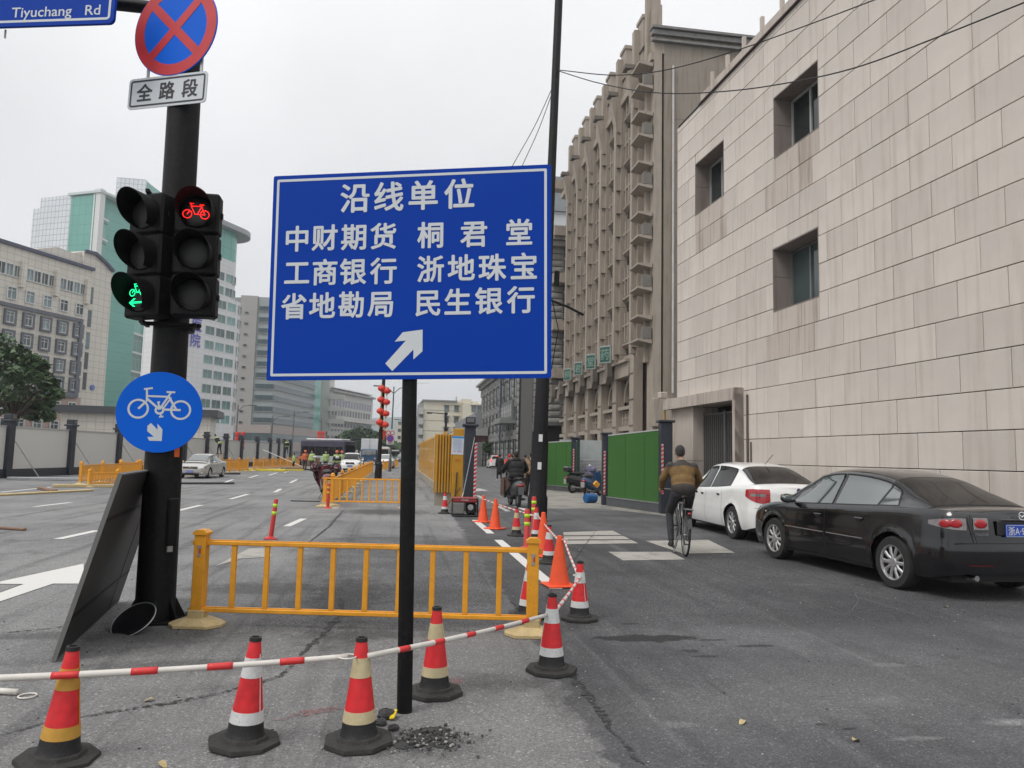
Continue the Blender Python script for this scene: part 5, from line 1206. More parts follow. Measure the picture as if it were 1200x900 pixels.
# ------------------------------------------------------------------ cars
def paint(nm, col, rough=.28, dust=.12):
    return mat(nm, col, rough, var=.04, vscale=2, coat=.7, dirt=dust, spec=.5)
TYRE = mat('tyre', (.018, .018, .018), .85, var=.2, vscale=30, dirt=.3); RIM = mat('alloy_rim', (.5, .5, .5), .3, metal=.75, var=.1, dirt=.15)
CGL = mat('car_glass', (.05, .065, .06), .05, var=.2, vscale=2, spec=1.0, ior=1.9, coat=.3); CGD = mat('car_glass_tinted', (.010, .0095, .009), .06, var=.6, vscale=4, spec=.35)
TRM = mat('black_trim', (.012, .012, .013), .5); CHR = mat('chrome', (.75, .75, .75), .12, metal=1.0, var=.05)
TRED = mat('tail_red', (.36, .012, .018), .15, coat=.8, var=.25, vscale=25); TCLR = mat('tail_clear', (.22, .19, .19), .15, metal=.5, coat=.8, var=.3, vscale=25); PLB = mat('plate_blue', (.012, .06, .42), .45); LAMPC = mat('headlamp', (.5, .52, .54), .1, metal=.6, coat=.8, var=.3, vscale=20)
AMB = mat('amber_lens', (.6, .2, .02), .2, coat=.5)
def wheel_parts(par, x, y, r, side, nsp=10, w_=.2, det=True, rimc=None):
    o = link('wheel', None, par, T((x, y, r)))
    M = RZ(0) @ RY(R(90))*1
    b = MB(); b.lathe([(r*.66, -w_/2), (r*.93, -w_/2), (r*.985, -w_*.36), (r, -w_*.2), (r, w_*.2), (r*.985, w_*.36), (r*.93, w_/2), (r*.66, w_/2), (r*.64, 0), (r*.66, -w_/2)], 40 if det else 20, M=M, cap=False); b.build('tyre', TYRE, o, auto=40)
    b = MB(); s_ = side
    b.lathe([(r*.70, s_*w_*.46), (r*.67, s_*w_*.49), (r*.63, s_*w_*.40), (r*.60, s_*w_*.12), (.0001, s_*w_*.12)], 36 if det else 16, M=M, mi=0, cap=False)
    b.build('wheel_dish', mat('wheel_well', (.03, .03, .03), .7) if det else RIM, o, auto=40)
    if det:
        b = MB()
        b.lathe([(r*.665, s_*w_*.505), (r*.625, s_*w_*.49), (r*.60, s_*w_*.36)], 40, M=M, cap=False)
        for k in range(nsp):
            a = 2*math.pi*k/nsp; da = .11 if nsp >= 9 else .16
            P = []
            for rr, hw_, yy in ((r*.12, .030, .40), (r*.35, .021, .46), (r*.62, .030 if nsp >= 9 else .045, .42)):
                P.append([Vector((s_*w_*(yy-.06), rr*math.cos(a)-hw_*math.sin(a), rr*math.sin(a)+hw_*math.cos(a))), Vector((s_*w_*yy, rr*math.cos(a)-hw_*.5*math.sin(a), rr*math.sin(a)+hw_*.5*math.cos(a))), Vector((s_*w_*yy, rr*math.cos(a)+hw_*.5*math.sin(a), rr*math.sin(a)-hw_*.5*math.cos(a))), Vector((s_*w_*(yy-.06), rr*math.cos(a)+hw_*math.sin(a), rr*math.sin(a)-hw_*math.cos(a)))])
            b.grid(P)
        b.lathe([(r*.19, s_*w_*.40), (r*.17, s_*w_*.47), (.0001, s_*w_*.48)], 20, M=M, cap=False)
        for k in range(5): a = 2*math.pi*k/5; b.lathe([(.010, s_*w_*.44), (.010, s_*w_*.49), (.0001, s_*w_*.49)], 8, M=T((0, r*.115*math.cos(a), r*.115*math.sin(a))) @ M)
        b.build('rim', rimc or RIM, o, auto=35)
    return o
def car(name, loc, rz, label, P, group=None, det=True, scale=1.0):
    o = root(name, loc, rz, label, P.get('cat', 'car'), group); o.scale = (scale,)*3
    L, W = P['L'], P['W']; hl = L/2; body = P['paint']; yr, yf = P['axles']; wr = P['wr']; ra = wr+.055
    half = P['outline']                       # (x fraction, y) rear centre -> front centre
    fine = []
    pts = [Vector((x*W/2, y*hl, 0)) for x, y in half]; n = len(pts)
    for i in range(n-1):
        p0_ = pts[i-1] if i else Vector((-pts[1].x, pts[1].y, 0)); p1_, p2_ = pts[i], pts[i+1]; p3_ = pts[i+2] if i+2 < n else Vector((-pts[n-2].x, pts[n-2].y, 0))
        seg = (p2_-p1_).length; k = max(2, int(seg/(.035 if det else .12)))
        for j in range(k):
            t = j/k; t2, t3 = t*t, t*t*t
            fine.append(.5*((2*p1_)+(-p0_+p2_)*t+(2*p0_-5*p1_+4*p2_-p3_)*t2+(-p0_+3*p1_-3*p2_+p3_)*t3))
    fine.append(pts[-1])
    ztab = [(y*hl, z) for y, z in P['top']]; zt_ = lambda y: sinterp(ztab, y)
    zb_tab = [(y*hl, z) for y, z in P['bot']]
    def zbot(p):
        z = interp(zb_tab, p.y)
        if abs(p.x) > W*.3:
            for yw in (yr, yf):
                d = abs(p.y-yw)
                if d < ra: z = max(z, wr+math.sqrt(max(0, ra*ra-d*d)))
        return z
    def nrm(i):
        a = fine[max(0, i-1)]; c = fine[min(len(fine)-1, i+1)]
        t = (c-a).normalized(); return Vector((t.y, -t.x, 0))
    ins_tab = P['inset']
    def off(p, z):
        zt1 = zt_(p.y); d = interp(ins_tab, z); f = zt1-z
        if f < .10: d += (.10-f)**2*3.2
        e = -d
        for yw in (yr, yf):
            q = math.hypot(p.y-yw, z-wr)-ra
            if 0 <= q < .12 and abs(p.x) > W*.3: e += .016*math.exp(-(q/.05)**2)
        return e
    NR = 16 if det else 8
    def surf(i, z, extra=0.0):
        p = fine[i]; q = p+nrm(i)*(off(p, z)+extra); q.z = z
        q.x = max(q.x, 0.0)
        return q
    rows = []
    for i in range(len(fine)):
        zb0, zt1 = zbot(fine[i]), zt_(fine[i].y); rows.append([surf(i, zb0+(zt1-zb0)*(k/NR)**.9) for k in range(NR+1)])
    b = MB(); b.grid(rows); b.grid([[Vector((-v.x, v.y, v.z)) for v in r] for r in rows])
    deck = []
    cr_ = P.get('crown', .035)
    for r in rows:
        e_ = r[-1]; deck.append([Vector((e_.x*math.cos(math.pi*k/12), e_.y, e_.z+cr_*(1-math.cos(math.pi*k/12)**2)*min(1, e_.x/.5))) for k in range(13)])
    b.grid(deck)
    me_ = b.mesh('body_shell', [body]); bm = bmesh.new(); bm.from_mesh(me_); bmesh.ops.remove_doubles(bm, verts=bm.verts, dist=.0005); bmesh.ops.recalc_face_normals(bm, faces=bm.faces); bm.to_mesh(me_); bm.free()
    me_.polygons.foreach_set('use_smooth', [True]*len(me_.polygons)); me_.set_sharp_from_angle(angle=R(38)); bodyo = link('body', me_, o)
    # underside and wheel wells
    b = MB(); b.box((0, 0, .26), (W*.80, L*.9, .12)); b.box((0, (yr+yf)/2, .45), (W*.9, (yf-yr)-2*ra, .5)); b.box((0, 0, .5), (W*.62, L*.86, .5)); b.build('underbody', TRM, o)
    # arch liners
    for yw in (yr, yf):
        b = MB()
        for s_ in (-1, 1): b.grid([[(s_*(W/2-.03), yw+ra*math.cos(a), wr+ra*math.sin(a)), (s_*(W/2-.32), yw+ra*math.cos(a), wr+ra*math.sin(a))] for a in [math.pi*k/12 for k in range(13)]])
        b.build('arch_liner', TRM, o)
    # greenhouse
    gt = [(y*hl, z) for y, z in P['roof']]; y0, y1 = gt[0][0], gt[-1][0]; zr = lambda y: sinterp(gt, y)
    wb_t = [(y*hl, x*W/2) for y, x in P['gbase']]; wr_t = [(y*hl, x*W/2) for y, x in P['groof']]
    wb_, wtop = (lambda y: sinterp(wb_t, y)), (lambda y: sinterp(wr_t, y))
    belt = lambda y: zt_(y)-.03
    def S(y, t):
        zb2 = belt(y); z2 = max(zr(y), zb2+.02); hgt = z2-zb2; r_2 = min(.11, hgt*.45); xb, xt = wb_(y), wtop(y)
        xt = lerp(xb*.985, xt, min(1, hgt/.40))
        if t <= .5:
            q = t/.5; return Vector((lerp(xb, xt, q), y, lerp(zb2, z2-r_2, q)))
        a = (t-.5)/.5*math.pi/2; ex = 2/3.2
        return Vector((xt*math.cos(a)**ex if a < math.pi/2-1e-6 else 0, y, z2-r_2+(r_2)*math.sin(a)**ex+.02*math.sin(a)))
    NG = 60 if det else 24; T_ = [k/10*.5 for k in range(10)]+[.5+.5*k/12 for k in range(13)]
    g = [[S(lerp(y0, y1, i/NG), t) for t in T_] for i in range(NG+1)]
    b = MB(); b.grid(g); b.grid([[Vector((-v.x, v.y, v.z)) for v in r] for r in g])
    me_ = b.mesh('cabin_shell', [body]); bm = bmesh.new(); bm.from_mesh(me_); bmesh.ops.remove_doubles(bm, verts=bm.verts, dist=.0005); bmesh.ops.recalc_face_normals(bm, faces=bm.faces); bm.to_mesh(me_); bm.free()
    me_.polygons.foreach_set('use_smooth', [True]*len(me_.polygons)); me_.set_sharp_from_angle(angle=R(45)); link('roof', me_, o)
    def side_pt(y, z, e):
        zb2 = belt(y); z2 = max(zr(y), zb2+.02); hgt = z2-zb2; r_2 = min(.11, hgt*.45); xb, xt = wb_(y), wtop(y); xt = lerp(xb*.985, xt, min(1, hgt/.40))
        q = (z-zb2)/max(.01, (z2-r_2-zb2)); q = max(0, q)
        x = lerp(xb, xt, min(q, 1))
        if q > 1: x -= (q-1)*(q-1)*.1
        return Vector((x+e, y, z+e*.3))
    sidew = P['side']                          # list of (yb0,yt0,yt1,yb1) in metres, rear to front
    def side_patch(w4, ztf, zlo, e, grow=0.0):
        yb0, yt0, yt1, yb1 = w4; G_ = []
        for i in range(13):
            u_ = i/12; col = []
            for k in range(9):
                v_ = k/8; y = lerp(lerp(yb0-grow, yb1+grow, u_), lerp(yt0-grow, yt1+grow, u_), v_); zl = belt(y)+zlo-grow; zh = ztf(y)+grow
                col.append((y, lerp(zl, max(zl+.005, zh), v_)))
            G_.append(col)
        return G_
    ztf = lambda y: zr(y)-P.get('rail', .075)
    gl = P.get('glass', CGL)
    for s_ in (1, -1):
        for w4 in sidew:
            b = MB(); b.grid([[Vector((s_*v.x, v.y, v.z)) for v in (side_pt(y, z, .0035) for y, z in c_)] for c_ in side_patch(w4, ztf, .045, 0, .022)]); fr_ = b.build('window_seal', TRM, o, smooth=True)
            b = MB(); b.grid([[Vector((s_*v.x, v.y, v.z)) for v in (side_pt(y, z, .007) for y, z in c_)] for c_ in side_patch(w4, ztf, .045, 0)]); b.build('side_window', gl, o, smooth=True)
            if P.get('chrome_line'):
                b = MB(); b.grid([[Vector((s_*(side_pt(y, belt(y)+.02, .012).x), y, belt(y)+dz)) for dz in (.014, .026)] for y in [lerp(w4[0]-.03, w4[3]+.03, k/12) for k in range(13)]]); b.build('belt_strip', TRM, o)
    def top_patch(ya, yb2, ta, e, m_, nm, tb=None):
        G_ = []
        for i in range(15):
            y = lerp(ya, yb2, i/14); tt = lerp(ta, tb if tb is not None else ta, i/14); row = []
            sl_ = (zr(y+.03)-zr(y-.03))/.06; nv = Vector((0, -sl_, 1)).normalized()
            for k in range(-12, 13):
                v = S(y, 1-(1-tt)*abs(k)/12); v = Vector((math.copysign(v.x, k) if k else 0, v.y, v.z)); row.append(v+nv*e)
            G_.append(row)
        b = MB(); b.grid(G_); return b.build(nm, m_, o, smooth=True)
    ra0, ra1 = P['rearglass']; wa0, wa1 = P['windscreen']
    top_patch(ra0-.03, ra1+.03, .53, .003, TRM, 'rear_window_seal', .55); top_patch(ra0, ra1, .56, .006, P.get('rglass', gl), 'rear_window', .58)
    top_patch(wa0-.03, wa1+.04, .54, .003, TRM, 'windscreen_seal', .52); top_patch(wa0, wa1, .57, .006, P.get('wglass', gl), 'windscreen', .55)
    # wheels
    for yw in (yr, yf):
        for s_ in (-1, 1): wheel_parts(o, s_*(W/2-.115), yw, wr, s_, P.get('spokes', 10), .205, det)
    # helper: patches on the body side
    def idx(y, rear=True):
        c_ = [i for i in range(len(fine)) if fine[i].x > W*.40]; return min(c_, key=lambda i: abs(fine[i].y-y))
    def band(nm, m_, i0, i1, z0, z1, e, par=None, sides=(1, -1), nz=4):
        out_ = None
        for s_ in sides:
            b = MB(); b.grid([[Vector((s_*v.x, v.y, v.z)) for v in (surf(i, lerp(z0(fine[i]) if callable(z0) else z0, z1(fine[i]) if callable(z1) else z1, k/nz), e) for k in range(nz+1))] for i in range(i0, i1+1)])
            out_ = b.build(nm, m_, par or o, smooth=True)
        return out_
    def vline(nm, m_, y, z0, z1, wd=.006, e=.0015, sides=(1, -1), slant=0.0):
        for s_ in sides:
            b = MB(); G_ = []
            for k in range(13):
                z = lerp(z0, z1, k/12); yy = y+slant*(k/12)**2
                j = idx(yy); p = fine[j]; bx = p.x+off(p, z)+e; G_.append([(s_*bx, yy-wd/2, z), (s_*bx, yy+wd/2, z)])
            b.grid(G_); b.build(nm, m_, o)
    S_ = dict(o=o, fine=fine, surf=surf, idx=idx, band=band, vline=vline, belt=belt, zt=zt_, W=W, hl=hl, off=off, zr=zr, zbot=zbot)
    return o, S_
def door_handle(o, x, y, z, s_, m_, rz=0):
    b = MB(); b.bbox((0, 0, 0), (.02, .17, .026), .008); h = b.build('door_handle', m_, o, M=T((s_*(x+.012), y, z)))
    b = MB(); b.ell((0, 0, -.012), (.006, .06, .028), 6); b.build('handle_recess', TRM, h, smooth=True)
def mirror(o, x, y, z, s_, m_):
    t = link('door_mirror', None, o, T((s_*x, y, z)))
    b = MB(); b.ell((s_*.12, 0, .02), (.105, .055, .07), 8); b.build('mirror_shell', m_, t, smooth=True)
    b = MB(); b.bbox((s_*.02, .01, -.02), (.1, .05, .04), .01); b.build('mirror_arm', TRM, t)
    b = MB(); b.ell((s_*.12, -.045, .02), (.085, .012, .052), 8); b.build('mirror_glass', CGL, t, smooth=True)
def plate_text(o, y, z, txt, rz=0, tilt=0, front=False):
    M = T((0, y, z)) @ (RZ(math.pi) if front else Matrix.Identity(4)) @ RX(tilt)
    t = link('licence_plate', None, o, M); b = MB(); b.bbox((0, 0, 0), (.44, .012, .14), .004); b.build('plate', PLB, t)
    b = MB(); border(b, .43, .13, .01, .005, -.0075); text_into(b, txt, .105, T((0, -.0075, -.04)), .02, w=.38); b.build('plate_characters', SWHITE, t)

# --- black saloon, nearest
BP = paint('black_metallic', (.0035, .0036, .0045), .16, .015)
PB_ = dict(L=4.67, W=1.78, paint=BP, axles=(-1.335, 1.345), wr=.318, spokes=10,
           outline=[(0, -1.0), (.45, -.992), (.78, -.955), (.93, -.895), (.975, -.80), (.995, -.6), (1, -.3), (1, 0), (1, .3), (.985, .6), (.95, .78), (.86, .90), (.66, .965), (.35, .992), (0, 1.0)],
           top=[(-1, .985), (-.93, 1.005), (-.80, 1.01), (-.6, 1.0), (-.3, .965), (0, .935), (.3, .905), (.48, .90), (.62, .875), (.8, .80), (.92, .70), (1, .60)],
           bot=[(-1, .33), (-.9, .27), (-.8, .22), (0, .19), (.8, .2), (.93, .2), (1, .24)],
           inset=[(.18, .06), (.3, .015), (.42, .0), (.58, .0), (.66, .012), (.8, .022), (.95, .035), (1.05, .06)],
           roof=[(-.80, .99), (-.70, 1.09), (-.58, 1.20), (-.44, 1.325), (-.30, 1.395), (-.12, 1.43), (.05, 1.425), (.20, 1.37), (.34, 1.25), (.46, 1.10), (.58, .90)],
           gbase=[(-.80, .74), (-.6, .84), (-.4, .89), (-.1, .91), (.2, .91), (.42, .87), (.58, .76)], groof=[(-.80, .55), (-.5, .60), (-.2, .66), (.1, .66), (.3, .63), (.58, .62)],
           side=[(-1.28, -1.16, -1.02, -.98), (-.94, -.98, -.16, -.12), (-.04, -.06, .44, 1.02)], rearglass=(-1.78, -1.02), windscreen=(.56, 1.24), rglass=CGD, rail=.085)
pa, pbb = G(1050, 690), G(906, 653.5)
ax = (pbb-pa).xy.to_3d().normalized(); rz = math.atan2(-ax.x, ax.y)
nx = Vector((ax.y, -ax.x, 0)); contact_l = -(1.78/2-.02)
cpos = pa-ax*(-1.335)+nx*(1.78/2-.06)
cpos.z = 0
bc, K = car('black_saloon_car', cpos, rz, 'black four door saloon parked beside the granite wall, nearest car', PB_, 'cars parked by the granite wall')
K['band']('sill_trim', TRM, K['idx'](-.95), K['idx'](.98), .185, .225, .004)
for y, sl_ in ((-.90, .0), (.01, .03), (1.02, -.02)): K['vline']('door_seam', TRM, y, .24, .93, .008, .0015, slant=sl_)
MLD = mat('moulding_grey', (.2, .2, .2), .35)
K['band']('side_moulding', MLD, K['idx'](-.82), K['idx'](-.03), .545, .557, .008); K['band']('side_moulding', MLD, K['idx'](.05), K['idx'](.98), .545, .557, .008)
for s_ in (1, -1):
    door_handle(bc, K['surf'](K['idx'](-.72), .80).x, -.72, .80, s_, BP); door_handle(bc, K['surf'](K['idx'](.18), .785).x, .18, .785, s_, BP); mirror(bc, .84, .83, .95, s_, BP)
f = K['fine']; i_end = [i for i in range(len(f)) if f[i].y > -1.93 and f[i].x > .5][0]; i_st = [i for i in range(len(f)) if f[i].x > .40][0]; i_mid = [i for i in range(len(f)) if f[i].x > .60][0]
def lensz(lo, hi, ia, ib):
    def lo_(p): return lo+.055*max(0, (p.y+2.2)/.35)
    def hi_(p): return hi-.05*max(0, (p.y+2.2)/.35)
    return lo_, hi_
lo_, hi_ = lensz(.795, .925, 0, 0)
K['band']('tail_light', TCLR, i_st, i_mid-1, .805, .935, .010, nz=6); K['band']('tail_light', TCLR, i_mid+1, i_end, lo_, hi_, .010, nz=6)
for s_ in (1, -1):
    for ii, zc, rr in (((i_st+i_mid)//2, .868, .057), (int(i_mid*.62+i_end*.38), .864, .055), (int(i_mid*.42+i_end*.58), .858, .052)):
        p = K['surf'](ii, zc, .012); q1_, q2_ = K['surf'](ii-1, zc, .012), K['surf'](ii+1, zc, .012); tdir = (q2_-q1_).normalized(); nv = Vector((tdir.y, -tdir.x, 0))
        M = Matrix((tdir, Vector((0, 0, 1)), nv)).transposed().to_4x4(); M.translation = p; M = Matrix.Diagonal((s_, 1, 1, 1)) @ M
        b = MB(); b.lathe([(rr, -.01), (rr*.95, .002), (rr*.6, .004), (.0001, .0045)], 24, M=M @ Matrix.Diagonal((1.25, .92, 1, 1))); b.build('red_lamp', TRED, bc, smooth=True)
b = MB(); b.grid([[(x, -2.335+abs(x)**3*.045, z) for z in (.655, .663)] for x in [-.85+.085*k for k in range(21)]]); b.build('bumper_seam', TRM, bc)
for s_ in (1, -1): b = MB(); b.tube([(s_*.60, -2.262, .97), (s_*.61, -2.268, .90), (s_*.59, -2.285, .78), (s_*.56, -2.31, .665)], .0045, 5); b.build('boot_seam', TRM, bc)
K['band']('rear_reflector', mat('dim_reflector', (.10, .008, .01), .3), [i for i in range(len(f)) if f[i].x > .35][0], [i for i in range(len(f)) if f[i].x > .62][0], .405, .418, .004)
b = MB(); b.bbox((0, -2.325, .83), (.62, .03, .17), .02); b.build('plate_recess', TRM, bc)
plate_text(bc, -2.348, .80, '浙A·95971')
b = MB(); b.bbox((0, -2.325, .915), (.5, .035, .03), .01); b.build('boot_handle', BP, bc)
lg = link('badge', None, bc, T((0.02, -2.335, .965)) @ RX(R(-8))); b = MB(); annulus(b, .040, .048, 0, 36); b.grid([[(v[0], -.006*math.cos(math.pi*k/2), v[1]) for v in ((x, z0), (x, z1))] for k, (x, z0, z1) in enumerate(((-.042, .004, .012), (-.02, .0, .012), (0, -.018, -.004), (.02, .0, .012), (.042, .004, .012)))]); b.build('ring', CHR, lg)
b = MB(); text_into(b, 'mazda6', .055, T((-.50, -2.312, .745)) @ RZ(R(-4)), .012); b.build('badge_lettering', CHR, bc)
for z in (.30,): b = MB(); b.tube([(-.55, -2.28, z-.03), (-.55, -2.1, z-.03)], .032, 14); b.build('exhaust', CHR, bc)
b = MB(); b.ell((-(K['surf'](K['idx'](1.62), .72).x+.002), 1.62, .72), (.008, .028, .014), 6); b.build('side_indicator', LAMPC, bc, smooth=True)
b = MB(); b.ell((0, 0, 0), (.16, .12, .12), 8)
# --- white saloon ahead of it
WPt = paint('white_car_paint', (.74, .74, .72), .25, .08)
PW = dict(PB_, L=4.63, W=1.79, paint=WPt, spokes=9, axles=(-1.34, 1.31), glass=CGD,
          top=[(-1, 1.02), (-.95, 1.06), (-.86, 1.075), (-.65, 1.05), (-.3, .985), (0, .95), (.3, .92), (.48, .91), (.62, .88), (.8, .80), (.92, .70), (1, .60)],
          roof=[(-.84, 1.06), (-.74, 1.15), (-.62, 1.28), (-.48, 1.39), (-.32, 1.45), (-.12, 1.475), (.05, 1.465), (.20, 1.41), (.34, 1.28), (.46, 1.12), (.58, .90)],
          side=[(-1.02, -.92, -.18, -.12), (-.04, -.06, .46, 1.02)], rearglass=(-1.86, -1.10), chrome_line=False)
pa, pf = G(860, 631.5), G(797, 609)
wd = G(1050, 690)-G(906, 653.5); 
axw = Vector((.03, 1, 0)).normalized(); rzw = math.atan2(-axw.x, axw.y); nxw = Vector((axw.y, -axw.x, 0))
cpos = pa+axw*1.34+nxw*(1.79/2-.06); cpos.z = 0
wc, K = car('white_saloon_car', cpos, rzw, 'white four door saloon parked in front of the black car by the gate', PW, 'cars parked by the granite wall')
for y, sl_ in ((-.86, .05), (.01, .02), (1.02, -.02)): K['vline']('door_seam', TRM, y, .24, .94, .008, .0015, slant=sl_)
K['band']('sill_trim', TRM, K['idx'](-.95), K['idx'](.98), .185, .215, .004)
for s_ in (1, -1):
    door_handle(wc, K['surf'](K['idx'](-.66), .85).x, -.66, .85, s_, CHR); door_handle(wc, K['surf'](K['idx'](.2), .83).x, .2, .83, s_, CHR); mirror(wc, .85, .83, .96, s_, WPt)
f = K['fine']; i_st = [i for i in range(len(f)) if f[i].x > .50][0]; i_end = [i for i in range(len(f)) if f[i].y > -1.92 and f[i].x > .5][0]; i_m = (i_st+i_end)//2
K['band']('tail_light', TRED, i_st, i_end, lambda p: .74+.16*max(0, (p.y+2.22)/.42), lambda p: 1.0-.02*max(0, (p.y+2.1)/.3), .010, nz=8)
K['band']('tail_light_clear', TCLR, i_st+2, i_m+3, .865, .915, .014, nz=4)
b = MB(); b.bbox((0, -2.325, .915), (.72, .035, .035), .01); b.build('boot_handle', CHR, wc)
b = MB(); b.grid([[(x, -2.318+abs(x)**3*.045, z) for z in (.655, .662)] for x in [-.85+.085*k for k in range(21)]]); b.build('bumper_seam', TRM, wc)
b = MB(); b.bbox((0, -2.305, .83), (.6, .03, .15), .02); b.build('plate_recess', mat('white_recess', (.5, .5, .49), .4), wc)
plate_text(wc, -2.325, .815, '浙A·H5K20'[:4]+'H52')
lg = link('badge', None, wc, T((0, -2.318, .995))); b = MB(); annulus(b, .0001, .042, -.004, 30); b.build('ring', mat('badge_dark_blue', (.05, .04, .12), .3, coat=.5), lg); b = MB(); annulus(b, .036, .044, -.006, 30); b.build('rim', CHR, lg)
b = MB(); b.tube([(0, -.95, 1.46), (.10, -1.12, 1.66)], .006, 6); b.build('aerial', TRM, wc)
K['band']('fuel_flap', mat('white_flap', (.66, .66, .64), .3), K['idx'](-1.32), K['idx'](-1.16), .84, .97, .0025, sides=(-1,))
b = MB(); b.grid([[(x, -2.21+abs(x)**3*.05, z) for z in (.22, .27)] for x in [-.8+.08*k for k in range(21)]]); b.build('valance', TRM, wc)
b = MB(); b.bbox((0.1, -1.55, 1.14), (.5, .12, .05), .02); b.build('orange_box', mat('orange_shelf', (.7, .12, .04), .5), wc)
# headrests and rear shelf glimpsed would sit behind the glass; rear glass stays closed
# --- silver saloon facing the camera on the left carriageway
SPt = paint('champagne_silver', (.42, .41, .38), .3, .12)
PS = dict(PB_, L=4.8, W=1.8, paint=SPt, glass=CGL, spokes=9, chrome_line=False, roof=[(a, b_+.04) for a, b_ in PB_['roof']], rglass=CGL)
def front_face(o, K, lampz=(.60, .72), grille=(.42, .12, .62), plate='浙A·52K3', badge=True, chrome=True, plz=.42):
    f = K['fine']; n_ = len(f); i_in = [i for i in range(n_) if f[i].x > .50 and f[i].y > 0][-1]; i_out = [i for i in range(n_) if f[i].x > K['W']*.45 and f[i].y > 0][-1]
    K['band']('headlight', LAMPC, i_out-2, i_in, lambda p: lampz[0]+.02, lambda p: lampz[1]+.04*(1-p.x), .010, nz=5)
    y = K['hl']
    b = MB(); b.bbox((0, y-.06, lampz[0]+.06), (grille[0]*2, .12, grille[1]), .02); b.build('grille', TRM, o)
    b = MB()
    for k in range(3): b.bbox((0, y+.003, lampz[0]+.02+k*.04), (grille[0]*1.9, .012, .010), .003)
    b.build('grille_bar', CHR if chrome else TRM, o)
    b = MB(); b.bbox((0, y-.035, .29), (1.1, .09, .11), .03); b.build('lower_intake', TRM, o)
    for s_ in (-1, 1): b = MB(); b.ell((s_*.68, y-.11, .33), (.07, .05, .04), 6); b.build('fog_lamp', LAMPC, o, smooth=True)
    plate_text(o, y+.03, plz, plate, front=True)
    if badge: b = MB(); b.lathe([(.05, 0), (.045, .012), (.0001, .014)], 20, M=T((0, y+.01, lampz[0]+.07)) @ RX(R(-90))); b.build('badge', CHR, o)
pf = G(224, 561); sv, K = car('silver_saloon_car', (pf.x, pf.y+2.2, 0), R(180-4), 'champagne silver saloon driving towards the camera on the left carriageway', PS, 'cars on the left carriageway', True, .86)
front_face(sv, K)
for s_ in (1, -1): mirror(sv, .84, .83, .95, s_, SPt); [door_handle(sv, .9, yy, .8, s_, SPt) for yy in (-.7, .2)]
for y in (-.90, .01, 1.02): K['vline']('door_seam', TRM, y, .24, .93, .01, .002)
# --- white crossover
PSUV = dict(PB_, L=4.35, W=1.78, paint=WPt, wr=.34, glass=CGD, spokes=5, axles=(-1.3, 1.3), crown=.05,
            top=[(-1, 1.05), (-.9, 1.10), (-.6, 1.08), (-.3, 1.04), (0, 1.02), (.3, 1.0), (.5, .99), (.65, .96), (.82, .88), (.93, .78), (1, .68)],
            roof=[(-.97, 1.08), (-.93, 1.30), (-.85, 1.48), (-.6, 1.58), (-.3, 1.62), (0, 1.62), (.15, 1.58), (.30, 1.44), (.44, 1.24), (.56, 1.0)],
            gbase=[(-.97, .8), (-.6, .88), (-.1, .9), (.2, .9), (.42, .87), (.56, .76)], groof=[(-.97, .62), (-.5, .66), (-.2, .69), (.1, .69), (.3, .66), (.56, .62)],
            side=[(-1.7, -1.5, -1.0, -.95), (-.88, -.9, -.14, -.1), (-.02, -.04, .42, .9)], rearglass=(-2.05, -1.85), windscreen=(.45, 1.12), chrome_line=False)
pf = G(410, 554); o, K = car('white_crossover_car', (pf.x, pf.y+2.0, 0), R(180-1), 'white crossover driving towards the camera behind the yellow railings', PSUV, 'cars on the left carriageway', True, .92)
front_face(o, K, (.74, .86), (.36, .13, .6), '浙A·8G61', True, False, .55)
for s_ in (1, -1): mirror(o, .84, .83, 1.05, s_, WPt)
# --- far vehicles
p = G(448, 549); o, K = car('white_far_car', (p.x+.3, p.y+3, 0), R(178), 'white saloon farther back between the lantern pole and the black sign post', dict(PB_, paint=WPt), 'cars on the left carriageway', False, 1.0)
front_face(o, K, plate='浙A·77D0')
p = G(582, 549); o, K = car('white_suv', (p.x, p.y+2, 0), R(-1), 'white estate car braking with red tail lights at the far end of the side street', dict(PSUV), 'cars leaving down the side street', False, 1.0)
BRK = mat('brake_light_lit', (.8, .05, .04), .3, emit=((1, .12, .1), 1.6))
for s_ in (-1, 1): b = MB(); b.bbox((s_*.72, -2.15, .98), (.22, .06, .26), .03); b.build('tail_light', BRK, o)
b = MB(); b.bbox((0, -2.02, 1.52), (.5, .06, .05), .02); b.build('brake_light', BRK, o)
p = G(566, 546); o, K = car('silver_far_car', (p.x-.4, p.y+5, 0), R(-1), 'silver hatchback ahead of the braking white car down the side street', dict(PSUV, paint=SPt), 'cars leaving down the side street', False, .95)
for s_ in (-1, 1): b = MB(); b.bbox((s_*.72, -2.15, .98), (.2, .06, .2), .03); b.build('tail_light', TRED, o)
for i, (px, py_, col, lb) in enumerate(((470, 543, (.03, .03, .035), 'dark saloon far away just left of the black sign post'), (604, 540, (.03, .035, .04), 'dark car parked beyond the pedestrians by the hotel'), (615, 541, (.5, .5, .5), 'pale car parked behind the pedestrians by the hotel plants'))):
    p = G(px, py_); o, K = car('parked_car', (p.x, p.y+3, 0), R(180 if i == 0 else 0), lb, dict(PB_, paint=paint('far_paint_%d' % i, col)), 'distant cars at the end of the street', False, 1.0)
    if i == 0: front_face(o, K)
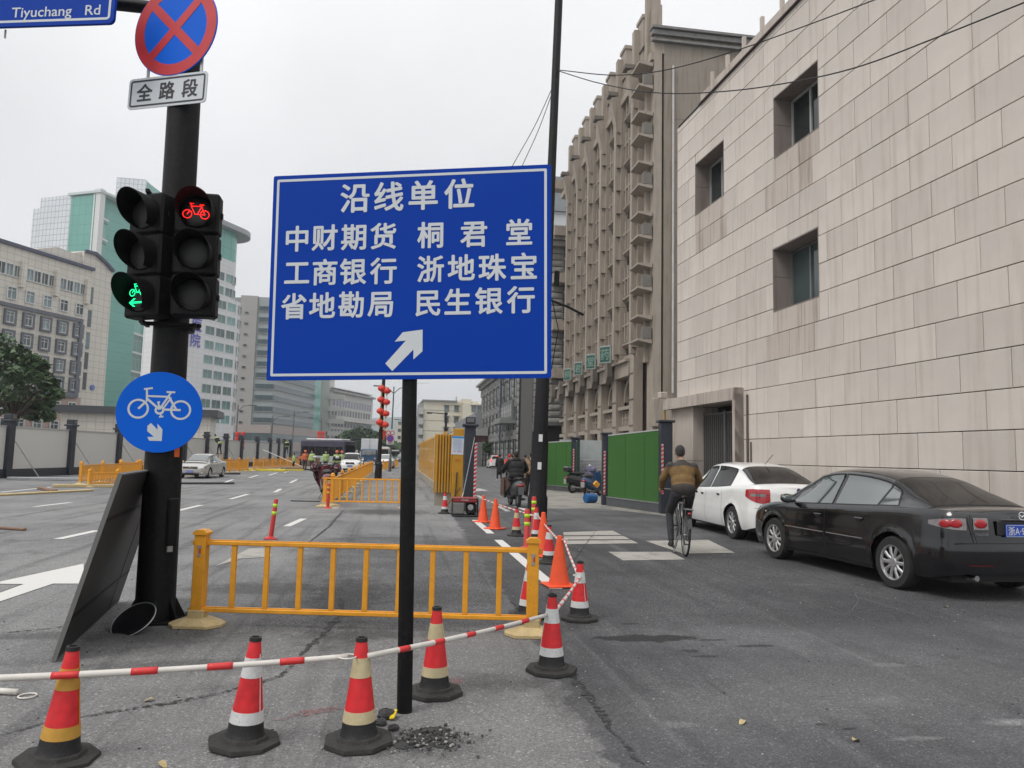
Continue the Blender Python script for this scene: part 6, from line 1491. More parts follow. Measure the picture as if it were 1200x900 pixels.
# bus, blue truck, blue canopy van, red bus
def bigbox(name, loc, rz, label, cat, L, W, H, lower, upper, roofm, nwin, z0=.35, wz=(1.1, 2.2), group='buses and trucks at the far crossing'):
    o = root(name, loc, rz, label, cat, group)
    b = MB(); b.bbox((0, 0, (z0+wz[0])/2), (W, L, wz[0]-z0), .06); b.build('lower_body', lower, o)
    b = MB(); b.bbox((0, 0, (wz[0]+H)/2), (W-.02, L-.02, H-wz[0]), .12); b.build('upper_body', upper, o)
    b = MB(); b.bbox((0, 0, H+.08), (W*.8, L*.8, .2), .08); b.build('roof_unit', roofm, o)
    wdw = (L-.6)/nwin
    for s_ in (-1, 1):
        me = MB(); me.box((s_*(W/2), 0, (wz[0]+wz[1])/2), (.03, wdw*.9, wz[1]-wz[0]-.1)); me = me.mesh('side_window', CGD)
        for k in range(nwin): link('side_window', me, o, T((0, -L/2+.3+wdw*(k+.5), 0)))
    for s_ in (-1, 1):
        b = MB(); b.bbox((0, s_*(L/2), (wz[0]+wz[1])/2+.1), (W*.88, .03, wz[1]-wz[0]+.2), .01); b.build('windscreen', CGD, o)
        for t_ in (-1, 1): b = MB(); b.bbox((t_*W*.38, s_*L/2, .75), (.3, .06, .16), .02); b.build('headlight', LAMPC, o)
    for yy in (-L*.3, L*.32):
        for t_ in (-1, 1): wheel_parts(o, t_*(W/2-.15), yy, .45, t_, 6, .25, False)
    return o
BUSL = mat('bus_pale_green', (.38, .42, .40), .5); BUSU = mat('bus_dark_wrap', (.05, .045, .07), .4, var=.5, vscale=.8); BUSR = mat('bus_white_roof', (.6, .6, .6), .6)
p = G(382, 545.5); bigbox('city_bus', (p.x, p.y+1.5, 0), R(62), 'dark wrapped city bus with pale green skirt standing across the far road', 'bus', 6.0, 2.4, 2.9, BUSL, BUSU, BUSR, 6)
p = G(401, 541); bigbox('blue_roofed_bus', (p.x-2, p.y+4, 0), R(60), 'blue roofed bus half hidden behind the dark bus', 'bus', 7, 2.3, 2.9, mat('bus_blue', (.03, .12, .3), .5), BUSU, mat('bus_blue_roof', (.04, .2, .5), .5), 5)
TB = mat('truck_blue', (.03, .08, .16), .4); TWt = mat('truck_box_white', (.62, .63, .63), .6)
p = G(432, 545); o = root('blue_box_truck', (p.x, p.y+2.5, 0), R(180), 'blue cab truck with tall white box behind the white crossover', 'truck')
b = MB(); b.bbox((0, 2.3, 1.25), (2.0, 1.6, 1.6), .12); b.build('cab', TB, o); b = MB(); b.bbox((0, -.9, 2.15), (2.2, 4.4, 2.5), .05); b.build('cargo_box', TWt, o)
b = MB(); b.bbox((0, 3.12, 1.6), (1.75, .04, .65), .02); b.build('windscreen', CGL, o); b = MB(); b.box((0, -.9, 2.15), (.05, 4.42, 2.52)); b.box((0, 1.31, 2.15), (.05, .02, 2.5)); b.build('box_seam', FRAME, o)
for s_ in (-1, 1): b = MB(); b.bbox((s_*.75, 3.12, .85), (.3, .05, .2), .03); b.build('headlight', LAMPC, o); wheel_parts(o, s_*.9, 2.2, .4, s_, 6, .22, False); wheel_parts(o, s_*.9, -1.8, .4, s_, 6, .22, False)
plate_text(o, 3.15, .6, '浙A·3T51', front=True)
p = G(452, 541); bigbox('red_minibus', (p.x-.5, p.y+10, 0), R(178), 'red and cream minibus far off behind the white car', 'bus', 6, 2.2, 2.7, mat('bus_red', (.4, .04, .03), .5), mat('bus_cream', (.5, .45, .4), .5), BUSR, 4)
p = G(463, 540); bigbox('green_minibus', (p.x, p.y+8, 0), R(178), 'dull green van at the far crossing left of the black sign post', 'van', 5, 2.0, 2.2, mat('van_green', (.05, .12, .09), .5), mat('van_dark', (.04, .05, .05), .4), BUSR, 3, wz=(1.1, 1.8))
# ------------------------------------------------------------------ people
SKIN = mat('skin', (.42, .25, .17), .55, var=.08, vscale=12); HAIR = mat('dark_hair', (.012, .011, .011), .6); HAIRG = mat('greying_hair', (.035, .032, .03), .8, var=.9, vscale=90, bump=1.0, bscale=110)
def remesh(segs, ells, vox, sm=3):
    """limbs and volumes fused into one continuous surface"""
    b = MB()
    for p, q, r0, r1 in segs:
        p, q = Vector(p), Vector(q); k = 5
        b.tube([p.lerp(q, i/k) for i in range(k+1)], r0, 12, rs=[lerp(r0, r1, i/k) for i in range(k+1)]); b.ell(p, (r0,)*3, 6); b.ell(q, (r1,)*3, 6)
    for c, r, rot in ells: b.ell((0, 0, 0), r, 10, 0, T(c) @ rot)
    me = b.mesh('tmp', []); o = bpy.data.objects.new('tmp', me); C.objects.link(o)
    m_ = o.modifiers.new('r', 'REMESH'); m_.mode = 'VOXEL'; m_.voxel_size = vox; m_.use_smooth_shade = True
    if sm: k_ = o.modifiers.new('s', 'SMOOTH'); k_.iterations = sm; k_.factor = .5
    bpy.context.view_layer.update(); out_ = bpy.data.meshes.new_from_object(o.evaluated_get(bpy.context.evaluated_depsgraph_get()))
    bpy.data.objects.remove(o); bpy.data.meshes.remove(me)
    out_.polygons.foreach_set('use_smooth', [True]*len(out_.polygons)); return out_
I4 = Matrix.Identity(4)
def person(name, loc, rz, label, J, col, group=None, vox=.016, face=False, hair=None, long_coat=None, hat=None, longhair=False, scale=1.0):
    """J: joints in local metres, y = the way the figure faces"""
    o = root('person', loc, rz, label, 'person', group); o.scale = (scale,)*3
    V_ = {k: Vector(v) for k, v in J.items()}; top_, leg_, shoe_ = col[:3]
    hips, chest, neck, head = V_['hips'], V_['chest'], V_['neck'], V_['head']; up_ = (neck-hips).normalized()
    def pose(c, r): return (c, r, (up_.to_track_quat('Z', 'Y').to_matrix().to_4x4()) if up_.angle(Vector((0, 0, 1))) > .02 else I4)
    segs = [(neck, head+Vector((0, 0, -.04)), .052, .05)]; ells = [(head, (.075, .094, .115), I4)]
    ells += [(head+Vector((0, .06, -.075)), (.045, .04, .035), I4)]
    for s_ in 'LR':
        sh, el, ha = V_['sh'+s_], V_['el'+s_], V_['ha'+s_]; hp, kn, an = V_['hp'+s_], V_['kn'+s_], V_['an'+s_]
        segs += [(sh, el, .045, .036), (el, ha, .034, .025), (hp, kn, .072, .05), (kn, an, .048, .034), (chest, sh, .07, .05), (hips, hp, .09, .08)]
        d = (ha-el).normalized(); ells.append((ha+d*.045, (.036, .036, .04), I4)); side = d.cross(Vector((0, 0, 1)));
        if side.length < .1: side = Vector((1, 0, 0))
        side.normalize(); fw_ = V_.get('fd'+s_, d)
        for f_ in range(4):
            r0 = ha+d*.07+side*(f_-1.5)*.019; ln = (.03, .034, .032, .026)[f_]; m1_ = r0+d*ln; m2_ = m1_+(d*.5+fw_*.0+Vector((0, 0, -.9)) if abs(d.z) < .7 else d+Vector((0, .5, 0))).normalized()*ln
            segs += [(r0, m1_, .0095, .009), (m1_, m2_, .009, .0075)]
        tb = ha+d*.02+side*.033; segs.append((tb, tb+side*.022+d*.04, .011, .009))
    ells += [pose(chest, (.15, .095, .17)), pose(hips, (.14, .10, .12)), pose((hips+chest)/2, (.13, .09, .16))]
    body = link('body', remesh(segs, ells, vox*.8, 2), o); body.data.materials.append(SKIN)
    # face
    hd = V_['head']; f_ = MB()
    for s2 in (-1, 1): f_.ell((hd.x+s2*.078, hd.y-.0, hd.z-.01), (.012, .022, .032), 5)
    f_.ell((hd.x, hd.y+.098, hd.z-.015), (.013, .02, .024), 5); f_.build('ears_and_nose', SKIN, o, smooth=True)
    f_ = MB()
    for s2 in (-1, 1): f_.ell((hd.x+s2*.032, hd.y+.083, hd.z+.012), (.012, .008, .006), 5)
    f_.ell((hd.x, hd.y+.088, hd.z-.055), (.022, .008, .005), 5); f_.build('eyes_and_mouth', HAIR, o, smooth=True)
    e_ = [(hd+Vector((0, -.014, .03)), (.082, .094, .098), I4), (hd+Vector((0, -.045, .0)), (.072, .06, .078), I4)]
    if longhair: e_ += [(hd+Vector((0, -.06, -.14)), (.085, .055, .17), I4)]
    hm = remesh([], e_, vox*.8, 1); hm.materials.append(hair or HAIR)
    bm = bmesh.new(); bm.from_mesh(hm); dl = [v for v in bm.verts if v.co.y > hd.y+.045 and v.co.z < hd.z+.055]; bmesh.ops.delete(bm, geom=dl, context='VERTS'); bm.to_mesh(hm); bm.free(); link('hair', hm, o)
    # jacket
    g = col[3] if len(col) > 3 else 0.0
    segs = []; ells = [pose(chest, (.195+g, .135+g, .20)), pose(hips+up_*.03, (.185+g, .145+g, .14)), pose((hips+chest)/2, (.18+g, .135+g, .17)), pose(neck-up_*.035, (.085, .075, .05))]
    for s_ in 'LR':
        sh, el, ha = V_['sh'+s_], V_['el'+s_], V_['ha'+s_]; segs += [(sh+Vector((0, 0, -.012)), el, .064+g*.5, .057+g*.4), (el, el.lerp(ha, .92), .06+g*.4, .045), (chest+up_*.05, sh+Vector((0, 0, -.02)), .095, .058)]
    if long_coat: segs += [(hips, hips+Vector((0, 0, -long_coat)), .17, .19)]
    jm = remesh(segs, ells, vox, 2)
    for m_ in (top_ if isinstance(top_, (list, tuple)) else [top_]): jm.materials.append(m_)
    if isinstance(top_, (list, tuple)):
        zc = chest.z; zh = hips.z
        for p in jm.polygons:
            c = p.center; t = (c-hips).dot(up_)/(neck-hips).length
            mi = 0
            if t > .74: mi = 1
            if t < .14 and abs(c.x-hips.x) < .26: mi = 1
            p.material_index = mi
    link('jacket', jm, o)
    segs = []; 
    for s_ in 'LR':
        hp, kn, an = V_['hp'+s_], V_['kn'+s_], V_['an'+s_]; segs += [(hp, kn, .095, .068), (kn, an.lerp(kn, .06), .066, .05), (hips, hp, .11, .098)]
    tm_ = remesh(segs, [pose(hips, (.165, .13, .11))], vox, 2); tm_.materials.append(leg_); link('trousers', tm_, o)
    for s_ in 'LR':
        an = V_['an'+s_]; td = V_.get('toe'+s_, Vector((0, 1, 0))).normalized(); a_ = math.atan2(-td.x, td.y)
        sm_ = remesh([(an+Vector((0, -.03, -.05)), an+td*.14+Vector((0, 0, -.062)), .042, .036)], [(an+Vector((0, -.01, -.025)), (.045, .055, .05), I4)], .012, 1); sm_.materials.append(shoe_); link('shoe', sm_, o)
    return o, V_
def stand(h=1.7, stride=.0, lean=0.0, arms=.06):
    k = h/1.7
    J = dict(hips=(0, 0, .93), chest=(0, .02+lean, 1.26), neck=(0, .02+lean*1.3, 1.47), head=(0, .05+lean*1.5, 1.60), shL=(-.18, .01+lean, 1.40), shR=(.18, .01+lean, 1.40),
             elL=(-.24, -.03+lean-arms, 1.13), elR=(.24, -.03+lean+arms, 1.13), haL=(-.25, .05-arms*1.5, .90), haR=(.25, .08+arms*1.5, .90),
             hpL=(-.09, 0, .88), hpR=(.09, 0, .88), knL=(-.10, .04+stride*.55, .48), knR=(.10, .04-stride*.2, .48), anL=(-.10, stride, .085), anR=(.10, -stride, .085+abs(stride)*.15))
    return {a: tuple(c*k for c in b_) for a, b_ in J.items()}
def cloth(nm, col, **kw): return mat(nm, col, .85, var=.28, vscale=9, bump=1.0, bscale=9, **kw)
KB = cloth('black_cloth', (.014, .014, .016)); KN = cloth('navy_cloth', (.02, .022, .03)); KJ = cloth('jeans', (.03, .04, .065)); SHB = mat('shoe_black', (.015, .015, .015), .6); SHW = mat('shoe_white', (.5, .5, .5), .6)
# cyclist and bicycle
pb = G(803, 652); pfr = G(779, 639)
bd_ = Vector((.20, 1, 0)).normalized(); brz = math.atan2(-bd_.x, bd_.y)
bk = root('bicycle', (pb.x, pb.y, 0), brz, 'dark city bicycle under the rider in the brown jacket', 'bicycle'); bk.rotation_euler = (0, R(2), brz)
FRM = mat('bike_frame', (.02, .02, .022), .35, coat=.4); SPK = mat('spokes', (.3, .3, .3), .35, metal=.8); RW = .33
def bwheel(y, name='wheel'):
    w_ = link(name, None, bk, T((0, y, RW))); b = MB(); b.tube([(0, RW*.965*math.cos(a), RW*.965*math.sin(a)) for a in [2*math.pi*k/40 for k in range(41)]], .018, 8, cap=False); b.build('tyre', TYRE, w_, smooth=True)
    b = MB(); b.tube([(0, RW*.90*math.cos(a), RW*.90*math.sin(a)) for a in [2*math.pi*k/40 for k in range(41)]], .010, 6, cap=False); b.tube([(-.04, 0, 0), (.04, 0, 0)], .018, 10); b.build('rim', SPK, w_, smooth=True)
    b = MB()
    for k in range(28): a = 2*math.pi*k/28; b.tube([(.02*(-1)**k, .012*math.cos(a+.6), .012*math.sin(a+.6)), (0, RW*.89*math.cos(a), RW*.89*math.sin(a))], .0018, 3)
    b.build('spokes', SPK, w_); return w_
bwheel(0); bwheel(1.07)
b = MB(); BBk, SEAT, HD, HB = (0, .43, .29), (0, .24, .80), (0, .90, .78), (0, .93, .70)
b.tube([BBk, SEAT], .017, 10); b.tube([BBk, HB], .02, 10); b.tube([SEAT, (0, .905, .80)], .017, 10); b.tube([(0, .89, .88), (0, .95, .64)], .02, 10)
for s_ in (-1, 1): b.tube([(s_*.05, 0, RW), (s_*.02, .40, .29)], .010, 8); b.tube([(s_*.05, 0, RW), (s_*.02, .25, .74)], .009, 8); b.tube([(s_*.04, .94, .66), (s_*.05, 1.0, .5), (s_*.05, 1.07, RW)], .012, 8)
b.build('frame', FRM, bk, auto=50)
b = MB(); b.tube([(0, .24, .80), (0, .22, .90)], .014, 8); b.build('seat_post', SPK, bk, smooth=True)
b = MB(); b.ell((0, .20, .93), (.085, .13, .04), 8); b.ell((0, .32, .93), (.035, .1, .03), 8); b.build('saddle', TRM, bk, smooth=True)
b = MB(); b.tube([(0, .88, .86), (0, .86, .98)], .014, 8); b.tube([(-.27, .70, 1.0), (-.2, .82, 1.01), (0, .88, .99), (.2, .82, 1.01), (.27, .70, 1.0)], .013, 8); b.build('handlebar', SPK, bk, smooth=True)
for s_ in (-1, 1): b = MB(); b.tube([(s_*.28, .66, 1.0), (s_*.26, .74, 1.0)], .018, 8); b.build('grip', TRM, bk, smooth=True)
b = MB(); b.lathe([(.09, -.004), (.09, .004)], 24, M=T((.05, .43, .29)) @ RY(R(90))); b.tube([(.06, .43, .29), (.07, .50, .14)], .01, 6); b.tube([(-.06, .43, .29), (-.07, .36, .44)], .01, 6); b.build('crankset', SPK, bk)
for p in ((.11, .50, .135), (-.11, .36, .445)): b = MB(); b.bbox(p, (.09, .07, .02), .005); b.build('pedal', TRM, bk)
b = MB(); b.grid([[(x, -.0+RW*1.10*math.cos(a), RW+RW*1.10*math.sin(a)) for x in (-.03, .03)] for a in [R(20+14*k) for k in range(11)]]); b.build('mudguard', FRM, bk, smooth=True)
b = MB(); b.bbox((0, -.06, .74), (.13, .34, .015), .004); b.tube([(-.05, -.18, .74), (-.05, 0, RW)], .007, 5); b.tube([(.05, -.18, .74), (.05, 0, RW)], .007, 5); b.build('rear_rack', SPK, bk)
b = MB(); b.ell((0, -.24, .68), (.03, .012, .02), 6); b.build('rear_reflector', TRED, bk, smooth=True)
b = MB(); b.tube([(-.07, .33, .28), (-.13, .28, .02)], .009, 6); b.build('kickstand', SPK, bk)
BJ = cloth('brown_jacket', (.17, .10, .035)); BY = cloth('charcoal_yoke', (.045, .04, .036)); GT = cloth('grey_trousers', (.028, .029, .032))
J = dict(hips=(0, .16, 1.02), chest=(0, .27, 1.31), neck=(0, .33, 1.50), head=(-.02, .37, 1.63), shL=(-.185, .29, 1.42), shR=(.185, .29, 1.42), elL=(-.29, .40, 1.20), elR=(.30, .42, 1.20),
         haL=(-.28, .64, 1.05), haR=(.28, .64, 1.05), hpL=(-.10, .18, .97), hpR=(.10, .18, .97), knL=(-.17, .48, .66), knR=(.15, .58, .70), anL=(-.17, .30, .20), anR=(.13, .44, .28))
person('p', (pb.x, pb.y, 0), brz, 'man in a brown and charcoal jacket riding a bicycle away past the white car', J, ([BJ, BY], GT, SHB, .015), vox=.013, hair=HAIRG)
# scooters
def scooter(loc, rz, label, body, seat, parts=(), plate_c=None, scale=1.0, topbox=None, mirrors=True, cat='scooter', group=None):
    o = root('motor_scooter', loc, rz, label, cat, group); o.scale = (scale,)*3; r = .24
    for y in (-.60, .66):
        w_ = link('wheel', None, o, T((0, y, r))); M = RY(R(90)); b = MB(); b.lathe([(r*.6, -.04), (r*.92, -.05), (r, -.02), (r, .02), (r*.92, .05), (r*.6, .04)], 24, M=M, cap=False); b.build('tyre', TYRE, w_, smooth=True)
        b = MB(); b.lathe([(.0001, -.03), (r*.62, -.03), (r*.62, .03), (.0001, .03)], 18, M=M); b.build('hub', FRAME, w_)
    prof = [(-.95, .62, .10, .72), (-.85, .42, .17, .80), (-.6, .36, .19, .82), (-.3, .28, .19, .80), (-.12, .22, .17, .74)]
    b = MB(); b.grid([[(w2*math.cos(a)*(1-.15*max(0, math.sin(a))), y, lerp(z0, z1, .5+.5*math.sin(a))) for a in [math.pi*2*k/14 for k in range(15)]] for y, z0, w2, z1 in prof]); b.build('rear_body', body, o, smooth=True)
    b = MB(); b.bbox((0, .12, .26), (.32, .6, .1), .03); b.build('footboard', TRM, o)
    b = MB(); b.grid([[(w2*math.sin(a), y-.10*math.cos(a), z) for a in [R(-85+17*k) for k in range(11)]] for z, w2, y in ((.22, .14, .48), (.45, .20, .50), (.70, .22, .46), (.92, .18, .40), (1.0, .12, .38))]); b.build('leg_shield', body, o, smooth=True)
    b = MB(); b.ell((0, -.38, .84), (.15, .42, .08), 8); b.build('seat', seat, o, smooth=True)
    b = MB(); b.tube([(0, .66, r), (0, .55, .5), (0, .42, .98)], .03, 8); b.grid([[(x, .66+.27*math.cos(a), r+.27*math.sin(a)) for x in (-.06, .06)] for a in [R(10+16*k) for k in range(11)]]); b.build('front_fork', body, o, smooth=True)
    b = MB(); b.tube([(-.33, .30, 1.02), (-.15, .40, 1.04), (.15, .40, 1.04), (.33, .30, 1.02)], .018, 8); b.build('handlebar', TRM, o, smooth=True)
    b = MB(); b.ell((0, .46, .98), (.14, .1, .1), 8); b.build('headlamp_cowl', body, o, smooth=True)
    if mirrors:
        for s_ in (-1, 1):
            m_ = link('rear_view_mirror', None, o, T((s_*.24, .34, 1.05))); b = MB(); b.tube([(0, 0, 0), (s_*.07, .02, .18)], .008, 6); b.build('stalk', TRM, m_)
            b = MB(); b.ell((s_*.1, .0, .22), (.07, .02, .045), 7); b.build('mirror_glass', LAMPC, m_, smooth=True)
    b = MB(); b.ell((0, -.93, .66), (.11, .05, .05), 7); b.build('tail_light', TRED, o, smooth=True)
    b = MB(); b.bbox((0, -1.0, .50), (.17, .02, .22), .006); b.build('number_plate', plate_c or PLB, o)
    b = MB(); b.tube([(.13, -.2, .22), (.16, -.75, .26)], .04, 10); b.build('silencer', FRAME, o, smooth=True)
    b = MB(); b.tube([(-.1, -.1, .22), (-.2, -.05, .0)], .012, 6); b.build('kickstand', FRAME, o)
    if topbox: b = MB(); b.bbox((0, -.86, 1.02), (.36, .32, .26), .07); b.build('top_box', topbox, o)
    for nm, mt, mk in parts: mk(nm, mt, o)
    return o
MAR = mat('maroon_scooter', (.10, .012, .02), .3, coat=.6, var=.3, vscale=9)
def quilt_mat():
    m = mat('checked_apron', (.09, .02, .03), .85, var=.3, vscale=4); n = m.node_tree; b = n.nodes['Principled BSDF']; k = n.nodes.new('ShaderNodeTexVoronoi'); k.inputs['Scale'].default_value = 14; t = n.nodes.new('ShaderNodeTexCoord')
    n.links.new(t.outputs['Object'], k.inputs[0]); r = n.nodes.new('ShaderNodeValToRGB'); r.color_ramp.elements[0].color = (.30, .27, .27, 1); r.color_ramp.elements[0].position = .25; r.color_ramp.elements[1].color = (.06, .01, .02, 1); r.color_ramp.elements[1].position = .42
    n.links.new(k.outputs['Distance'], r.inputs[0]); n.links.new(r.outputs[0], b.inputs['Base Color']); return m
QM = quilt_mat()
def apron(nm, mt, o):
    P = []
    for i in range(9):
        z = 1.02-.08*i; w2 = .28+.10*math.sin(i*.5)
        P.append([(w2*math.sin(a), .50+.12*math.cos(a)+.02*math.sin(i*2+a*5), z) for a in [R(-120+20*k) for k in range(13)]])
    b = MB(); b.grid(P); b.build(nm, mt, o, smooth=True)
    for s_ in (-1, 1): b = MB(); b.ell((s_*.36, .36, .95), (.12, .16, .14), 7); b.build('hand_cover', mt, o, smooth=True)
p = G(381, 586); scooter((p.x-.05, p.y+.5, 0), R(8), 'maroon scooter with patterned wind apron parked by the yellow railing', MAR, TRM, [('wind_apron', QM, apron)], mat('yellow_plate', (.5, .36, .15), .6), 1.05)
# parked e-bikes by the green fence
def cover(nm, mt, o):
    me_ = remesh([((0, .45, .55), (0, .42, 1.05), .2, .16), ((-.2, .38, 1.0), (.2, .38, 1.0), .13, .13), ((0, .5, .35), (0, .4, .8), .14, .2)], [], .03, 2); me_.materials.append(mt); link(nm, me_, o)
LAV = cloth('lavender_cover', (.12, .11, .18))
p = G(664, 578); scooter((p.x+.85, p.y+.4, 0), R(-68), 'black electric scooter with top box and lavender rain cover by the green fence gap', mat('dark_ebike', (.02, .02, .02), .4), TRM, [('rain_cover', LAV, cover)], mat('dusty_plate', (.3, .3, .28), .6), 1.0, mat('ebike_box', (.012, .02, .016), .3, coat=.4), False, 'electric scooter')
p = G(693, 583); scooter((p.x+.3, p.y+.9, 0), R(-40), 'second electric scooter with blue apron close to the green fence post', mat('blue_ebike', (.01, .05, .12), .4), TRM, [], mat('dusty_plate2', (.3, .3, .28), .6), .95, None, True, 'electric scooter')
p = G(694, 590); o = root('blue_drum', (p.x, p.y+.25, .0), R(20), 'bright blue drum lying under the parked scooters beside the green fence', 'drum')
b = MB(); b.lathe([(.0001, -.2), (.15, -.2), (.16, -.17), (.155, .17), (.15, .2), (.0001, .2)], 20, M=T((0, 0, .165)) @ RY(R(90))); b.build('drum', mat('drum_blue', (.01, .10, .28), .35, var=.2), o, auto=40)
b = MB(); b.tube([(-.12, 0, .32), (-.1, 0, .4), (.1, 0, .4), (.12, 0, .32)], .012, 6); b.build('handle', TRM, o)
p = G(702, 585); o = root('yellow_box', (p.x, p.y+.6, .45), R(15), 'small yellow box propped on the parked scooters by the fence post', 'box'); b = MB(); b.bbox((0, 0, .1), (.24, .10, .2), .03, M=RY(.7)); b.build('box', YEL, o)
# scooter rider going away
MP = G(607, 595); scooter((MP.x, MP.y+.7, 0), R(2), 'dark grey scooter ridden down the side street with a box-shaped rear plate', mat('grey_scooter', (.05, .055, .06), .35, coat=.4), TRM, [], mat('grey_plate', (.12, .13, .14), .5), 1.0, None, False)
J = dict(hips=(0, .12, .90), chest=(0, .18, 1.20), neck=(0, .24, 1.42), head=(0, .28, 1.55), shL=(-.22, .2, 1.34), shR=(.22, .2, 1.34), elL=(-.36, .38, 1.12), elR=(.36, .38, 1.12), haL=(-.32, .62, 1.02), haR=(.32, .62, 1.02),
         hpL=(-.12, .15, .86), hpR=(.12, .15, .86), knL=(-.24, .56, .72), knR=(.24, .56, .72), anL=(-.24, .62, .34), anR=(.24, .62, .34))
rd, _ = person('p', (MP.x, MP.y+.25, 0), R(2), 'rider in a bulky black hooded coat on the dark scooter', J, (KB, KN, SHB, .055), vox=.018)
b = MB(); b.ell((0, .19, 1.40), (.14, .11, .09), 8); b.build('hood', KB, rd, smooth=True)
BRB = cloth('brown_blanket', (.10, .06, .045))
for s_ in (-1, 1):
    b = MB(); b.grid([[(s_*(.36+.03*math.sin(j*1.3)), .25+.11*j, .86-.11*i+.02*math.sin(i+j)) for j in range(6)] for i in range(6)]); b.grid([[(s_*(.16+.04*j), .22+.02*j, .88-.11*i*(.4+.12*j)) for j in range(6)] for i in range(6)]); b.build('leg_blanket', BRB, rd, smooth=True)
# pedestrians
BEI = cloth('camel_jacket', (.26, .17, .10)); ORC = cloth('orange_vest', (.75, .09, .03)); REDC = cloth('red_hood', (.5, .03, .03)); CRMC = cloth('cream_scarf', (.45, .36, .25)); MRN = cloth('dark_brown_coat', (.045, .025, .022))
def walker(px, py, rz, label, col, h=1.66, stride=.16, **kw):
    p = G(px, py); return person('p', (p.x, p.y, 0), rz, label, stand(h, stride), col, 'people walking in the side street', .02, **kw)
a, _ = walker(585, 563, R(3), 'person in a long black coat carrying a bright green bag down the side street', (KB, KB, SHW, .02), 1.62, long_coat=.35)
p = G(593, 561); o = root('green_bag', (p.x, p.y, .42), 0, 'bright green carrier bag held beside the black coated walker', 'bag'); b = MB(); b.grid([[(x*(1-.2*k), y*(1-.3*k), .38*k) for x, y in ((-.19, -.06), (.19, -.06), (.19, .06), (-.19, .06), (-.19, -.06))] for k in (0, .4, 1)]); b.tube([(-.08, 0, .38), (-.03, 0, .5), (.05, 0, .38)], .01, 5); b.build('bag', mat('bag_green', (.03, .55, .08), .5), o)
walker(596, 568, R(0), 'person in an orange vest and red hood walking left of the scooter rider', ([ORC, REDC], KB, SHB, .02), 1.6, hair=REDC)
walker(600, 573, R(0), 'person in a dark jacket directly behind the scooter rider', (KN, KB, SHB, .03), 1.62)
c_, _ = walker(622, 582, R(4), 'man in a camel jacket with a dark shoulder bag beside the scooter rider', (BEI, KB, SHB, .05), 1.66, .22)
b = MB(); b.bbox((.14, -.17, 1.0), (.34, .13, .26), .05); b.tube([(.1, -.2, 1.12), (-.05, -.19, 1.3), (-.16, -.1, 1.46)], .014, 6); b.build('shoulder_bag', MRN, c_)
walker(631, 574, R(176), 'woman with long hair and a cream scarf walking towards the camera by the lamp post', ([MRN, CRMC], KN, SHB, .02), 1.6, .05, longhair=True, face=True)
walker(615, 566, R(0), 'dark haired walker partly hidden behind the camel jacket', (KB, KB, SHB, .02), 1.62)
# workers on the left
HV = cloth('hi_vis_lime', (.34, .46, .18)); HVO = cloth('hi_vis_orange', (.5, .13, .06)); HHO = mat('hard_hat', (.6, .13, .05), .5)
def worker(px, py, rz, label, top_, h=1.68, z=0, hat=True, J=None, sc_=.95):
    p = G(px, py); o, V_ = person('p', (p.x, p.y, z), rz, label, J or stand(h, .08), (top_, KN, SHB, .03), 'road workers by the left hoarding', .03, scale=sc_)
    if hat and random.random() < .6: hd = V_['head']; b = MB(); b.lathe([(.16, .02), (.13, .04), (.125, .1), (.08, .155), (.0001, .17)], 14, c=(hd.x, hd.y, hd.z)); b.build('hard_hat', HHO, o, smooth=True)
    return o
J_l = stand(1.7, .1, .35)
o = worker(256, 549, R(60), 'worker in a lime vest bending over the hoarding on a ladder', [KB, HV], z=1.15, hat=False, J=J_l)
p = G(258, 549); ld = root('ladder', (p.x, p.y, 0), R(20), 'short wooden step ladder under the bending worker', 'ladder')
b = MB()
for s_ in (-1, 1): b.tube([(s_*.25, -.1, 0), (s_*.2, 0, 1.25)], .025, 6); b.tube([(s_*.25, .55, 0), (s_*.2, .05, 1.25)], .02, 6)
b.build('rails', mat('ladder_wood', (.4, .25, .14), .7), ld)
for k in range(4): b = MB(); b.bbox((0, -.08+.02*k, .25+k*.28), (.45, .08, .03), .004); b.build('rung', MATS['ladder_wood'], ld)
worker(335, 545, R(200), 'worker in a lime top sitting high at the hoarding end', [KB, HV], z=1.2, hat=False)
worker(344, 550, R(90), 'worker in a lime vest crouching by the far hoarding end', [HV, HV], 1.4)
worker(357, 551, R(180), 'worker in orange overalls and orange hard hat', [HVO, HVO])
worker(365, 552, R(150), 'worker in a lime vest standing left of the far bus', [HV, HV])
worker(381, 553, R(190), 'worker in a lime vest in front of the middle of the dark bus', [HV, HV])
worker(394, 556, R(180), 'worker in dark clothes left of the white crossover', [KB, HV])
worker(400, 553, R(170), 'worker in a lime vest and orange hat right behind the white crossover', [HV, HV])
worker(352, 549, R(100), 'worker bending among the debris at the far left works', [HVO, KB], 1.5, hat=True)

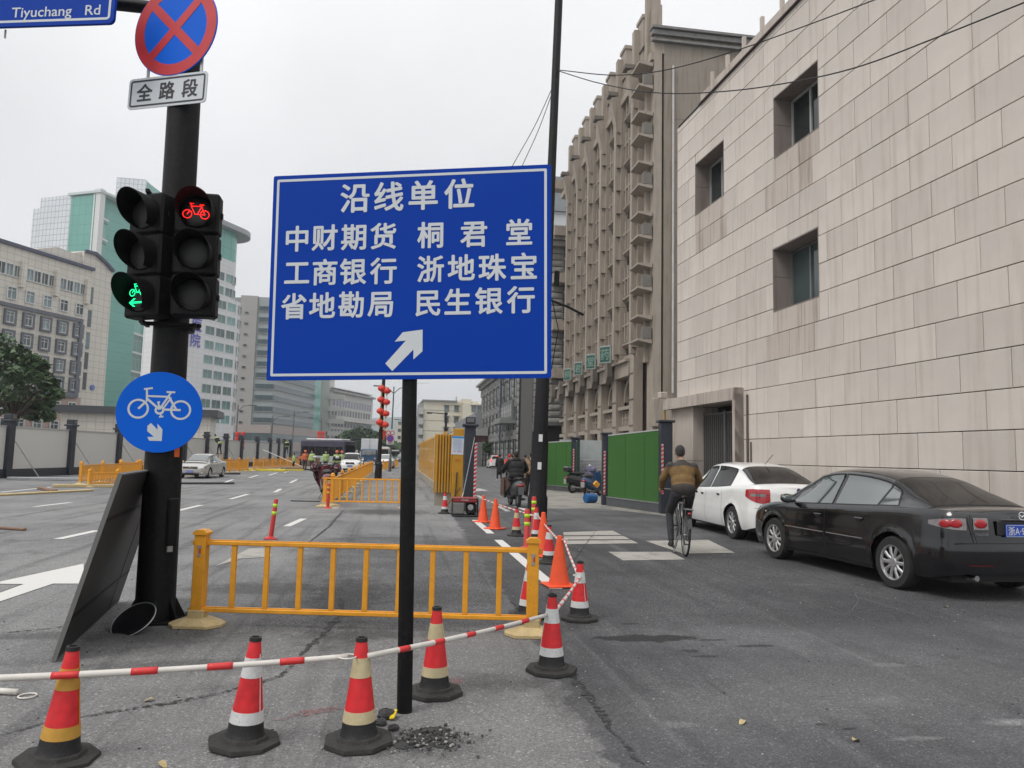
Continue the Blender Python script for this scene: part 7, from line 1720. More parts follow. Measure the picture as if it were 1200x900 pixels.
# ------------------------------------------------------------------ grey hoarding on the left
HP = tiled_mat('hoarding_panel', (.62, .625, .60), (.58, .585, .56), 1.0, 4.0, mort=.004, rough=.5); HPB = mat('hoarding_frame', (.022, .028, .04), .45, dirt=.15)
hb = root('grey_hoarding', (0, 0, 0), 0, 'long pale grey site hoarding with dark posts along the left side of the road', 'hoarding')
def hoard_pt(px, py): return G(px, py)
posts = [(6, 560), (79.5, 557), (136, 554), (193, 551.5), (214, 550), (240, 549), (263, 548), (281, 547), (300, 546), (315, 545), (325, 544.3), (332, 543.8), (339, 543.3)]
pp = [G(*q) for q in posts]; d0 = (pp[-1]-pp[0]); 
A0, A1 = pp[0], G(300, 546); du = (A1-A0).xy.to_3d().normalized(); nrm_h = Vector((du.y, -du.x, 0))
pos = []
for px, py_ in posts:
    q = ON(px, py_, A0, nrm_h); pos.append((Vector((q.x, q.y, 0))-A0).dot(du))
pos = [pos[0]-8.8, pos[0]-4.4]+pos
hb.matrix_world = frame_mat(Vector((A0.x, A0.y, 0)), du)
HH = 2.35
for a, c in zip(pos, pos[1:]):
    b = MB(); b.box(((a+c)/2, .03, (HH+.35)/2), (c-a, .04, HH-.35)); b.build('panel', HP, hb); b = MB(); b.box(((a+c)/2, 0, .2), (c-a-.3, .12, .4)); b.build('base_rail', HPB, hb)
    b = MB(); b.box(((a+c)/2, .02, HH), (c-a-.3, .08, .08)); b.build('top_rail', mat('pale_rail', (.4, .4, .4), .5), hb)
pm_ = MB(); pm_.bbox((0, 0, 1.3), (.42, .36, 2.6), .02); pm_.bbox((0, 0, 2.62), (.62, .5, .1), .02); pm_ = pm_.mesh('post', HPB)
lm_ = MB(); lm_.bbox((0, 0, 2.8), (.42, .36, .26), .02); lm_.box((0, -.19, 2.8), (.30, .01, .16), 1); lm_ = lm_.mesh('cap_lamp', [HPB, mat('lamp_face', (.14, .14, .14), .3)])
brc = MB(); brc.tube([(.25, -.15, 1.7), (.75, -1.1, 0)], .03, 5); brc = brc.mesh('brace', STEEL)
for i, x in enumerate(pos): link('post', pm_, hb, T((x, 0, 0))); link('cap_lamp', lm_, hb, T((x, 0, 0))); link('brace', brc, hb, T((x, 0, 0))) if i < 9 else None
# orange railings along the left works
def railing(p, q, label, n, group, h=.78, dense=.13, mt=YEL, tall=False, slab=True):
    p, q = Vector((p.x, p.y, 0)), Vector((q.x, q.y, 0)); L_2 = (q-p).length; u = (q-p).normalized(); o = root('traffic_railing', (0, 0, 0), 0, label, 'railing', group); o.matrix_world = frame_mat(p, u)
    pb_ = bpost_mb(h, .10).mesh('post', mt); fb = foot_mb().mesh('foot', [TAN, TAN]); ball = MB(); ball.ell((0, 0, h+.02), (.055, .055, .05), 6); ball = ball.mesh('post_cap', mt)
    for i in range(n+1): x = L_2*i/n; link('post', pb_, o, T((x, 0, 0))); link('foot', fb, o, T((x, 0, .004)) @ RZ(R(90))); link('post_cap', ball, o, T((x, 0, 0)))
    pl_ = L_2/n; nb = max(2, int(pl_/dense)); bm_ = MB()
    bm_.bbox((pl_/2, 0, h-.10), (pl_-.1, .04, .05), .006); bm_.bbox((pl_/2, 0, .14), (pl_-.1, .04, .05), .006); rl = bm_.mesh('rail', mt)
    sm_ = MB(); sm_.box((0, 0, (h+.04)/2), (.045, .02, h-.24)); sm_ = sm_.mesh('baluster', mt)
    for i in range(n):
        link('rail', rl, o, T((pl_*i, 0, 0)))
        for k in range(nb): link('baluster', sm_, o, T((pl_*i+pl_*(k+1)/(nb+1), 0, 0)))
    return o
GRP = 'yellow railings along the works'
railing(G(93.5, 568), G(160, 561), 'yellow railing with its end post nearest the left hoarding', 3, GRP, .86)
railing(G(104, 571), G(137, 570), 'loose yellow railing panel leaning in front of the left railing', 1, GRP, .62)
railing(G(140, 560), G(225, 557.5), 'yellow railing section behind the dark leaning panel', 4, GRP, .86)
railing(G(257, 554.5), G(290, 552.5), 'yellow railing section just right of the silver car', 3, GRP, .95)
railing(G(297, 552), G(352, 547.5), 'longest far yellow railing in front of the hoarding workers', 6, GRP, .95, .2)
pM, qM = G(388.5, 593), G(436, 553.5)
railing(pM, qM, 'dense yellow railing receding behind the maroon scooter', 10, GRP, .86, .16)
railing(G(449, 552), G(466, 547), 'short yellow railing beyond the lantern pole', 3, GRP, .9, .25)
o = barrier(G(380, 594), G(476, 596), 'open yellow barrier with thin bars at the end of the receding railing', 10, .78, .16, h=.84)
# debris on the left road
def plank(px, py, L_2, w_, h_, rz, label, mt, cat='debris'):
    p = G(px, py); b = MB(); b.bbox((0, 0, h_/2), (L_2, w_, h_), .01); o = b.build('debris', mt, label=label, cat=cat, group='works debris on the left road'); o.location = (p.x, p.y, .006); o.rotation_euler = (0, 0, rz)
WD = mat('brown_wood', (.20, .12, .08), .8, var=.3); YCL = cloth('yellow_sheet', (.6, .5, .04)); CRD = mat('cardboard', (.42, .27, .17), .8); DKS = mat('dark_strip', (.04, .04, .045), .7)
plank(14, 621, .6, .08, .04, R(-25), 'small brown stick lying on the left road', WD)
plank(120, 571, 3.2, .3, .1, R(20), 'flat pale board beside the end of the left railing', TAN)
plank(55, 575, 2.0, .2, .08, R(-55), 'brown plank on the ground in front of the hoarding', WD); plank(20, 580, 6.0, .25, .05, R(70), 'long pale strip of timber at the far left kerb', TAN)
plank(70, 563, 4.0, .4, .12, R(5), 'grey slab lying along the foot of the hoarding', STEEL)
plank(232, 567.5, 3.0, .15, .08, R(25), 'dark metal strip on the road below the silver car', DKS)
plank(263, 556, 1.8, .5, .1, R(30), 'dark mat beyond the silver car', DKS); plank(309, 552, 3.4, 1.0, .14, R(-8), 'crumpled yellow sheet by the far railing', YCL); plank(336, 551.5, 2.6, .6, .1, R(0), 'yellow striped board on the far left road', YCL)
plank(346, 550.5, 1.6, .5, .28, R(0), 'pinkish carton on the far left road', CRD); plank(362, 551, 4.5, .3, .1, R(-2), 'long dark strip across the far road right of the carton', DKS)
plank(356, 546, 3.2, 1.4, .9, R(10), 'heap of brown rubble where the far workers stand', WD, 'rubble'); plank(358, 588, .9, .06, .03, R(-10), 'short dark rod left of the maroon scooter', DKS)
p = G(350, 549); o = root('striped_pole', (0, 0, 0), 0, 'thin pale pole leaning over the far railing', 'pole'); b = MB(); b.tube([Vector((p.x-3, p.y-1, 1.6)), Vector((p.x+1.0, p.y-3, .1))], .03, 6); b.build('pole', BW, o)

# ------------------------------------------------------------------ yellow hoarding row, black column, generator
YH = mat('hoarding_yellow', (.50, .25, .012), .45, var=.12, vscale=3, dirt=.2, coat=.2)
yh = root('yellow_hoarding', (0, 0, 0), 0, 'row of yellow corrugated hoarding posts on a low concrete kerb right of the sign post', 'hoarding')
a0, a1 = G(527, 588), G(489, 554.5); du = (a1-a0).xy.to_3d().normalized(); yh.matrix_world = frame_mat(Vector((a0.x, a0.y, 0)), du); LH = (a1-a0).length; HH2 = 2.28
b = MB(); b.bbox((LH/2, .0, .18), (LH, .28, .36), .02); b.build('kerb_base', mat('kerb_concrete', (.3, .27, .22), .85, var=.2, dirt=.3), yh)
b = MB(); b.tube([(0, 0, HH2-.02), (LH, 0, HH2-.02)], .03, 6); b.build('top_pipe', STEEL, yh)
pxs = [520.5, 509.5, 505, 502, 499, 496.5, 494.5, 492.7, 491.2]
for i, px in enumerate(pxs):
    q = yh.matrix_world.inverted() @ ON(px, 560, a0, Vector((du.y, -du.x, 0))); x = q.x
    b = MB(); b.bbox((x, -.02, HH2/2+.2), (.24, .2, HH2-.25), .02); b.build('post', YH, yh)
    if i < len(pxs)-1:
        q2_ = yh.matrix_world.inverted() @ ON(pxs[i+1], 560, a0, Vector((du.y, -du.x, 0))); c_ = (x+q2_.x)/2; wd_ = abs(q2_.x-x)-.24
        b = MB(); b.box((c_, .06, 1.25), (wd_, .04, 1.9)); b.build('backing_panel', mat('tan_panel', (.42, .36, .26), .7, var=.1) if i == 0 else YH, yh)
        for k in range(max(1, int(wd_/.5))): b = MB(); b.bbox((x+.12+.25+k*.5, .0, 1.25), (.16, .12, 1.9), .02); b.build('corrugation', YH, yh)
# end board (faces the camera) with notice
e0 = G(535, 593); eb = root('hoarding_end_board', (e0.x, e0.y, 0), R(-2), 'yellow end board of the hoarding with a printed paper notice', 'board')
b = MB(); b.bbox((0, .05, 1.2), (.33, .1, 2.2), .015); b.build('board', YH, eb)
for k in range(6): b = MB(); b.bbox((-.62+k*.085, .1, 1.25), (.05, .12, 1.75), .01); b.build('corrugation', YH, eb)
b = MB(); b.box((-.42, .18, 1.25), (.56, .03, 1.75)); b.build('backing_panel', YH, eb)
b = MB(); b.box((-.42, .14, .3), (.5, .06, .8)); b.build('concrete_panel', mat('kerb_concrete', (.3, .27, .22), .85), eb)
nt_ = link('notice', None, eb, T((-.02, -.005, 1.80)) @ RY(R(1.5))); b = MB(); b.box((0, 0, 0), (.36, .006, .55)); b.build('paper', mat('notice_paper', (.55, .6, .68), .6), nt_)
b = MB(); b.box((0, -.004, .24), (.36, .003, .06)); b.build('header_strip', mat('notice_blue', (.02, .25, .6), .6), nt_)
b = MB()
for k in range(13): b.box((-.01+.01*(k % 3), -.0045, .18-k*.027), (.30-.03*(k % 4), .002, .007))
b.build('print_lines', mat('notice_ink', (.22, .3, .45), .7), nt_)
b = MB()
for x in (-.08, .03, .1): b.box((x, -.0045, -.19), (.06, .002, .02))
b.build('red_print', mat('notice_red', (.5, .12, .15), .7), nt_)
b = MB()
for k, ch in enumerate(('施', '工')): text_into(b, ch, .10, T((-.03+.09*k, -.004, 1.32)), .02)
b.build('stencil', mat('stencil_orange', (.55, .13, .02), .7), eb)
b = MB(); b.tube([(.1, -.06, .55), (-.3, -.35, .02)], .012, 5); b.tube([(-.02, -.04, 1.0), (-.05, -.04, .2)], .02, 5); b.build('leaning_rods', DKS, eb)
cp_ = G(549, 599); col_ = root('hoarding_column', (cp_.x, cp_.y+.15, 0), R(-3), 'black square hoarding column with lantern cap and striped edge', 'column')
b = MB(); b.bbox((0, 0, 1.15), (.30, .3, 2.3), .02); b.build('shaft', HPB, col_); b = MB(); b.bbox((0, 0, 2.33), (.44, .44, .08), .02); b.build('cap_plate', HPB, col_)
b = MB(); b.bbox((0, 0, 2.47), (.27, .27, .19), .02); b.build('cap_lamp', HPB, col_); b = MB(); b.box((0, -.137, 2.47), (.2, .006, .11)); b.build('lamp_face', MATS['lamp_face'], col_)
def striped(par, x, y, z0, z1, w_=.06, n=14):
    me1 = MB(); me1.prism([(-w_/2, 0), (w_/2, .04), (w_/2, .04+(z1-z0)/n*.5), (-w_/2, (z1-z0)/n*.5)], -.004, .004); m1_ = me1.mesh('red_stripe', CR)
    b = MB(); b.box((x, y+.004, (z0+z1)/2), (w_, .006, z1-z0)); b.build('white_strip', CW, par)
    for k in range(n): link('red_stripe', m1_, par, T((x, y-.003, z0+(z1-z0)*k/n)))
striped(col_, .16, -.17, .1, 1.85, .075, 16)
b = MB(); b.tube([(.12, -.18, 2.0), (-.15, -.3, .5), (-.3, -.6, .02)], .014, 6); b.build('stay_rod', STEEL, col_)
for i, (px, py_) in enumerate(((541, 560),)):
    q = G(px, py_); c2_ = root('hoarding_column', (q.x, q.y, 0), 0, 'second black hoarding column seen behind the end board', 'column'); b = MB(); b.bbox((0, 0, 1.25), (.45, .45, 2.5), .03); b.build('shaft', HPB, c2_); b = MB(); b.bbox((0, 0, 2.55), (.65, .65, .1), .02); b.build('cap_plate', HPB, c2_); b = MB(); b.bbox((0, 0, 2.75), (.4, .4, .3), .02); b.build('cap_lamp', HPB, c2_)
# generator
gp = G(546, 606); ge = root('generator', (gp.x, gp.y+.2, 0), R(-4), 'red and black portable generator at the foot of the yellow end board', 'generator')
GRD = mat('generator_red', (.32, .03, .03), .4, dirt=.3); b = MB(); b.bbox((-.02, 0, .41), (.62, .42, .12), .03); b.build('fuel_tank', GRD, ge)
b = MB()
for x in (-.33, .30):
    for y in (-.2, .2): b.tube([(x, y, .03), (x, y, .44)], .014, 6)
for y in (-.2, .2): b.tube([(-.33, y, .03), (.30, y, .03)], .014, 6); b.tube([(-.33, y, .44), (.30, y, .44)], .014, 6)
b.build('tube_frame', TRM, ge)
b = MB(); b.bbox((-.17, -.06, .21), (.28, .3, .28), .02); b.build('control_panel', mat('dusty_metal', (.2, .2, .19), .5, metal=.3, dirt=.4), ge); b = MB(); b.bbox((.14, 0, .2), (.26, .3, .3), .05); b.build('engine', TRM, ge); b = MB(); b.lathe([(.0001, 0), (.07, 0), (.07, .05), (.0001, .05)], 14, M=T((.12, -.16, .24)) @ RX(R(90))); b.build('pull_starter', STEEL, ge)
b = MB(); b.lathe([(.03, -.02), (.11, -.03), (.11, .03), (.03, .02)], 16, M=T((.38, .0, .11)) @ RY(R(90))); b.build('wheel', TYRE, ge)
b = MB(); text_into(b, 'POWER', .05, T((-.02, -.212, .395)), .01); b.build('lettering', SWHITE, ge)

# ------------------------------------------------------------------ green fence on the right
GRS = mat('artificial_turf', (.037, .128, .022), .95, var=.4, vscale=28, bump=1.0, bscale=140); KBs = mat('grey_base_panel', (.075, .08, .085), .6, dirt=.2)
def turf_panel(name, p, q, z0, z1a, z1b, label, base=True):
    p, q = Vector((p.x, p.y, 0)), Vector((q.x, q.y, 0)); L_2 = (q-p).length; o = root(name, (0, 0, 0), 0, label, 'fence', 'green turf fence sections'); o.matrix_world = frame_mat(p, (q-p))
    b = MB(); b.prism([(0, z0), (L_2, z0), (L_2, z1b), (0, z1a)], .0, .05); b.build('turf_sheet', GRS, o)
    b = MB()
    for k in range(1, 3): b.box((L_2*k/3, -.004, (z0+z1a)/2), (.012, .01, z1a-z0-.1))
    b.build('turf_seam', mat('turf_seam', (.035, .12, .022), .95), o)
    b = MB(); b.prism([(0, z1a), (L_2, z1b), (L_2, z1b+.04), (0, z1a+.04)], -.01, .06); b.build('top_rail', mat('pale_rail', (.4, .4, .4), .5), o)
    if base: b = MB(); b.box((L_2/2, .0, z0/2-.01), (L_2, .1, z0-.02)); b.build('base_panel', KBs, o); b = MB(); b.box((L_2/2, -.04, z0), (L_2, .05, .03)); b.build('base_rail', STEEL, o)
    return o
def zfor(px, py, p): return ON(px, py, p, Vector((p.x, p.y, 0)).normalized()).z
pR, pL, p3 = G(779, 602), G(712, 592.5), G(675, 577)
turf_panel('turf_fence', pL, pR, .28, zfor(712, 511, pL), zfor(771, 503.5, pR), 'large bright green artificial turf fence panel left of the granite building')
q4 = G(640, 574); turf_panel('turf_fence', q4, p3, .22, zfor(645, 519, q4), zfor(670, 517, p3), 'smaller green turf fence panel just right of the lamp post')
def fpost(p, w_, h, label):
    o = root('fence_post', (p.x, p.y, 0), R(-8), label, 'fence post', 'dark posts of the green fence'); b = MB(); b.bbox((0, 0, h/2), (w_, w_, h), .02); b.build('shaft', HPB, o); b = MB(); b.bbox((0, 0, h+.03), (w_*1.35, w_*1.35, .07), .015); b.build('cap', HPB, o); return o
hR = zfor(779, 495, pR); fr = fpost(pR+Vector((.05, .1, 0)), .34, hR, 'broad dark fence post at the right end of the big turf panel'); striped(fr, -.12, -.19, .55, 1.95, .06, 12)
hL = zfor(712, 509, pL); fl = fpost(pL+Vector((-.0, .25, 0)), .26, hL, 'dark fence post at the left end of the big turf panel'); striped(fl, -.06, -.145, .35, 1.75, .06, 12)
h3 = zfor(675, 514, p3); f3 = fpost(p3+Vector((0, .2, 0)), .36, h3, 'dark fence post beside the parked scooters'); striped(f3, -.1, -.2, .4, 1.9, .06, 12)
q5 = G(708, 572); o = root('site_gate_sheet', (0, 0, 0), 0, 'pale blue grey sheet closing the gap behind the scooters', 'gate'); o.matrix_world = frame_mat(Vector((p3.x-.1, p3.y+.9, 0)), (1, .03, 0)); zg = zfor(690, 515, p3)
b = MB(); b.box((1.3, .3, zg/2), (3.4, .05, zg)); b.build('sheet', mat('pale_sheet', (.40, .43, .42), .5), o)
SIL = mat('silver_panels', (.4, .4, .41), .45, metal=.3, var=.3, vscale=2)
o = root('stacked_panels', (p3.x+1.0, p3.y+.6, 0), 0, 'stack of silver grey sheets lying behind the parked scooters', 'panel stack')
for k in range(9): b = MB(); b.bbox((random.uniform(-.06, .06), 0, .35+.13*k), (2.0, .5, .10), .01); b.build('sheet', SIL, o)
b = MB(); b.box((0, 0, .15), (1.7, .4, .3)); b.build('pallet', WD, o)
# big shutters of plants at the hotel
LF = mat('plant_green', (.035, .06, .03), .7, var=.4, vscale=1.5)
def leaf_cloud(b, c, rad, n, size, mi=0, squash=.7):
    for _ in range(n):
        v = Vector((random.gauss(0, 1), random.gauss(0, 1), random.gauss(0, 1))).normalized()*random.uniform(.55, 1.0)**.6
        p_ = Vector(c)+Vector((v.x*rad[0], v.y*rad[1], v.z*rad[2])); a = Vector((random.gauss(0, 1), random.gauss(0, 1), random.gauss(0, 1)*squash)).normalized(); e = a.orthogonal().normalized(); s_ = size*random.uniform(.6, 1.3)
        b.add([p_-a*s_, p_+e*s_*.4, p_+a*s_, p_-e*s_*.4], [(0, 1, 2, 3)], mi)
for i, (px, py_, rr, lb) in enumerate(((592, 544, 1.0, 'leftmost clipped shrub in the hotel planter'), (603, 545, 1.3, 'spiky palm-like plant in the middle of the hotel planter'), (613, 546, 1.4, 'largest spiky plant of the hotel planter'), (624, 548, 1.1, 'dense shrub of the hotel planter near the lamp post'))):
    p = G(px, py_); o = root('planter_shrub', (p.x+1.0, p.y, 0), 0, lb, 'shrub', 'shrubs in the hotel planter'); b = MB(); b.tube([(0, 0, 0), (.1, 0, .9)], .06, 6); b.build('stem', WD, o)
    b = MB(); leaf_cloud(b, (0, 0, 1.3), (rr, rr, 1.1), 420, .16)
    if i in (1, 2):
        for k in range(60):
            a = random.uniform(0, 6.3); e_ = random.uniform(.3, 1.3); q_ = Vector((math.cos(a)*math.cos(e_), math.sin(a)*math.cos(e_), math.sin(e_))); sd2 = Vector((-math.sin(a), math.cos(a), 0))*.05
            b.add([Vector((0, 0, 1.6))-sd2, Vector((0, 0, 1.6))+sd2, Vector((0, 0, 1.6))+q_*1.4], [(0, 1, 2)])
    b.build('foliage', LF, o)
# lantern pole, far lamp posts and signs
LR = mat('lantern_red', (.62, .035, .02), .55, var=.12, vscale=5); LG = mat('lantern_gold', (.6, .35, .04), .5)
p = G(443, 561); o = root('lantern_pole', (p.x, p.y, 0), 0, 'black pole hung with four pairs of round red lanterns', 'lamp post'); o.rotation_euler = (0, R(1.0), 0)
b = MB(); b.lathe([(.22, 0), (.2, .9), (.13, 1.0), (.11, 5), (.08, 8.5)], 14); b.build('shaft', LPM, o, auto=30); b = MB(); b.tube([(0, 0, 8.3), (-.8, 0, 8.8), (-2, 0, 8.9)], .05, 6); b.bbox((-2.2, 0, 8.9), (.7, .25, .1), .03); b.build('lamp_arm', LPM, o)
zs_ = [zfor(446, y_, p) for y_ in (457, 470, 483.5, 496.5)]
for i, z in enumerate(zs_):
    for j, (dx, dz) in enumerate(((-.08, .07), (.24, -.07))):
        l_ = root('red_lantern', (p.x+dx+z*.017+.0, p.y-.28, z+dz), 0, ['topmost', 'second', 'third', 'lowest'][i]+' '+['left', 'right'][j]+' round red lantern on the black pole', 'lantern', 'red lanterns on the pole')
        b = MB()
        n_ = 12; P = []
        for k in range(9):
            t = math.pi*k/8; P.append([((.215*math.sin(t)+.02)*(1-.05*(m_ % 2))*math.cos(2*math.pi*m_/24), (.215*math.sin(t)+.02)*(1-.05*(m_ % 2))*math.sin(2*math.pi*m_/24), -.18*math.cos(t)) for m_ in range(25)])
        b.grid(P); b.build('shade', LR, l_, smooth=True); b = MB(); b.lathe([(.07, -.24), (.09, -.2)], 10); b.lathe([(.09, .2), (.07, .23)], 10); b.build('gold_ring', LG, l_); b = MB(); b.tube([(0, 0, -.24), (0, 0, -.40)], .025, 5); b.build('tassel', LG, l_)
l_ = root('red_banner', (p.x+.22, p.y-.1, 0), 0, 'narrow red hanging decoration under the lanterns', 'banner'); zb2 = zfor(446, 503, p); zb3 = zfor(446, 516, p); b = MB(); b.prism([(-.06, zb2), (.16, zb2-.1), (.12, zb3+.3), (0, zb3)], -.02, .02); b.build('cloth', LR, l_)
def street_lamp(px, py, topy, label, arm=1, h2=None, r=.08, arms=1):
    p = G(px, py); h = zfor(px, topy, p); o = root('street_lamp', (p.x, p.y, 0), 0, label, 'street lamp', 'slender street lamps far along the road'); o.rotation_euler = (0, R(.8), 0); b = MB(); b.lathe([(r*1.7, 0), (r*1.5, 1), (r, 1.1), (r*.6, h)], 10); b.build('mast', mat('lamp_grey', (.09, .095, .1), .5), o, auto=40)
    for s_ in ([arm] if arms == 1 else [-1, 1]):
        b = MB(); b.tube([(0, 0, h-.6), (s_*.5, 0, h-.1), (s_*1.1, 0, h)], .04, 6); b.bbox((s_*1.4, 0, h), (.7, .25, .1), .03); b.build('lamp_head', MATS['lamp_grey'], o)
    return o
street_lamp(456.5, 552.5, 453, 'street lamp with two heads just right of the red lanterns', arms=2)
street_lamp(316, 545, 487, 'street lamp rising above the hoarding left of the blue sign edge', 1); street_lamp(341, 544, 482, 'street lamp in front of the banded offices', 1); street_lamp(274, 546, 474, 'street lamp by the white hospital wall', 1)
street_lamp(374, 543, 490, 'slim mast with cameras at the far junction', -1)
street_lamp(474, 545, 492, 'small street lamp against the far hills', -1)
p = G(456.5, 552.5); sc_ = p.y/FPX; c = Vector((p.x-.05, p.y-.2, zfor(456, 512, p))); o = root('parking_sign', c, 0, 'white far sign plate with red circle, purple disc and small characters', 'sign')
w_, h_ = 8.5*sc_, 17.5*sc_; b = MB(); plate(b, w_, h_, .06); b.build('plate', mat('far_sign_white', (.55, .55, .55), .5), o)
b = MB(); [annulus(b, .13, .19, -.012, 20, (x, h_*.27)) for x in (-.17, .17)]; b.build('red_circle', SRED, o)
b = MB(); annulus(b, .0001, .26, -.012, 24, (0, -h_*.1)); b.build('purple_disc', mat('purple_disc', (.10, .05, .30), .5), o); b = MB(); annulus(b, .26, .31, -.013, 24, (0, -h_*.1)); b.build('disc_rim', SRED, o)
b = MB(); text_into(b, '全路段', .15, T((0, -.013, -h_*.44)), .02); b.build('characters', INK, o)
p = G(522, 545); o = root('round_red_sign', (p.x, p.y, 0), 0, 'small round red sign on a post behind the yellow hoarding', 'sign'); zc = zfor(522, 513.5, p); rr = 3.6*p.y/FPX
b = MB(); b.tube([(0, 0, 0), (0, 0, zc+3)], .06, 6); b.build('post', LPM, o); b = MB(); b.lathe([(rr, -.02), (rr, .02)], 24, M=T((0, -.1, zc)) @ RX(R(90))); b.build('disc', SRED, o); b = MB(); annulus(b, rr*.55, rr*.7, -.13, 20, (0, zc)); b.build('ring', CW, o)
p = G(520, 545); o = root('camera_mast', (p.x, p.y, 0), 0, 'black camera mast with long arm in front of the cream block', 'mast'); z1 = zfor(521, 485, p); b = MB(); b.tube([(0, 0, 0), (.1, 0, z1)], .12, 8); b.build('mast', LPM, o); b = MB(); b.tube([(.1, 0, z1), (-2.8, 0, z1+.15)], .07, 6); b.bbox((-2.4, 0, z1+.05), (.8, .2, .2), .03); b.build('camera_arm', LPM, o); b = MB(); b.bbox((.1, 0, z1), (.5, .4, .5), .1); b.bbox((.1, 0, z1-2.6), (.4, .3, .5), .05); b.build('camera_box', LPM, o)
p = G(530, 540); o = root('bare_pole', (p.x, p.y, 0), 0, 'thin leaning utility pole in front of the cream block', 'pole'); z1 = zfor(532.5, 465, p); b = MB(); b.tube([(0, 0, 0), (p.y*.0036, 0, z1)], .1, 6); b.tube([(p.y*.0030, 0, z1*.93), (p.y*.0036-.5, 0, z1*.99), (p.y*.0036+.1, 0, z1)], .05, 5); b.build('pole', mat('grey_pole', (.2, .2, .19), .7), o)
wire(wire_px([(594, 440), (585, 458), (574, 472), (563, 481), (556, 487), (550, 490)], Vector((10.5, 90, 0)), Vector((12, 115, 0)), 24), 'black drooping cable in front of the stone hotel', .06)
wire(wire_px([(502, 449), (497, 456), (489, 462)], Vector((2, 60, 0)), Vector((1.5, 64, 0)), 10), 'short thin wire above the cream block', .01)
p = G(565, 545); o = root('barrier_gate', (p.x, p.y-8, 0), 0, 'white boom barrier at the side street entrance', 'boom barrier'); b = MB(); z1 = zfor(556, 527, p)*.93; b.bbox((0, 0, z1), (2.4, .08, .1), .02); b.build('boom', BW, o); b = MB(); b.bbox((-1.3, 0, z1/2), (.3, .3, z1), .04); b.build('housing', HPB, o)
def red_signal(px, lb):
    p = G(px, 547.5 if px < 300 else 540.5); o = root('red_board', (p.x, p.y+3, 0), 0, lb, 'banner', 'red boards at the hospital gate'); z0, z1 = zfor(px, 527, p), zfor(px, 504.5, p); b = MB()
    for k in range(4): b.bbox((0, 0, lerp(z0, z1, (k+.5)/4)), (p.y*.0048, .2, (z1-z0)/4*.85), .05)
    b.build('lantern_tier', LR, o); b = MB(); b.tube([(0, 0, 0), (0, 0, z1)], .04, 5); b.build('post', LPM, o)
red_signal(267.5, 'left string of red lanterns above the hoarding by the hospital'); red_signal(274.5, 'right string of red lanterns above the hoarding by the hospital'); red_signal(370.5, 'left red lantern string at the far junction'); red_signal(374.8, 'right red lantern string at the far junction')

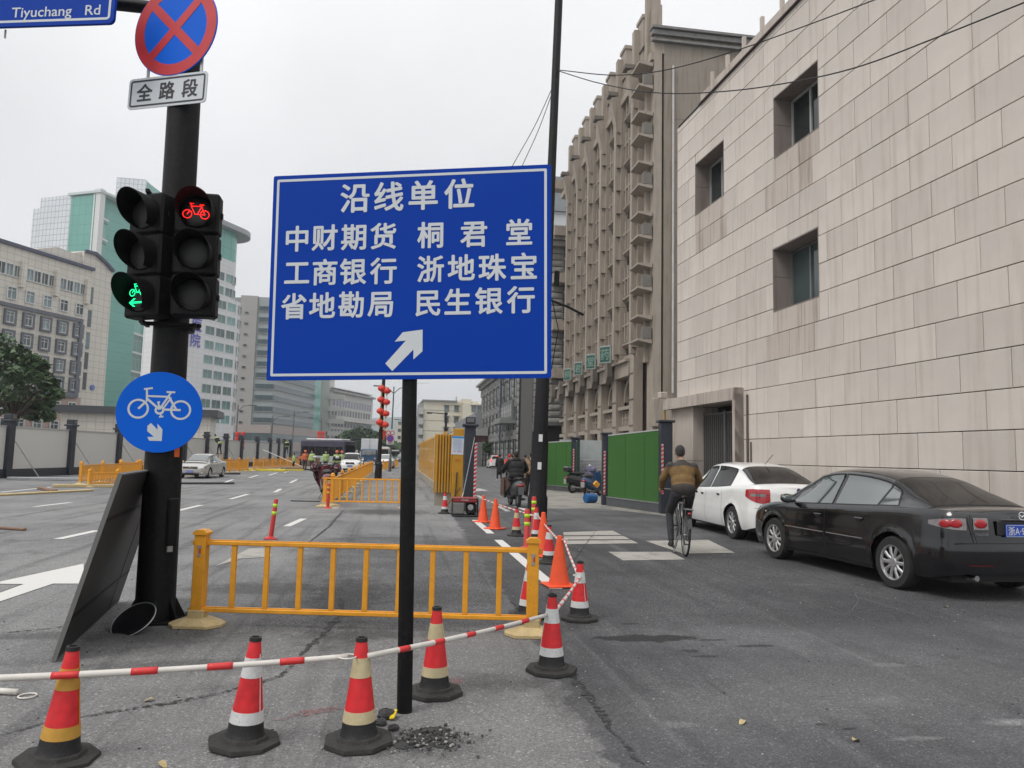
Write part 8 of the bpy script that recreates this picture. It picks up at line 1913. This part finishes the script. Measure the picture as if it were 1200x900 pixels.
# ------------------------------------------------------------------ trees
BARK = mat('bark', (.06, .045, .035), .9, var=.3, vscale=6, bump=.6, bscale=12)
LV = [mat('camphor_leaf_dark', (.030, .062, .024), .6, var=.35, vscale=.8), mat('camphor_leaf_mid', (.052, .10, .036), .6, var=.35, vscale=.8), mat('camphor_leaf_light', (.085, .135, .05), .6, var=.3, vscale=.8)]
def tree(px, py, Y, crown_px, label, group, n=260, leaf=.30, clumps=None):
    """crown_px: list of (px,py,radius px) clumps seen in the photograph, given depth around Y"""
    d = ray(px, py); base = Vector((d.x/d.y*Y, Y, 0)); o = root('broadleaf_tree', base, 0, label, 'tree', group)
    cs = []
    for cx_, cy_, cr in crown_px:
        yy = Y+random.uniform(-2.2, 2.2); dd = ray(cx_, cy_); c = EYEV+dd*(yy/dd.y); cs.append((c-base, cr*yy/FPX))
    fork = Vector((0, 0, min(c.z for c, _ in cs)*.7+.8)); b = MB(); b.tube([(0, 0, -.05), fork*.5+Vector((.1, 0, 0)), fork], .3, 10, rs=[.34, .26, .2]); b.build('trunk', BARK, o, smooth=True)
    b = MB()
    for c, r in cs: b.tube([fork, fork.lerp(c, .5)+Vector((0, 0, .4)), c], .1, 6, rs=[.12, .07, .02])
    b.build('limbs', BARK, o, smooth=True)
    b = MB()
    for c, r in cs:
        for mi in range(3):
            k = int(n*(.45, .35, .2)[mi]*max(.4, (r/2)**1.3))
            for _ in range(k):
                v = Vector((random.gauss(0, 1), random.gauss(0, 1), random.gauss(0, 1))).normalized()*(random.random()**.35)
                p_ = c+Vector((v.x*r*1.05, v.y*r*1.05, v.z*r*.85)); a = Vector((random.gauss(0, 1), random.gauss(0, 1), random.gauss(0, .6))).normalized(); e = a.orthogonal(); e.rotate(Matrix.Rotation(random.uniform(0, 6), 3, a)); s_ = leaf*random.uniform(.6, 1.3)
                b.add([p_-a*s_, p_+e*s_*.45, p_+a*s_, p_-e*s_*.45], [(0, 1, 2, 3)], mi)
    b.build('crown', LV, o); return o
cp = [(2, 405, 14), (20, 415, 15), (36, 423, 11), (4, 430, 18), (28, 440, 16), (46, 440, 12), (58, 452, 11), (66, 462, 8), (10, 455, 18), (34, 462, 15), (52, 472, 11), (0, 475, 15), (40, 484, 11), (20, 478, 13), (-20, 420, 20), (-28, 450, 22), (-10, 440, 18), (48, 428, 8), (57, 487, 7)]
tree(12, 530, 52, cp, 'large dark green camphor tree rising behind the left end of the hoarding', 'trees beyond the road', 430, .21)
cps = [(400+i*7.5, 516-8*math.sin(math.pi*min(1, i/6)), 7.5) for i in range(0, 7)]+[(415, 520, 8), (428, 521, 8), (440, 520, 8)]
tree(420, 530, 215, cps, 'rounded dark tree mass in front of the white terraced block', 'trees beyond the road', 130, 1.0)
tree(448, 530, 190, [(444, 512, 6), (450, 517, 7), (456, 522, 7), (440, 518, 6), (462, 524, 7), (470, 525, 6)], 'dark trees right of the lantern pole before the hills', 'trees beyond the road', 130, .9)
tree(395, 530, 225, [(388, 522, 6), (396, 523, 6), (404, 524, 6)], 'low trees just above the far bus roofs', 'trees beyond the road', 130, .9)
tree(573, 530, 100, [(571, 524, 7), (580, 527, 6), (587, 523, 6)], 'dark street tree by the porch of the hotel', 'trees beyond the road', 200, .4)
tree(600, 530, 95, [(599, 528, 6), (607, 530, 5)], 'low dark tree behind the hotel planter', 'trees beyond the road', 200, .35)
hz = MB(); hz.box((-100, 1040, 54.5), (2000, 2160, 111)); 
if HAZE > 0:
    hm_ = bpy.data.materials.new('haze'); hm_.use_nodes = True; n_ = hm_.node_tree; n_.nodes.remove(n_.nodes['Principled BSDF']); pv = n_.nodes.new('ShaderNodeVolumePrincipled'); pv.inputs['Density'].default_value = HAZE; pv.inputs['Color'].default_value = (.92, .95, 1, 1); pv.inputs['Anisotropy'].default_value = .2
    n_.links.new(pv.outputs[0], n_.nodes['Material Output'].inputs['Volume']); hz.build('haze', hm_, kind='stuff')
